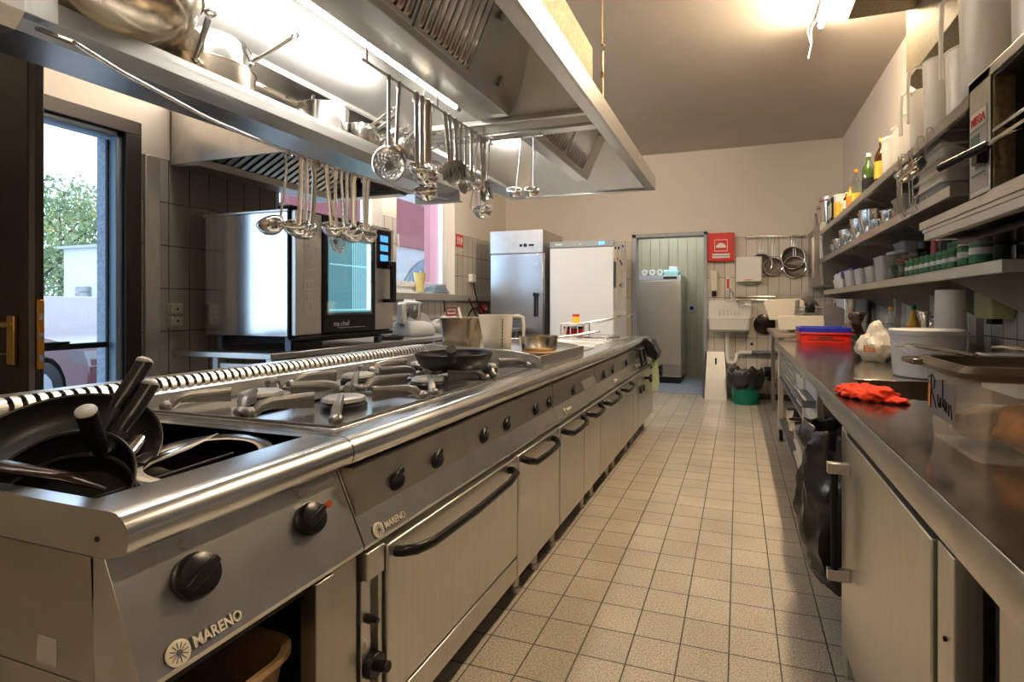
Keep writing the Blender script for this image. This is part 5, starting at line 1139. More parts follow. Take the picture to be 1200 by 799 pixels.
b = B(); box(b, CX+.06, XR-.05, -.55, .955, .08, .755); obj('body', b, DARKIN, c2)
b = B(); box(b, CX+.035, CX+.055, -.50, .88, .09, .752); obj('sliding_door', b, STEELV, c2, bev=.003)
b = B(); box(b, CX+.06, XR-.1, -.5, .95, 0, .08); obj('plinth', b, STEELD, c2)
# open bay with bin bag, Y 1.92..2.45
t = thing('bin_holder', 'open steel bay under the worktop that holds the hanging bin bag', 'bin frame', (.7, 2.2, 0))
b = B(); box(b, CX+.03, XR-.05, 2.435, 2.455, .05, .76); box(b, CX+.4, XR-.06, 1.91, 2.435, .05, .61); box(b, CX+.03, CX+.06, 1.905, 2.45, .745, .76); obj('bay_frame', b, STEELD, t)
b = B()
for y in (2.02, 2.34): cyl(b, (CX+.02, y, .70), (CX+.35, y, .70), .006, n=8)
obj('bag_rail', b, POL, t)
t = thing('bin_bag', 'black bin bag hanging in the open bay beside the cabinet door', 'bin bag', (.42, 2.12, .15))
b = B(); rings = []; rd = random.Random(5)
for k_ in range(25):
    k = k_/3; z = .705-.565*(k_/24)**1.15; wv = [1.04, 1.05, .95, 1.0, 1.04, 1.0, .96, .85, .5, .5][int(k)]*(1-(k-int(k)))+[1.04, 1.05, .95, 1.0, 1.04, 1.0, .96, .85, .5, .5][int(k)+1]*(k-int(k)); ring = []
    for j in range(72):
        a_ = 2*PI*j/72; q = 1+.06*math.sin(a_*7+k*.6)+.16*mnoise.noise(Vector((math.cos(a_)*2.6, math.sin(a_)*2.6, k*.8)))+.07*mnoise.noise(Vector((math.cos(a_)*7, math.sin(a_)*7, k*1.9)))
        x = .40+.012*mnoise.noise(Vector((a_*3, z*14, 0)))+(.150 if k else .145)*wv*q*max(-1, min(1, 1.25*math.cos(a_))); y = 2.16+.165*wv*q*max(-1, min(1, 1.2*math.sin(a_))); ring.append((x-.03*(k/8), y-.02*k/8, z+.012*math.sin(a_*5+k)))
    rings.append(ring)
loft(b, rings, False, True); obj('bag_body', b, BAG, t, solid=.002)
# drawer unit Y 2.5..2.95
dn = thing('drawer_unit', 'white drawer unit with three steel-handled drawers under the worktop', 'drawer unit', (.7, 2.72, 0))
b = B(); box(b, CX+.05, XR-.1, 2.475, 2.965, .08, .80); obj('body', b, WHITEP, dn); 
b = B(); box(b, CX+.01, CX+.05, 2.462, 2.50, 0, .80); obj('corner_post', b, STEELV, dn, bev=.002)
for i, (z0, z1) in enumerate(((.60, .795), (.37, .59), (.10, .36))):
    b = B(); box(b, CX+.02, CX+.05, 2.51, 2.955, z0, z1); dd = obj('drawer', b, WHITEP, dn, bev=.004)
    b = B(); box(b, CX-.035, CX+.02, 2.56, 2.90, z1-.075, z1-.068); box(b, CX-.035, CX-.028, 2.56, 2.90, z1-.10, z1-.068); box(b, CX-.035, CX+.02, 2.56, 2.565, z1-.10, z1-.068); box(b, CX-.035, CX+.02, 2.895, 2.90, z1-.10, z1-.068); obj('handle', b, GREYTR, dd, bev=.002)
# open shelf table Y 2.98..4.92
st = thing('open_shelf_base', 'open base with white legs and two grey shelves of containers under the far worktop', 'shelf', (.7, 3.95, 0))
b = B(); box(b, CX+.02, XR-.1, 2.985, 4.88, .53, .55); obj('shelf_board', b, GREYTR, st, bev=.002)
b = B(); box(b, CX+.02, XR-.1, 2.985, 4.88, .17, .19); obj('shelf_board', b, GREYTR, st, bev=.002)
for y in (4.83, 3.04):
    for x in (CX+.035, XR-.15):
        b = B(); box(b, x-.02, x+.02, y-.025, y+.025, .10, .80); lg = obj('leg', b, CREAMP, st, bev=.003)
        b = B(); cyl(b, (x-.012, y, .055), (x+.012, y, .055), .05, n=18); box(b, x-.015, x+.015, y-.02, y+.02, .06, .11); obj('caster', b, BLACKM, lg)
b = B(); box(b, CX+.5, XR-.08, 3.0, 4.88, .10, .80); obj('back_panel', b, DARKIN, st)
def tub(label, cx, cy, z, hx, hy, h, m, lid=None, group='containers on the open shelves', name='food_tub', cat='tub', taper=.88, rot=0, fill=None):
    t = thing(name, label, cat, (cx, cy, z), group)
    r = min(hx, hy)*.3
    b = B(); loft(b, [rring(hx*taper, hy*taper, r, 4, z, cx, cy), rring(hx, hy, r, 4, z+h, cx, cy), rring(hx+.004, hy+.004, r, 4, z+h, cx, cy), rring(hx+.004, hy+.004, r, 4, z+h+.004, cx, cy), rring(hx-.003, hy-.003, r, 4, z+h+.004, cx, cy), rring(hx*taper-.003, hy*taper-.003, r, 4, z+.003, cx, cy)], True, True); obj('tub_body', b, m, t)
    if fill:
        b = B(); loft(b, [rring(hx*taper-.005, hy*taper-.005, r*.9, 4, z+.004, cx, cy), rring(hx*.93-.004, hy*.93-.004, r*.9, 4, z+h*.75, cx, cy)]); obj('contents', b, fill, t)
    if lid:
        b = B(); loft(b, [rring(hx+.006, hy+.006, r, 4, z+h+.0045, cx, cy), rring(hx+.006, hy+.006, r, 4, z+h+.012, cx, cy), rring(hx*.85, hy*.85, r, 4, z+h+.013, cx, cy), rring(hx*.85, hy*.85, r, 4, z+h+.010, cx, cy)]); obj('lid', b, lid, t)
    if rot: t.rotation_euler = (0, 0, rot)
    return t
k = 0
for sy in (4.55, 4.2, 3.85):
    for lv in range(5):
        tub(f'clear plastic tub, {["lowest","second","third","fourth","topmost"][lv]} in the {["farthest","middle","nearest"][[4.55,4.2,3.85].index(sy)]} stack on the upper open shelf', .42, sy, .551+.042*lv, .085, .13, .036, PPC, None, 'clear tubs on the upper open shelf')
for j, sy in enumerate((3.5, 3.2)):
    for lv in range(2): tub(f'white lidded tub, {["lower","upper"][lv]} of two in the {["far","near"][j]} stack beside the drawers', .42, sy, .555+.10*lv, .085, .12, .08, WHITEP, WHITEP, 'white tubs under the worktop')
for lv in range(3): tub(f'cream food container on the lower open shelf, {["bottom","middle","top"][lv]} of its stack', .42, 3.35, .30+.055*lv if False else .192+.075*lv, .10, .14, .062, WHITEP, WHITEP, 'cream containers on the lower open shelf')
for j, (y, r, h) in enumerate(((3.12, .10, .13), (3.75, .07, .10), (3.98, .06, .14), (4.3, .07, .10), (4.6, .06, .12))):
    saucepan('steel_pot', f'steel pot on the lower open shelf, {ORD[j]} from the drawers', (.42, y, .191), r*.9, h, [((.42-r*.9, y, .191+h*.85), (.30, y-.01, .191+h*.9))] if j == 99 else [], POL, 'pot', group='pots on the lower open shelf')
# ---- on the worktop
t = thing('bread_box', 'large frosted plastic box with dark rim holding brown bread', 'box', (.64, 1.28, CZ))
x0, x1, y0, y1 = .430, .86, 1.195, 1.452; z0, z1 = CZ+.001, 1.018
cx, cy = (x0+x1)/2, (y0+y1)/2; hx, hy = (x1-x0)/2, (y1-y0)/2
b = B(); loft(b, [rring(hx, hy, .025, 5, z0, cx, cy), rring(hx+.014, hy+.012, .03, 5, z1, cx, cy)], True, False); obj('box_body', b, PPG, t)
b = B(); loft(b, [rring(hx+.015, hy+.013, .03, 5, z1-.012, cx, cy), rring(hx+.034, hy+.030, .045, 5, z1-.006, cx, cy), rring(hx+.036, hy+.032, .045, 5, z1+.004, cx, cy), rring(hx+.022, hy+.020, .04, 5, z1+.016, cx, cy), rring(hx+.008, hy+.006, .03, 5, z1+.014, cx, cy), rring(hx+.008, hy+.006, .03, 5, z1-.012, cx, cy)], False, False)
o = obj('rim', b, mt('grey_rim', (.085, .065, .048), .2, .4), t)
b = B(); box(b, x0-.055, x0-.01, y1-.06, y1+.03, z1-.004, z1+.010); obj('rim_grip', b, mt('grey_grip', (.085, .065, .048), .2, .4), t, bev=.01)
b = B(); box(b, cx+.04, cx+.045, y0-.0135, y0-.006, z0+.01, z0+.12); box(b, cx+.04, x1, y0-.0135, y0-.008, z0+.118, z0+.122); obj('embossing', b, PPC, t)
# handwriting on the box end (marker strokes)
lb = B(); box(lb, x0-.0125, x0-.0115, 1.27, 1.425, .905, .985)
lo = obj('old_label', lb, plastic_clear('greasy_label', (.50, .45, .42), .35), t)
b = B()
def stroke(pts): tube(b, [(x0-.0135, 1.425-u*.155, .905+v*.09) for u, v in pts], .0013, 5)
stroke([(.12, .15), (.13, .5), (.15, .95)]); stroke([(.05, .9), (.18, 1), (.3, .88), (.26, .68), (.15, .6), (.28, .35), (.34, .2)])
stroke([(.42, .55), (.41, .35), (.47, .25), (.52, .5), (.53, .25)]); stroke([(.60, .95), (.60, .3)]); stroke([(.68, .5), (.64, .35), (.68, .22), (.74, .45), (.75, .2)]); stroke([(.82, .42), (.82, .15)]); stroke([(.82, .38), (.90, .42), (.93, .1)])
obj('handwriting', b, BLACKM, lo)
b = B(); box(b, x0-.0132, x0-.0125, 1.405, 1.425, .92, .97); obj('orange_mark', b, ORANGE, lo)
for i, (bx, by, bz, sc, m) in enumerate(((.62, 1.272, .90, (.125, .066, .068), BREAD), (.52, 1.385, .89, (.07, .045, .04), BREADL), (.78, 1.32, .92, (.055, .08, .055), BREAD))):
    b = B(); bmesh.ops.create_icosphere(b, subdivisions=4, radius=1); crumple(b, (bx, by, CZ+.008), sc, .18, 2.0, seed=i); single('bread_loaf', b, m, ['largest brown loaf inside the frosted box', 'pale bread roll at the aisle end of the frosted box', 'dark brown loaf at the wall end of the frosted box'][i], 'bread', (bx, by, CZ+.008), 'bread in the frosted box')
b = B(); box(b, x0+.02, x1-.01, y0+.02, y1-.02, z1-.008, z1-.004); box(b, x0+.02, x1-.01, y0+.02, y0+.025, z1-.008, z1+.004)
single('cooling_grid', b, mt('dark_tray', (.05, .035, .025), .25, .6), 'dark flat tray lying in the top of the frosted box', 'tray', (cx, cy, z1-.008), bev=.002)
for i, (pa, pb) in enumerate((((.40, 1.50, 1.048), (.50, 1.40, 1.038)), ((.60, 1.50, 1.048), (.68, 1.38, 1.036)))):
    t2 = thing('serving_tongs', ['shiny steel tongs lying over the far corner of the frosted box', 'steel server lying across the middle of the frosted box'][i], 'tongs', pa, 'tools on the frosted box')
    d = Vector(pb)-Vector(pa); sd = Vector((-d.y, d.x, 0)).normalized()
    b = B()
    for s in (-1, 1): tube(b, [Vector(pa)-d*.2+sd*.004*s, Vector(pa)+sd*.014*s+Vector((0, 0, .006)), Vector(pa)+d*.5+sd*.014*s+Vector((0, 0, .004)), Vector(pb)+sd*.006*s], .007, 8, flat=(1, .5))
    obj('arms', b, POL, t2)
# red cloth
t = thing('red_cloth', 'bright orange-red crumpled cloth lying on the sink edge of the worktop', 'cloth', (.40, 1.93, CZ))
b = B()
for i, (c_, s_) in enumerate((((.375, 1.99, CZ), (.055, .06, .022)), ((.42, 1.90, CZ+.002), (.05, .055, .024)), ((.36, 1.93, CZ), (.04, .05, .018)), ((.455, 1.85, CZ), (.035, .03, .012)), ((.395, 1.86, CZ), (.04, .02, .014)))):
    q = B(); bmesh.ops.create_icosphere(q, subdivisions=4, radius=1); crumple(q, c_, s_, .45, 1.9, seed=i*2.7)
    me_ = bpy.data.meshes.new('tmp'); q.to_mesh(me_); q.free(); b.from_mesh(me_); bpy.data.meshes.remove(me_)
o = obj('cloth_body', b, CLOTHR, t)
rm = o.modifiers.new('join', 'REMESH'); rm.mode = 'VOXEL'; rm.voxel_size = .0035; rm.use_smooth_shade = True
# white bucket
t = thing('white_bucket', 'white lidded plastic bucket behind the sink on the worktop', 'bucket', (.755, 2.60, CZ))
c_ = (.755, 2.60, CZ+.001)
b = B(); lathe(b, [(0, 0), (.118, 0), (.122, .004), (.133, .172), (.136, .172), (.136, .180), (.132, .180), (0, .178)], c_, 44); obj('bucket_body', b, WHITEP, t)
b = B(); lathe(b, [(.137, .176), (.140, .178), (.140, .195), (.136, .200), (.128, .200), (.125, .194), (0, .194)], c_, 44); obj('lid', b, WHITEP, t)
b = B(); pts = [(c_[0]-.137*math.cos(a_), c_[1]-.137*math.sin(a_)-.004, c_[2]+.165-.08*math.sin(a_)) for a_ in [PI*i/14 for i in range(15)]]; tube(b, pts, .0022, 6); obj('wire_handle', b, WHITEP, t)
# flour bag
t = thing('flour_bag', 'twisted white plastic bag with orange print on the worktop', 'bag', (.71, 3.25, CZ))
b = B(); bmesh.ops.create_icosphere(b, subdivisions=4, radius=1)
for v in b.verts:
    f_ = max(0, (v.co.z-.1)); v.co.x *= 1-.75*min(1, f_); v.co.y *= 1-.75*min(1, f_); v.co.z = v.co.z if v.co.z < .1 else .1+(v.co.z-.1)*1.35
crumple(b, (.71, 3.25, CZ+.001), (.095, .11, .105), .22, 2.4); obj('bag', b, BAGW, t)
b = B(); bmesh.ops.create_icosphere(b, subdivisions=3, radius=1); crumple(b, (.715, 3.26, CZ+.003), (.075, .09, .06), .1, 2); obj('flour', b, WHITEP, t)
M = frame((.655, 3.145, CZ+.07), (.9, -.43, 0), (0, 0, 1)); text('orange_print', 'Eta', .048, M, ORANGE, t, .001, .001)
# crates red and blue
t = thing('red_crate', 'flat bright red plastic crate on the far worktop', 'crate', (.65, 4.75, CZ))
x0, x1, y0, y1 = .472, .835, 4.60, 4.98
b = B(); loft(b, [rring((x1-x0)/2, .17, .015, 3, CZ+.001, (x0+x1)/2, 4.77), rring((x1-x0)/2, .17, .015, 3, CZ+.07, (x0+x1)/2, 4.77), rring((x1-x0)/2+.012, .18, .015, 3, CZ+.072, (x0+x1)/2, 4.77), rring((x1-x0)/2+.012, .18, .015, 3, CZ+.084, (x0+x1)/2, 4.77)]); obj('crate_body', b, REDP, t, bev=.002)
b = B(); box(b, x0+.05, x1-.05, 4.5975, 4.601, CZ+.025, CZ+.033); box(b, x0+.13, x1-.13, 4.5975, 4.601, CZ+.040, CZ+.052); obj('grip_slot', b, DARKIN, t)
b.free() if False else None
t = thing('blue_crate', 'blue plastic crate stacked on top of the red one', 'crate', (.65, 4.75, CZ+.086))
b = B(); loft(b, [rring((x1-x0)/2+.004, .175, .015, 3, CZ+.086, (x0+x1)/2, 4.77), rring((x1-x0)/2+.006, .178, .015, 3, CZ+.125, (x0+x1)/2, 4.77), rring((x1-x0)/2-.01, .16, .012, 3, CZ+.125, (x0+x1)/2, 4.77), rring((x1-x0)/2-.01, .16, .012, 3, CZ+.10, (x0+x1)/2, 4.77)]); obj('crate_body', b, BLUEP, t, bev=.002)
b = B(); prism(b, [(x0-.02, CZ), (x0-.012, CZ)], 'y', 0, 1) if False else None; b.free()
b = B(); box(b, .86, .93, 4.30, 4.55, CZ+.001, CZ+.10); single('red_bowl_box', b, REDB, 'small red tin standing right of the red crate', 'tin', (.9, 4.4, CZ), bev=.006)
# paper roll
t = thing('paper_roll', 'big white paper towel roll standing behind the white bucket', 'paper roll', (.93, 2.88, CZ))
b = B(); lathe(b, [(.02, .001), (.065, .001), (.068, .01), (.058, .370), (.056, .372), (.020, .372), (.020, .001)], (.93, 2.88, CZ), 40); obj('roll', b, PAPER, t)
b = B(); face(b, [(.868, 2.88, CZ+.14), (.875, 2.845, CZ+.14), (.868, 2.835, CZ+.02), (.862, 2.875, CZ+.02)]); obj('loose_sheet', b, PAPER, t)
# bottles and pans behind
def bottle(label, c, r, h, m, capm, labm=None, lz=(.25, .6), neck=.35, group='bottles on the worktop', name='bottle', lab_r=None, shoulder=.62):
    t = thing(name, label, 'bottle', c, group)
    b = B(); lathe(b, [(0, 0), (r*.9, 0), (r, r*.15), (r, h*shoulder), (r*.8, h*(shoulder+.08)), (r*neck, h*(shoulder+.2)), (r*neck, h*.94), (0, h*.94)], c, 20); obj('bottle_body', b, m, t)
    b = B(); lathe(b, [(0, h*.92), (r*neck*1.15, h*.92), (r*neck*1.15, h), (0, h)], c, 16); obj('cap', b, capm, t)
    if labm:
        b = B(); lathe(b, [(r*1.02, h*lz[0]), (r*1.02, h*lz[1])], c, 20); obj('bottle_label', b, labm, t)
    return t
bottle('clear water bottle with yellow cap on the back of the worktop', (.90, 3.75, CZ+.001), .042, .29, JARG, YELLOWP, WHITEL, (.15, .5))
bottle('orange bottle with green cap behind the water bottle', (.985, 3.62, CZ+.001), .035, .30, YELLOWP, GREENL, ORANGE, (.3, .6))
bottle('dark bottle with bright green cap beside the kettle', (1.02, 3.42, CZ+.001), .038, .24, BOTGR, GREENL)
t = thing('coffee_pot', 'steel flask with funnel-shaped top on the back of the worktop', 'flask', (.97, 3.25, CZ))
b = B(); lathe(b, [(0, .001), (.055, .001), (.058, .01), (.058, .15), (.03, .18), (.025, .21), (.06, .225), (.06, .235), (0, .235)], (.97, 3.25, CZ), 28); obj('flask_body', b, POL, t)
t = thing('steel_canister', 'wide steel canister on the worktop beside the paper roll', 'canister', (1.02, 3.05, CZ))
b = B(); lathe(b, [(0, .001), (.062, .001), (.062, .14), (.066, .145), (.066, .155), (0, .158)], (1.02, 3.05, CZ), 28); obj('canister_body', b, POL, t)
t = thing('pouring_can', 'slim steel pouring can left of the paper roll', 'can', (.89, 3.07, CZ))
b = B(); lathe(b, [(0, .001), (.022, .001), (.016, .22), (.034, .27), (.03, .27), (.012, .22), (0, .22)], (.895, 3.10, CZ), 20); obj('can_body', b, POL, t)
b = B(); box(b, .93, 1.02, 3.18, 3.22, CZ+.001, CZ+.10); single('sponge_box', b, YELLOWP, 'small yellow box between canister and paper roll', 'box', (.98, 3.2, CZ), bev=.004)
saucepan('stock_pot', 'large steel stock pot in the far corner behind the crates', (.985, 5.45, .905), .165, .30, [], POL, 'pot', group='pots in the far corner')
saucepan('stock_pot', 'medium steel pot on the worktop under the wall shelf', (.95, 4.5, CZ+.001), .09, .10, [], POL, 'pot', group='pots in the far corner')
# rack with dark tools
t = thing('tool_rack', 'black wire rack of dark cups and blades standing on the far worktop', 'rack', (.92, 4.35, CZ))
b = B()
for k in range(6):
    y = 4.15+.05*k; tube(b, [(.85, y, CZ+.05), (.80, y-.02, CZ+.17), (.84, y, CZ+.25)], .008, 8); ball(b, (.80, y-.02, CZ+.22), .03, 6, (1, .3, 1.1))
obj('blades', b, SEAR, t)
b = B(); box(b, .84, .98, 4.1, 4.5, CZ+.001, CZ+.05); obj('rack_base', b, BLACKM, t, bev=.005)
for i in range(3):
    b = B(); lathe(b, [(0, 0), (.03, 0), (.036, .09), (.033, .09), (0, .01)], (0, 0, 0), 18)
    o = single('plastic_cup', b, [mt('purple_cup', (.18, .08, .16), .4), PP, REDB][i], ['purple cup on the far worktop in front of the tool rack', 'milky cup on the far worktop in front of the tool rack', 'red cup on the far worktop in front of the tool rack'][i], 'cup', (0, 0, 0), 'cups on the far worktop'); o.location = (.86+.02*i, 4.02-.08*i, CZ+.002)
b = B(); hexa(b, [(.70, 5.06, CZ), (.705, 5.06, CZ), (.80, 5.10, CZ), (.795, 5.10, CZ)], [(.66, 5.06, 1.16), (.665, 5.06, 1.16), (.72, 5.10, 1.16), (.715, 5.10, 1.16)]); b.free()
# containers on the right back
tub('white rectangular tub on the worktop behind the frosted box', .93, 2.20, CZ+.001, .09, .16, .12, WHITEP, None, 'tubs by the wall', taper=.9)
tub('clear tub with magenta contents near the right wall', 1.0, 1.86, CZ+.001, .10, .13, .13, PPC, None, 'tubs by the wall', fill=MAGENTA, taper=.9)
t = thing('magenta_bag', 'bright magenta plastic bag at the right edge beside the pink tub', 'bag', (1.03, 1.62, CZ)); b = B(); bmesh.ops.create_icosphere(b, subdivisions=4, radius=1); crumple(b, (1.04, 1.63, CZ+.001), (.09, .085, .09), .5, 2.6, seed=8); obj('bag', b, MAGENTA, t)
for i, (x, y, z, dx, dy) in enumerate(((.98, 2.30, 1.0, .1, -.12), (1.03, 2.12, 1.01, .08, -.14), (1.02, 2.02, 1.015, -.05, -.16))):
    t2 = thing('serving_ladle', f'steel serving tool resting on the wall-side tubs, {ORD[i]} from the bucket', 'ladle', (x, y, z), 'tools on the tubs')
    b = B(); tube(b, [(x, y, z), (x+dx*.5, y+dy*.5, z+.02), (x+dx, y+dy, z+.01)], [.016, .006, .006], 8, flat=(1, .5)); obj('handle', b, POL, t2)
# wall things above worktop
t = thing('soap_dispenser', 'yellow-green plastic dispenser on the right wall tiles', 'dispenser', (XR, 2.33, 1.15)); p = onX(1162, 378, XR-.05)
b = B(); y0 = onX(1173, 378, XR-.06).y; y1 = onX(1152, 378, XR-.06).y
loft(b, [rring(.045, (y1-y0)/2*.85, .015, 4, 1.09, XR-.05, (y0+y1)/2), rring(.05, (y1-y0)/2, .015, 4, 1.12, XR-.05, (y0+y1)/2), rring(.05, (y1-y0)/2, .015, 4, 1.21, XR-.05, (y0+y1)/2)]); obj('dispenser_body', b, CREAMD, t)
b = B(); box(b, XR-.07, XR-.03, (y0+y1)/2-.03, (y0+y1)/2+.03, 1.065, 1.09); obj('nozzle', b, BLACKM, t)
for i, (y, z0) in enumerate(((2.62, .85), (3.18, .85), (4.6, .85))):
    b = B(); box(b, XR-.035, XR, y-.03, y+.03, CZ+.001, 1.84); single('shelf_upright', b, STEELD, f'steel wall upright holding the shelves, {ORD[i]} from the camera', 'upright', (XR, y, CZ), 'uprights of the wall shelves', bev=.002)

# ---- wall shelves
def shelf(name, label, x0, z, y0, y1, th, brs):
    t = thing(name, label, 'shelf', ((x0+XR)/2, (y0+y1)/2, z-th))
    b = B(); box(b, x0, XR-.003, y0, y1, z-.003, z); box(b, x0, x0+.003, y0, y1, z-th, z); box(b, x0, XR-.003, y0, y0+.003, z-th, z); box(b, x0, XR-.003, y1-.003, y1, z-th, z); box(b, x0, x0+.018, y0, y1, z-th, z-th+.003); obj('shelf_board', b, STEEL, t, bev=.001)
    for y in brs:
        b = B(); prism(b, [(x0+.02, z-.004), (XR-.01, z-.004), (XR-.01, z-.20), (XR-.04, z-.20), (x0+.02, z-.04)], 'y', y, y+.004); obj('bracket', b, STEELD, t)
    return t
LOW, MID, TOPZ = 1.302, 1.62, 1.895
shelf('wall_shelf', 'lowest wall shelf holding spice jars and tubs on the right wall', .815, LOW, 2.08, 5.86, .045, (2.60, 3.16, 3.9, 4.62, 5.75))
shelf('wall_shelf', 'middle wall shelf holding steel bowls on the right wall', .78, MID, 2.42, 5.86, .045, (2.60, 3.16, 3.9, 4.62, 5.4))
shelf('wall_shelf', 'top wall shelf holding jugs and bottles on the right wall', .775, TOPZ, .6, 5.86, .045, (2.60, 3.16, 3.9, 4.62, 5.4))
b = B(); box(b, .90, XR-.06, 2.20, 3.15, LOW+.055, LOW+.058); box(b, .90, .903, 2.20, 3.15, LOW+.001, LOW+.058)
stp = single('spice_step', b, STEEL, 'raised steel step behind the front row of spice jars', 'rack', (1.0, 2.7, LOW), bev=.001)
# spice jars
def spice(c, r, h, body, wrap, lid, label, group):
    t = thing('spice_jar', label, 'jar', (0, 0, 0), group)
    b = B(); lathe(b, [(0, 0), (r*.95, 0), (r, .004), (r, h*.78), (r*.86, h*.82), (0, h*.82)], (0, 0, 0), 20); obj('jar_body', b, body, t, world=False)
    b = B(); lathe(b, [(0, h*.80), (r*.97, h*.80), (r*.97, h), (0, h)], (0, 0, 0), 20); obj('lid', b, lid, t, world=False)
    b = B(); lathe(b, [(r*1.015, h*.08), (r*1.015, h*.72)], (0, 0, 0), 20); lw = obj('green_wrap', b, wrap, t, world=False)
    b = B(); lathe(b, [(r*1.03, h*.34), (r*1.03, h*.56)], (0, 0, 0), 20); obj('white_strip', b, WHITEL, lw, world=False)
    t.location = c; return t
ys = [3.18, 3.10, 3.02, 2.94, 2.865, 2.79, 2.715, 2.645, 2.575]
pr0 = None
for i, y in enumerate(ys):
    lab = f'green spice jar in the front row, {ORD[i]} counted from the glass jars'
    if pr0 is None: pr0 = spice((.852, y, LOW+.001), .026, .082, HERB, GREENL, GREENL, lab, 'front row of green spice jars')
    else: dup(pr0, (.852, y, LOW+.001), None, lab, 'front row of green spice jars')
ys2 = [2.90, 2.84, 2.78, 2.72, 2.66, 2.60, 2.54, 2.48, 2.42, 2.36]
for i, y in enumerate(ys2):
    dup(pr0, (.95, y, LOW+.060), None, f'green spice jar on the raised back row, {ORD[i]} from the far end', 'back row of green spice jars')
spice((.865, 2.495, LOW+.001), .033, .105, HERB, GREENL, WHITEP, 'taller green jar with white lid at the near end of the front spice row', 'larger green jars')
spice((.88, 2.385, LOW+.001), .046, .115, HERB, GREENL, WHITEP, 'widest green jar with white lid on the lowest wall shelf', 'larger green jars')
bottle('small black-wrapped jar beside the widest green jar', (.90, 2.27, LOW+.001), .035, .10, BLACKM, BLACKP, None, neck=.8, group='larger green jars', name='black_jar')
# glass jars
def gjar(label, c, r, h, fill, lid, lvl=.55, clip=False, group='glass jars on the lowest wall shelf'):
    t = thing('glass_jar', label, 'jar', c, group)
    b = B(); lathe(b, [(0, .001), (r*.93, .001), (r, .006), (r, h*.80), (r*.88, h*.87), (r*.88, h*.9)], c, 28); obj('jar_body', b, JARG, t)
    b = B(); lathe(b, [(0, .004), (r*.95, .005), (r*.96, h*lvl), (0, h*lvl)], c, 24); obj('jar_contents', b, fill, t)
    b = B(); lathe(b, [(0, h*.9), (r*.98, h*.9), (r*1.0, h*.94), (r*.9, h), (0, h)], c, 24); obj('lid', b, lid, t)
    return t
gjar('wide glass jar of green herbs with pale lid on the lowest wall shelf', (.875, 3.50, LOW+.001), .060, .155, HERB, WHITEP, .5)
gjar('glass jar of brown spice with white label on the lowest wall shelf', (.87, 3.34, LOW+.001), .034, .10, SPICE, REDB, .8)
gjar('glass jar with dark lid behind the front spice jars', (.90, 3.235, LOW+.001), .042, .145, SPICE, SEAR, .7)
for i, (x, y) in enumerate(((1.0, 3.45), (1.02, 3.32), (1.0, 3.15), (.98, 3.04))):
    t = thing('condiment_bottle', f'dark condiment jar at the back of the lowest shelf, {ORD[i]} from the far end', 'jar', (x, y, LOW), 'condiments at the back of the lowest shelf')
    b = B(); cyl(b, (x, y, LOW+.001), (x, y, LOW+.17), .038, n=20); obj('jar_body', b, [BLACKM, REDB, SEAR, BLACKM][i], t); b = B(); cyl(b, (x, y, LOW+.17), (x, y, LOW+.205), .036, n=20); obj('lid', b, [BLACKP, REDB, REDB, BLACKP][i], t)
# tubs on the lowest shelf
for i, (y, hx, hy, h, m) in enumerate(((5.25, .07, .22, .075, WHITEP), (4.75, .08, .12, .12, PP), (4.42, .07, .11, .115, PP), (4.12, .06, .10, .11, PP), (3.80, .07, .11, .15, PP))):
    tub(['low white tray of cutlery parts', 'square milky tub', 'milky tub with sloping sides', 'small milky tub', 'tall milky bucket-like tub'][i]+' on the lowest wall shelf', .905, y, LOW+.001, hx, hy, h, m, None, 'tubs on the lowest wall shelf', taper=.85)
for k_ in range(4): tub(f'wide milky bowl tub nested in the stack on the lowest shelf, {["lowest","second","third","top"][k_]}', 1.03, 3.78, LOW+.001+.045*k_+.03, .09, .12, .07, PPC, None, 'nested tubs on the lowest wall shelf', taper=.8)
b = B(); box(b, .86, 1.02, 4.7, 5.3, LOW+.125, LOW+.15); single('blue_tray', b, BLUEP, 'flat blue plastic tray lying on the tubs of the lowest wall shelf', 'tray', (.95, 5.0, LOW+.125), bev=.004)
for i in range(4):
    b = B(); cyl(b, (.86, 5.44-.08*i, LOW+.08), (.86, 5.44-.08*i, LOW+.13+.01*(i % 2)), .016, n=10); single('small_bottle', b, WHITEP, f'small white bottle standing in the low white tray, {ORD[i]} from the far end', 'bottle', (.86, 5.44-.08*i, LOW+.08), 'small bottles in the white tray')
# big cup right edge
t = tub('frosted plastic beaker at the near end of the lowest wall shelf', 1.02, 2.19, LOW+.001, .06, .07, .13, PPC, None, 'beakers on the lowest wall shelf', name='plastic_beaker', cat='beaker')
CREAMW = mt('cream_white_plastic', (.90, .87, .80), .35)
# middle shelf: steel bowls, tubs
for i, (y, x, r, h) in enumerate(((5.55, .90, .08, .10), (5.28, .89, .085, .12), (4.98, .90, .09, .14), (4.80, .90, .08, .10), (4.46, .90, .10, .15), (4.14, .90, .105, .16), (3.90, .88, .06, .08), (3.60, .88, .07, .09))):
    t = thing('steel_bowl', f'steel bowl on the middle wall shelf, {ORD[i]} from the far end', 'bowl', (x, y, MID), 'steel bowls on the middle wall shelf')
    b = B(); lathe(b, [(0, .001), (r*.6, .001), (r*.75, h*.15), (r*.95, h*.7), (r, h), (r+.006, h+.002), (r+.006, h+.006), (r-.003, h+.004), (r*.92, h*.7), (r*.7, h*.2), (0, .006)], (x, y, MID), 32); obj('bowl_body', b, POL, t)
    if i in (2, 4, 5):
        b = B(); lathe(b, [(0, .001), (r*.6, .001), (r*.95, h*.7), (r, h), (r+.005, h+.004), (r-.004, h+.004), (r*.9, h*.7), (0, .01)], (x, y, MID+.025), 32); obj('nested_bowl', b, POL, t)
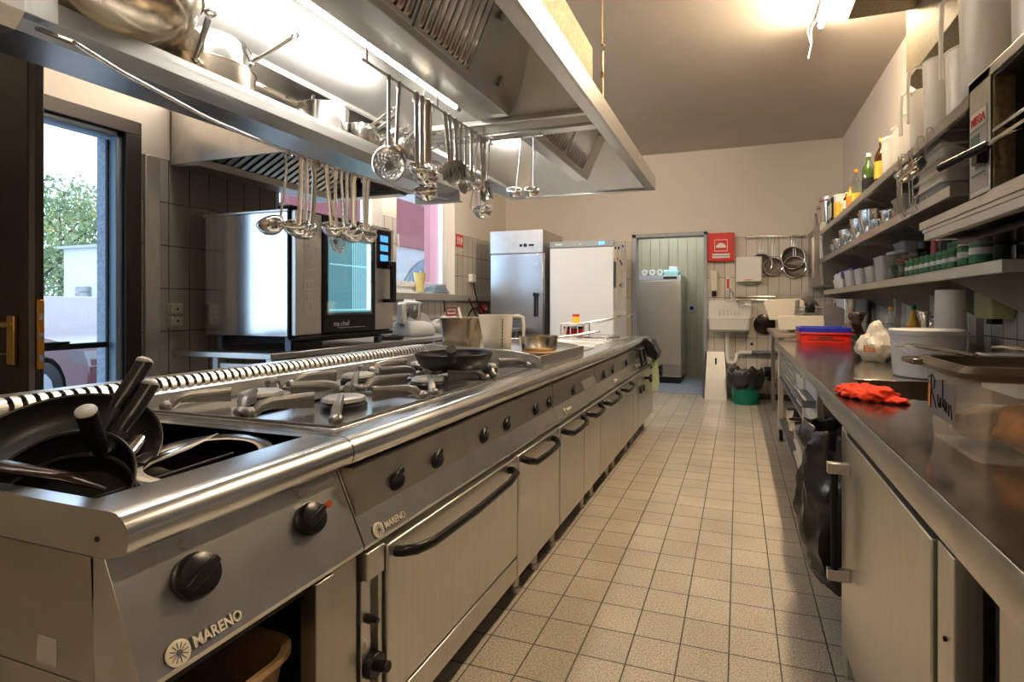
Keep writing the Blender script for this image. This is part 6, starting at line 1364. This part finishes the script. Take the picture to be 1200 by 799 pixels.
t = tub('round milky tub with lid on the middle wall shelf', .90, 3.27, MID+.001, .085, .12, .10, PPC, PPC, 'tubs on the middle wall shelf', taper=.85)
for k_ in range(5): 
    t = thing('nested_box', f'milky rectangular box in the stack behind the wire holders, {ORD[k_]} from the bottom', 'box', (.88, 2.68, MID+.001+.055*k_), 'nested boxes on the middle wall shelf')
    z = MID+.002+.052*k_
    b = B(); loft(b, [rring(.105, .18, .03, 4, z, .92, 2.78), rring(.098, .17, .03, 4, z+.045, .92, 2.78), rring(.118, .20, .03, 4, z+.047, .92, 2.78), rring(.118, .20, .03, 4, z+.051, .92, 2.78)]); obj('box_body', b, CREAMW, t)
# top shelf
b = B(); t = None
def canister(label, c, r, h, m=PP, group='milky containers on the top wall shelf', lid=True):
    t = thing('milky_container', label, 'container', c, group)
    b = B(); lathe(b, [(0, .001), (r*.92, .001), (r*.94, .01), (r, h), (r+.005, h+.002), (r+.005, h+.008), (r-.003, h+.008), (r*.92, .008), (0, .006)], c, 32); obj('container_body', b, m, t)
    if lid: b = B(); lathe(b, [(0, h+.009), (r+.003, h+.009), (r+.003, h+.018), (r*.9, h+.02), (0, h+.014)], c, 32); obj('lid', b, m, t)
    return t
canister('lidded milky container at the far end of the row, beside the beer bottles', (.89, 3.62, TOPZ+.001), .07, .24)
canister('milky container second in the row on the top wall shelf', (.90, 3.42, TOPZ+.001), .075, .25, lid=False)
canister('milky container third in the row on the top wall shelf', (.90, 3.24, TOPZ+.001), .07, .26, lid=False)
jug('milky jug without marks, farthest of the three jugs on the top shelf', (.88, 3.03, TOPZ+.002), .075, .30, R(-160), marks=False, group='jugs on the top wall shelf')
jug('milky jug in the middle of the three jugs on the top shelf', (.89, 2.84, TOPZ+.002), .08, .37, R(170), marks=False, group='jugs on the top wall shelf')
canister('tall milky container between the two near jugs on the top shelf', (.93, 2.66, TOPZ+.001), .085, .33, lid=False)
jug('largest milky jug with blue scale on the top shelf, nearest the camera', (.91, 2.34, TOPZ+.002), .125, .46, R(150), marks=True, group='jugs on the top wall shelf')
canister('milky container at the right picture edge on the top shelf', (.93, 2.02, TOPZ+.001), .11, .40, lid=False)
bottle('beer bottle with yellow labels, nearest bottle on the top wall shelf', (.86, 3.80, TOPZ+.001), .040, .315, BOTG, YELLOWP, YELLOWP, (.18, .52), group='bottles on the top wall shelf')
bottle('brown bottle with yellow cap behind the beer bottle on the top shelf', (.99, 3.82, TOPZ+.001), .038, .36, BOTG, YELLOWP, YELLOWP, (.5, .62), group='bottles on the top wall shelf')
bottle('dark bottle with black cap beside the beer bottle on the top shelf', (.93, 3.98, TOPZ+.001), .035, .30, BOTG, BLACKP, BLACKM, (.2, .5), group='bottles on the top wall shelf')
bottle('green bottle with white-black label and orange foot on the top shelf', (.85, 4.10, TOPZ+.001), .042, .30, BOTGR, WHITEL, BLACKM, (.18, .42), group='bottles on the top wall shelf')
bottle('bottle with black cap and pale neck on the top wall shelf', (.90, 4.32, TOPZ+.001), .036, .28, BOTGR, BLACKP, WHITEL, (.1, .3), group='bottles on the top wall shelf')
bottle('slim clear bottle with orange cap on the top wall shelf', (.84, 4.46, TOPZ+.001), .034, .28, JARG, ORANGE, YELLOWP, (.08, .35), group='bottles on the top wall shelf')
bottle('short yellow bottle with orange cap on the top wall shelf', (.83, 4.62, TOPZ+.001), .030, .18, YELLOWP, ORANGE, ORANGE, (.2, .6), group='bottles on the top wall shelf')
bottle('short bottle with cream label on the top wall shelf', (.83, 4.76, TOPZ+.001), .028, .17, BOTG, WHITEP, CREAMP, (.2, .6), group='bottles on the top wall shelf')
bottle('small bottle with white cap next to the yellow-white tub', (.83, 4.90, TOPZ+.001), .028, .17, CREAMP, WHITEP, YELLOWP, (.2, .6), group='bottles on the top wall shelf')
t = canister('white tub with yellow label and white lid on the top wall shelf', (.86, 5.12, TOPZ+.001), .068, .20, WHITEP); b = B(); lathe(b, [(.0685, .02), (.0705, .15)], (.86, 5.12, TOPZ+.001), 32); obj('yellow_label', b, YELLOWP, t)
for i in range(4):
    b = B(); box(b, .80, .98, 5.30+.075*i, 5.355+.075*i, TOPZ+.001, TOPZ+.235+.012*(i % 2)); t = single('ring_binder', b, [BLACKM, mt('binder_grey', (.2, .2, .22), .5), BLACKM, mt('binder_green', (.01, .16, .09), .5)][i], f'{["black","grey","black","green"][i]} binder on the top wall shelf, {ORD[i]} from the white and yellow tub', 'binder', (.88, 5.33+.075*i, TOPZ), 'binders on the top wall shelf', bev=.003)
    b = B(); box(b, .7985, .80, 5.31+.075*i, 5.345+.075*i, TOPZ+.06, TOPZ+.19); obj('spine_label', b, [WHITEL, WHITEL, WHITEL, GREENL][i], t)
# hanging from the top shelf front: wire grills and ladles
for i, (y, dx) in enumerate(((3.02, 0), (2.92, -.02), (2.83, .0))):
    t = thing('wire_basket', f'wire holder hanging from the front of the top wall shelf, {ORD[i]} from the far end', 'wire holder', (.765, y, 1.58), 'wire holders under the top shelf')
    b = B(); x = .762+dx
    for s in (-.025, .025): tube(b, [(x+.02, y+s, 1.868), (x-.004, y+s, 1.875), (x-.006, y+s, 1.80), (x, y+s, 1.62), (x+.02, y+s, 1.585), (x+.05, y+s, 1.595), (x+.055, y+s, 1.66)], .003, 6)
    for z in (1.84, 1.66, 1.61): tube(b, [(x-.004, y-.03, z), (x-.004, y+.03, z)], .002, 6)
    obj('wires', b, POL, t)
LS = ladle('e', .13, .046, .010)
put(LS, (.755, 2.68, 1.885), R(150), 'left ladle hanging from the front of the top wall shelf', 0, 'ladles under the top shelf', 1)
put(LS, (.755, 2.56, 1.885), R(160), 'right ladle hanging from the front of the top wall shelf beside the grill', 0, 'ladles under the top shelf', 1)
# salamander grill
t = thing('salamander_grill', 'stainless salamander grill with open dark mouth on its own wall shelf', 'grill', (.9, 1.6, 1.465))
X0, X1, Y0, Y1, Z0, Z1 = .69, 1.12, 1.12, 1.985, 1.466, 1.846
b = B(); box(b, X0, X1, Y1-.012, Y1, Z0, Z1); box(b, X0, X1, Y0, Y0+.012, Z0, Z1); box(b, X0, X1, Y0, Y1, Z1-.03, Z1); box(b, X1-.01, X1, Y0, Y1, Z0, Z1); box(b, X0, X1, Y0, Y1, Z0, Z0+.02); box(b, X0, X0+.004, 1.835, Y1, Z0, Z1); obj('casing', b, STEELV, t, bev=.002)
b = B(); box(b, X0+.006, X0+.055, 1.822, 1.834, Z0+.02, Z1-.03); obj('inner_side', b, GALV, t)
b = B(); box(b, X0+.055, X1-.02, 1.822, 1.834, Z0+.02, Z1-.03); box(b, X1-.02, X1-.011, Y0+.012, 1.822, Z0+.02, Z1-.03); box(b, X0+.006, X1-.02, Y0+.012, 1.822, Z1-.04, Z1-.031); box(b, X0+.006, X1-.02, Y0+.012, 1.822, Z0+.021, Z0+.024); obj('black_interior', b, DARKIN, t)  # inside faces coloured black, with the deeper part of the far wall
b = B()
for y in [1.20+.03*k for k in range(21)]: tube(b, [(X0+.01, y, 1.655), (X1-.03, y, 1.655)], .003, 5)
for x in (X0+.005, X0+.16, X1-.04): tube(b, [(x, 1.18, 1.652), (x, 1.82, 1.652)], .006, 6)
box(b, X0-.004, X0+.012, 1.18, 1.82, 1.615, 1.625); rk = obj('grill_rack', b, POL, t)
b = B(); tube(b, [(X0+.02, 1.70, 1.62), (X0-.02, 1.74, 1.605), (X0-.04, 1.78, 1.59)], .004, 8); obj('handle_rod', b, POL, rk)
b = B(); tube(b, [(X0-.03, 1.765, 1.598), (X0-.115, 1.875, 1.565)], [.012, .010], 10, flat=(1, 1.1)); box(b, X0-.03, X0-.002, 1.84, 1.88, 1.565, 1.62); obj('black_handle', b, BLACKP, rk, bev=.002)
b = B(); box(b, X0-.0015, X0, 1.85, 1.97, 1.50, 1.745); st_ = obj('instruction_sticker', b, mt('grey_sticker', (.42, .43, .44), .4), t)
b = B(); box(b, X0-.0025, X0-.0015, 1.855, 1.965, 1.69, 1.74); obj('sticker_header', b, WHITEL, st_)
text('sticker_name', 'MEGA', .036, frame((X0-.003, 1.91, 1.712), (0, -1, 0), (0, 0, 1)), REDB, st_, .0005, .001)
b = B()
for (y0, y1, z0, z1) in ((1.90, 1.96, 1.62, 1.67), (1.87, 1.93, 1.565, 1.60), (1.865, 1.955, 1.545, 1.55)): box(b, X0-.0025, X0-.0015, y0, y1, z0, z1)
obj('sticker_diagram', b, mt('dark_green_print', (.05, .13, .10), .5), st_)
t = thing('grill_console', 'double steel rail console carrying the salamander grill on the right wall', 'wall bracket', (.9, 1.6, 1.40))
b = B(); box(b, .655, .685, .9, 2.34, 1.435, 1.464); box(b, .655, .66, .9, 2.34, 1.398, 1.464) if False else None
box(b, .66, .69, .9, 2.30, 1.392, 1.420); box(b, .69, XR, 2.27, 2.30, 1.392, 1.464); box(b, .69, XR, 1.2, 1.23, 1.392, 1.464); box(b, .66, XR, .9, 2.32, 1.4205, 1.4345); obj('rails', b, STEEL, t, bev=.002)
b = B(); box(b, .75, XR-.02, 1.0, 2.25, 1.37, 1.391); obj('drip_tray', b, SEAR, t)
# duct near the ceiling
t = thing('ventilation_duct', 'dull galvanised ventilation duct boxed under the ceiling on the right', 'duct', (.85, 2.4, 2.5))
b = B(); prism(b, [(.58, ZC), (.58, 2.75), (.90, 2.75), (.90, ZC)], 'y', .4, 3.30); obj('horizontal_duct', b, GALD, t, bev=.002)
b = B(); prism(b, [(.90, ZC), (.90, 2.41), (XR, 2.17), (XR, ZC)], 'y', 2.62, 3.44); obj('wall_duct', b, GALD, t, bev=.002)
# ceiling tube lamps: the aisle one, and an unseen one added as fill
for i, (ya, yb, lb) in enumerate(((2.55, 3.93, 'bare fluorescent tube lamp on the ceiling over the aisle, end wire hanging'), (-1.3, .1, 'added unseen fill tube on the ceiling behind the camera'))):
    t = thing('ceiling_lamp', lb, 'lamp', (.53, (ya+yb)/2, ZC), 'ceiling tube lamps')
    b = B(); cyl(b, (.53, ya, 3.045), (.53, yb, 3.045), .019, n=16); obj('tube', b, TUBEC if i == 0 else mt('dim_fill_tube', (1, 1, 1), .3, emit=TUBE_CEIL*.2, emcol=(1, .80, .56)), t)
    b = B(); box(b, .50, .56, ya-.04, yb+.02, 3.085, ZC); box(b, .515, .545, ya-.03, ya, 3.03, 3.09); box(b, .515, .545, yb, yb+.02, 3.03, 3.09); obj('housing', b, WHITEP, t, bev=.003)
    if i == 0: b = B(); tube(b, [(.50, 3.93, 3.09), (.47, 3.95, 3.04), (.475, 3.97, 2.96), (.455, 3.97, 2.85)], .004, 6); tube(b, [(.46, 3.98, 3.10), (.45, 3.96, 3.02), (.47, 3.97, 2.95)], .003, 6); obj('loose_wire', b, WHITEP, t)

t = thing('bench_fill_lamp', 'added unseen fill tube on the ceiling over the window side bench', 'lamp', (-2.45, 4.0, ZC), 'ceiling tube lamps')  # unseen lamp added to brighten the left tiles, fridges and back wall
b = B(); cyl(b, (-2.45, 2.0, 3.045), (-2.45, 4.7, 3.045), .019, n=16); obj('tube', b, mt('neutral_fill_tube', (1, 1, 1), .3, emit=TUBE_BENCH_FILL, emcol=(1, .88, .74)), t)
b = B(); box(b, -2.49, -2.41, 1.95, 4.75, 3.075, ZC); obj('housing', b, WHITEP, t, bev=.003)

# ================================================================ BACK WALL
YW = YB
# fire blanket box
p0, p1 = onY(829.5, 273.5, YW-.08), onY(860.5, 305.5, YW-.08)
t = thing('fire_blanket_box', 'red fire blanket box with white symbol on the back wall', 'fire blanket box', ((p0.x+p1.x)/2, YW, p1.z))
b = B(); box(b, p0.x, p1.x, YW-.08, YW, p1.z, p0.z); bx = obj('casing', b, REDB, t, bev=.008)
cx, cz, s = (p0.x+p1.x)/2, (p0.z+p1.z)/2, (p1.x-p0.x)
b = B(); yy = YW-.0815
for q in ((-.25, .27, .25, .30), (-.25, .27, -.12, -.09)): pass
box(b, cx-.25*s, cx+.25*s, yy, yy+.001, cz+.27*s, cz+.295*s); box(b, cx-.25*s, cx+.25*s, yy, yy+.001, cz-.17*s, cz-.145*s); box(b, cx-.25*s, cx-.225*s, yy, yy+.001, cz-.17*s, cz+.295*s); box(b, cx+.225*s, cx+.25*s, yy, yy+.001, cz-.17*s, cz+.295*s)
prism(b, [(cx+.19*s*math.cos(R(a_)), cz-.03*s+.19*s*math.sin(R(a_))) for a_ in range(0, 181, 12)], 'y', yy, yy+.001)
obj('symbol', b, WHITEL, bx)
b = B(); box(b, cx-.33*s, cx+.33*s, yy, yy+.001, cz-.43*s, cz-.26*s); ll = obj('text_label', b, WHITEL, bx)
text('label_text', 'Feuerlöschdecke', .030, frame((cx, yy-.001, cz-.345*s), (1, 0, 0), (0, 0, 1)), BLACKM, ll, .0003, .0003)
# towel dispenser
p0, p1 = onY(862.5, 301, YW-.11), onY(893, 330, YW-.11)
t = thing('towel_dispenser', 'white paper towel dispenser with green towel below the red box', 'dispenser', ((p0.x+p1.x)/2, YW, p1.z))
b = B(); box(b, p0.x, p1.x, YW-.11, YW, p1.z, p0.z); obj('casing', b, WHITEP, t, bev=.012)
b = B(); prism(b, [(p0.x+.04, p1.z+.004), (p1.x-.03, p1.z+.004), (p1.x-.06, p1.z-.02), (p0.x+.13, p1.z-.028)], 'y', YW-.07, YW-.05); obj('towel', b, mt('green_towel', (.30, .42, .25), .8), t)
b = B(); box(b, p0.x+.10, p0.x+.18, YW-.112, YW-.11, p1.z+.02, p1.z+.03); obj('brand_mark', b, REDB, t)
# soap bottle holder
p0, p1 = onY(833, 317, YW-.07), onY(840.5, 341, YW-.07)
t = thing('soap_pump', 'narrow cream soap dispenser with black tip under the red box', 'dispenser', (p0.x, YW, p1.z))
b = B(); box(b, p0.x, p1.x, YW-.07, YW, p1.z, p0.z); obj('casing', b, CREAMP, t, bev=.010)
b = B(); cyl(b, ((p0.x+p1.x)/2, YW-.04, p1.z), ((p0.x+p1.x)/2, YW-.04, p1.z-.065), .024, .030, n=16); obj('pump_tip', b, BLACKM, t)
p0, p1 = onY(851, 325, YW), onY(855.5, 340, YW); b = B(); box(b, p0.x, p1.x, YW-.004, YW, p1.z, p0.z)
t = single('hand_tag', b, WHITEL, 'tiny red and white tag on the tiles beside the tap', 'tag', (p0.x, YW, p1.z)); b = B(); box(b, p0.x+.008, p1.x-.008, YW-.005, YW-.004, p1.z+.02, p0.z-.02); obj('tag_print', b, REDB, t)
# hand basin
t = thing('hand_basin', 'small white wall basin with ribbed back on the back wall', 'basin', (-.105, YW, .83))
bx0, bx1 = -.36, .155
b = B(); loft(b, [[(x, YW-.04, z) for x, _, z in []] or rring((bx1-bx0)/2, .10, .05, 5, 0, 0, 0)], True, True) if False else None
b.free(); b = B()
pl = [((bx0+bx1)/2+q[0], 1.10+q[1]) for q in [(v[0], v[1]) for v in rring((bx1-bx0)/2, .115, .04, 5)]]; prism(b, pl, 'y', YW-.045, YW-.002); obj('splash_back', b, CERAM, t, bev=.012)
b = B(); cxx = (bx0+bx1)/2; cyy = YW-.16; hx = (bx1-bx0)/2
loft(b, [rring(hx*.72, .10, .05, 5, .825, cxx, cyy+.04), rring(hx*.92, .13, .06, 5, .86, cxx, cyy+.01), rring(hx*.96, .15, .06, 5, .985, cxx, cyy), rring(hx+.004, .158, .06, 5, .99, cxx, cyy), rring(hx+.004, .158, .06, 5, 1.01, cxx, cyy), rring(hx-.03, .13, .05, 5, 1.008, cxx, cyy), rring(hx*.8, .10, .05, 5, .88, cxx, cyy)], True, True); obj('bowl', b, CERAM, t)
b = B()
for k_ in range(6): box(b, cxx-.13+.045*k_, cxx-.105+.045*k_, YW-.05, YW-.044, 1.03, 1.10)
obj('ribs', b, mt('rib_shade', (.62, .60, .56), .3), t, bev=.003)
b = B(); tube(b, [(cxx-.03, cyy+.05, .83), (cxx-.03, cyy+.05, .52), (cxx-.02, cyy+.05, .46), (cxx+.03, cyy+.05, .44), (cxx+.07, cyy+.05, .47), (cxx+.08, cyy+.07, .55), (cxx+.13, cyy+.10, .572), (.15, YW-.06, .575)], .024, 12); obj('trap', b, WHITEP, t)
b = B(); tube(b, [(.15, YW-.06, .575), (.46, YW-.06, .58)], .026, 12); single('grey_waste_pipe', b, GREYPIPE, 'dark grey waste pipe along the lower back wall', 'pipe', (.3, YW-.06, .575))
t = thing('wall_tap', 'chrome wall tap with long double spout over the basin', 'tap', (-.03, YW-.08, 1.24))
b = B(); cyl(b, (-.06, YW, 1.24), (-.06, YW-.09, 1.24), .022); cyl(b, (-.15, YW-.05, 1.22), (.0, YW-.05, 1.22), .020); lathe(b, [(0, 0), (.028, 0), (.026, .06), (0, .07)], (-.08, YW-.08, 1.25), 16); tube(b, [(-.08, YW-.08, 1.30), (-.10, YW-.14, 1.35)], [.01, .012], 8); tube(b, [(-.02, YW-.07, 1.20), (.06, YW-.15, 1.18), (.14, YW-.18, 1.15)], [.014, .012, .011], 8); obj('tap_body', b, POL, t)
t = thing('tool_bar', 'two parallel steel bars fixed right of the tap on the back wall', 'rail', (.2, YW-.05, 1.24))
b = B(); cyl(b, (.0, YW-.05, 1.263), (.42, YW-.05, 1.258), .010); cyl(b, (.0, YW-.05, 1.224), (.42, YW-.05, 1.218), .010); obj('bars', b, POL, t)
b = B(); box(b, .42, .78, YW-.02, YW, 1.16, 1.30); single('steel_plate', b, STEEL, 'plain steel plate on the back wall above the slicer', 'plate', (.6, YW, 1.16), bev=.002)
# sieve rail and sieves
t = thing('sieve_rail', 'steel rail along the top of the back wall tiles', 'rail', (.42, YW-.06, 2.0))
b = B(); cyl(b, (.105, YW-.06, 1.995), (.735, YW-.06, 1.985), .008); ball(b, (.105, YW-.06, 1.995), .015, 6); ball(b, (.735, YW-.06, 1.985), .015, 6); obj('bar', b, POL, t)
for x in (.12, .72): b = B(); cyl(b, (x, YW, 1.99), (x, YW-.06, 1.99), .007, n=8); obj('rail_hanger', b, POL, t)
def sieve(label, x, z, r, ztop, depth, y=YW-.07, m=None):
    t = thing('sieve', label, 'sieve', (x, y, z), 'sieves on the back wall rail')
    b = B(); torus(b, (x, y, z), r, .006, Matrix.Rotation(PI/2, 3, 'X'), 32, 8); obj('rim', b, POL, t)
    b = B(); lathe(b, [(r, 0), (r*.93, depth*.4), (r*.7, depth*.8), (r*.35, depth), (0, depth*1.05)], (x, y, z), 32, Matrix.Rotation(PI/2, 3, 'X'))
    obj('mesh_bowl', b, m or mt('dark_wire_mesh', (.16, .14, .12), .5, .7, noise=900, bump=.6, var=.4), t)
    b = B(); tube(b, [(x-.012, y, z+r), (x-.014, y, ztop-.02), (x, y, ztop), (x+.014, y, ztop-.02), (x+.012, y, z+r)], .004, 6); obj('handle', b, POL, t)
MESHM = mt('dark_wire_mesh', (.16, .14, .12), .5, .7, noise=900, bump=.6, var=.4)
sieve('large round sieve, leftmost on the back wall rail', .26, 1.655, .125, 2.0, -.05, m=MESHM)
sieve('sieve half hidden behind the leftmost large one', .40, 1.625, .105, 2.0, -.04, YW-.05, MESHM)
sieve('sieve with bronze mesh, upper one of the pair at the right of the rail', .615, 1.72, .130, 2.0, -.06, m=MESHM)
sieve('lower sieve of the pair at the right of the rail', .635, 1.615, .125, 2.0, -.04, YW-.045, MESHM)
t = thing('dark_lid', 'dark round pan hanging low on the back wall right of the basin', 'pan', (.30, YW-.05, .90))
b = B(); lathe(b, [(0, 0), (.12, 0), (.125, .02), (.10, .03), (0, .035)], (.30, YW-.02, .925), 32, Matrix.Rotation(PI/2, 3, 'X')); obj('pan_body', b, SEAR, t)
# leaning steel cover
t = thing('steel_cover', 'tall stainless cover with a slot leaning by the back doorway', 'cover', (-.27, YW-.12, 0))
b = B(); hexa(b, [(-.40, YW-.20, .0), (-.135, YW-.20, .0), (-.135, YW-.192, .0), (-.40, YW-.192, .0)], [(-.375, YW-.07, .575), (-.165, YW-.07, .575), (-.165, YW-.062, .575), (-.375, YW-.062, .575)]); obj('sheet', b, STEELV, t)
b = B(); hexa(b, [(-.43, YW-.12, 0), (-.40, YW-.20, 0), (-.40, YW-.192, 0), (-.425, YW-.11, 0)], [(-.40, YW-.04, .575), (-.375, YW-.07, .575), (-.375, YW-.062, .575), (-.395, YW-.03, .575)]); obj('side_flange', b, STEELD, t)
b = B(); q = .45; box(b, -.278, -.258, YW-.106, YW-.090, .37, .50); obj('slot', b, BLACKM, t, bev=.006)
# green bin
t = thing('green_bin', 'small green plastic bin lined with a black bag under the basin', 'bin', (.075, 6.55, 0))
b = B(); c_ = (.075, 6.56, .0); lathe(b, [(0, .001), (.138, .001), (.142, .01), (.165, .26), (.16, .26), (.13, .01), (0, .01)], c_, 36); bb = obj('bin_body', b, GREENP, t)
b = B()
for k_ in range(18): a_ = 2*PI*k_/18; box(b, -.003, .003, -.002, .002, .02, .22, Matrix.Translation((c_[0]+.150*math.cos(a_), c_[1]+.150*math.sin(a_), 0)) @ Matrix.Rotation(a_, 4, 'Z'))
obj('ribs', b, GREENP, bb)
b = B(); rings = []
for k, (rr, z) in enumerate(((.12, .30), (.150, .375), (.178, .395), (.200, .36), (.208, .28), (.185, .20))):
    rings.append([(c_[0]+rr*(1+.07*math.sin(7*a_+k)+.05*math.sin(11*a_))*math.cos(a_), c_[1]+rr*(1+.06*math.sin(5*a_-k))*math.sin(a_), z+.02*math.sin(6*a_+k*.7)+.014*math.sin(13*a_)) for a_ in [2*PI*j/48 for j in range(48)]])
loft(b, rings, False, False); obj('liner_bag', b, BAG, t, solid=.002)
# table in the back corner with slicer
t = thing('corner_table', 'small steel table in the back right corner carrying the slicer', 'table', (.75, 5.7, 0))
b = B(); box(b, .30, XR-.01, 5.02, 6.3, .865, .90); obj('table_top', b, STEELD, t, bev=.003)
for x in (.36, 1.08):
    for y in (5.1, 6.22): b = B(); box(b, x-.02, x+.02, y-.02, y+.02, 0, .865); obj('leg', b, STEELD, t, bev=.002)
t = thing('food_slicer', 'cream enamelled slicing machine on the corner table', 'slicer', (.55, 5.5, .90))
b = B(); p = [onY(*q, 5.55) for q in ((895, 355), (899, 351), (935, 350), (942, 352), (944, 368), (912, 375), (902, 375))]; prism(b, [(v.x, v.z) for v in p], 'y', 5.55, 5.60); obj('blade_guard', b, CREAMP, t, bev=.006)
b = B(); p = [onY(*q, 5.30) for q in ((912, 370), (965, 370), (967, 386), (912, 387))]; prism(b, [(v.x, v.z) for v in p], 'y', 5.30, 5.36); obj('product_table', b, CREAMP, t, bev=.006)
b = B(); box(b, .46, .80, 5.32, 5.75, .902, .955); obj('machine_base', b, GREYTR, t, bev=.01)
b = B(); cyl(b, (.62, 5.60, 1.10), (.62, 5.62, 1.10), .13, n=36); obj('blade', b, POL, t)
b = B(); p0 = onY(933, 360, 5.5); cyl(b, (p0.x, 5.5, p0.z), (p0.x+.24, 5.5, p0.z), .010); box(b, p0.x-.01, p0.x+.03, 5.48, 5.52, p0.z-.02, p0.z+.07); obj('carriage_arm', b, POL, t)
b = B(); cyl(b, (.42, 5.45, .97), (.47, 5.45, .97), .045, n=20); cyl(b, (.36, 5.45, .97), (.42, 5.45, .97), .012, n=10); obj('thickness_knob', b, BLACKP, t)
b = B(); lathe(b, [(0, 0), (.035, 0), (.045, .04), (.03, .09), (0, .1)], (p0.x+.12, 5.46, p0.z-.05), 20); obj('pusher_knob', b, BLACKP, t)
b = B(); hexa(b, [(.62, 5.03, .855), (.66, 5.03, .855), (.66, 5.04, .855), (.62, 5.04, .855)], [(.60, 5.03, 1.20), (.61, 5.03, 1.20), (.61, 5.04, 1.20), (.60, 5.04, 1.20)]); b.free()
p = [onY(*q, 5.0) for q in ((963, 353), (967, 381), (984, 381), (984, 360))]
b = B(); prism(b, [(v.x, v.z) for v in [Vector((w_.x, 5.03, max(.901, w_.z))) for w_ in [onY(*q, 5.03) for q in ((963, 353), (969, 390), (990, 390), (990, 362))]]], 'y', 5.03, 5.042); single('leaning_sheet', b, STEEL, 'steel sheet standing upright behind the blue crate', 'sheet', (.55, 5.03, .901), bev=.002)
# wall cupboard with buckets on top
t = thing('wall_cupboard', 'narrow steel wall cupboard at the far end of the shelves', 'cupboard', (.95, 6.35, 1.36))
b = B(); box(b, .80, XR-.003, 5.90, 6.85, 1.355, 2.0); obj('body', b, STEELV, t, bev=.003)
for j in range(2):
    b = B(); box(b, .785, .80, 5.905+.475*j, 6.37+.475*j, 1.36, 1.995); dd = obj('door', b, STEELD, t, bev=.003)
    b = B(); box(b, .765, .785, 6.33 if j == 0 else 6.40, 6.34 if j == 0 else 6.41, 1.45, 1.9); obj('handle', b, STEELD, dd, bev=.003)
for i, (y, r, h) in enumerate(((6.65, .10, .20), (6.42, .11, .24), (6.12, .12, .27))):
    t = thing('steel_bucket', f'steel bucket on the wall cupboard, {["farthest and smallest","middle","nearest and largest"][i]} of the three', 'bucket', (.93, y, 2.001), 'buckets on the wall cupboard')
    b = B(); lathe(b, [(0, 0), (r*.75, 0), (r, h), (r+.005, h), (r+.005, h+.006), (r-.003, h+.004), (r*.73, .006), (0, .006)], (.93, y, 2.001), 32); obj('bucket_body', b, POL if i else STEELD, t)
    b = B(); lathe(b, [(r*1.0, h*.86), (r*1.005, h*.92)], (.93, y, 2.001), 32); obj('red_band', b, mt('brick_band', (.30, .06, .03), .5), t)
# small fittings low on back wall
t = thing('floor_squeegee', 'dark wall clip holding black brush heads beside the far counter leg', 'brush', (.37, 6.8, .3))
b = B(); box(b, .30, .40, YW-.03, YW, .28, .40); ball(b, (.34, YW-.05, .36), .035, 8); ball(b, (.36, YW-.05, .26), .03, 8); tube(b, [(.37, YW-.05, .36), (.40, YW-.10, .28), (.42, YW-.08, .18)], .012, 8); obj('brush_head', b, BLACKM, t)
p = onY(881, 403, YW); b = B(); ball(b, (p.x, YW-.012, p.z), .018, 6); single('wall_hook', b, BLACKM, 'small black hook on the back wall tiles below the basin', 'hook', (p.x, YW, p.z))
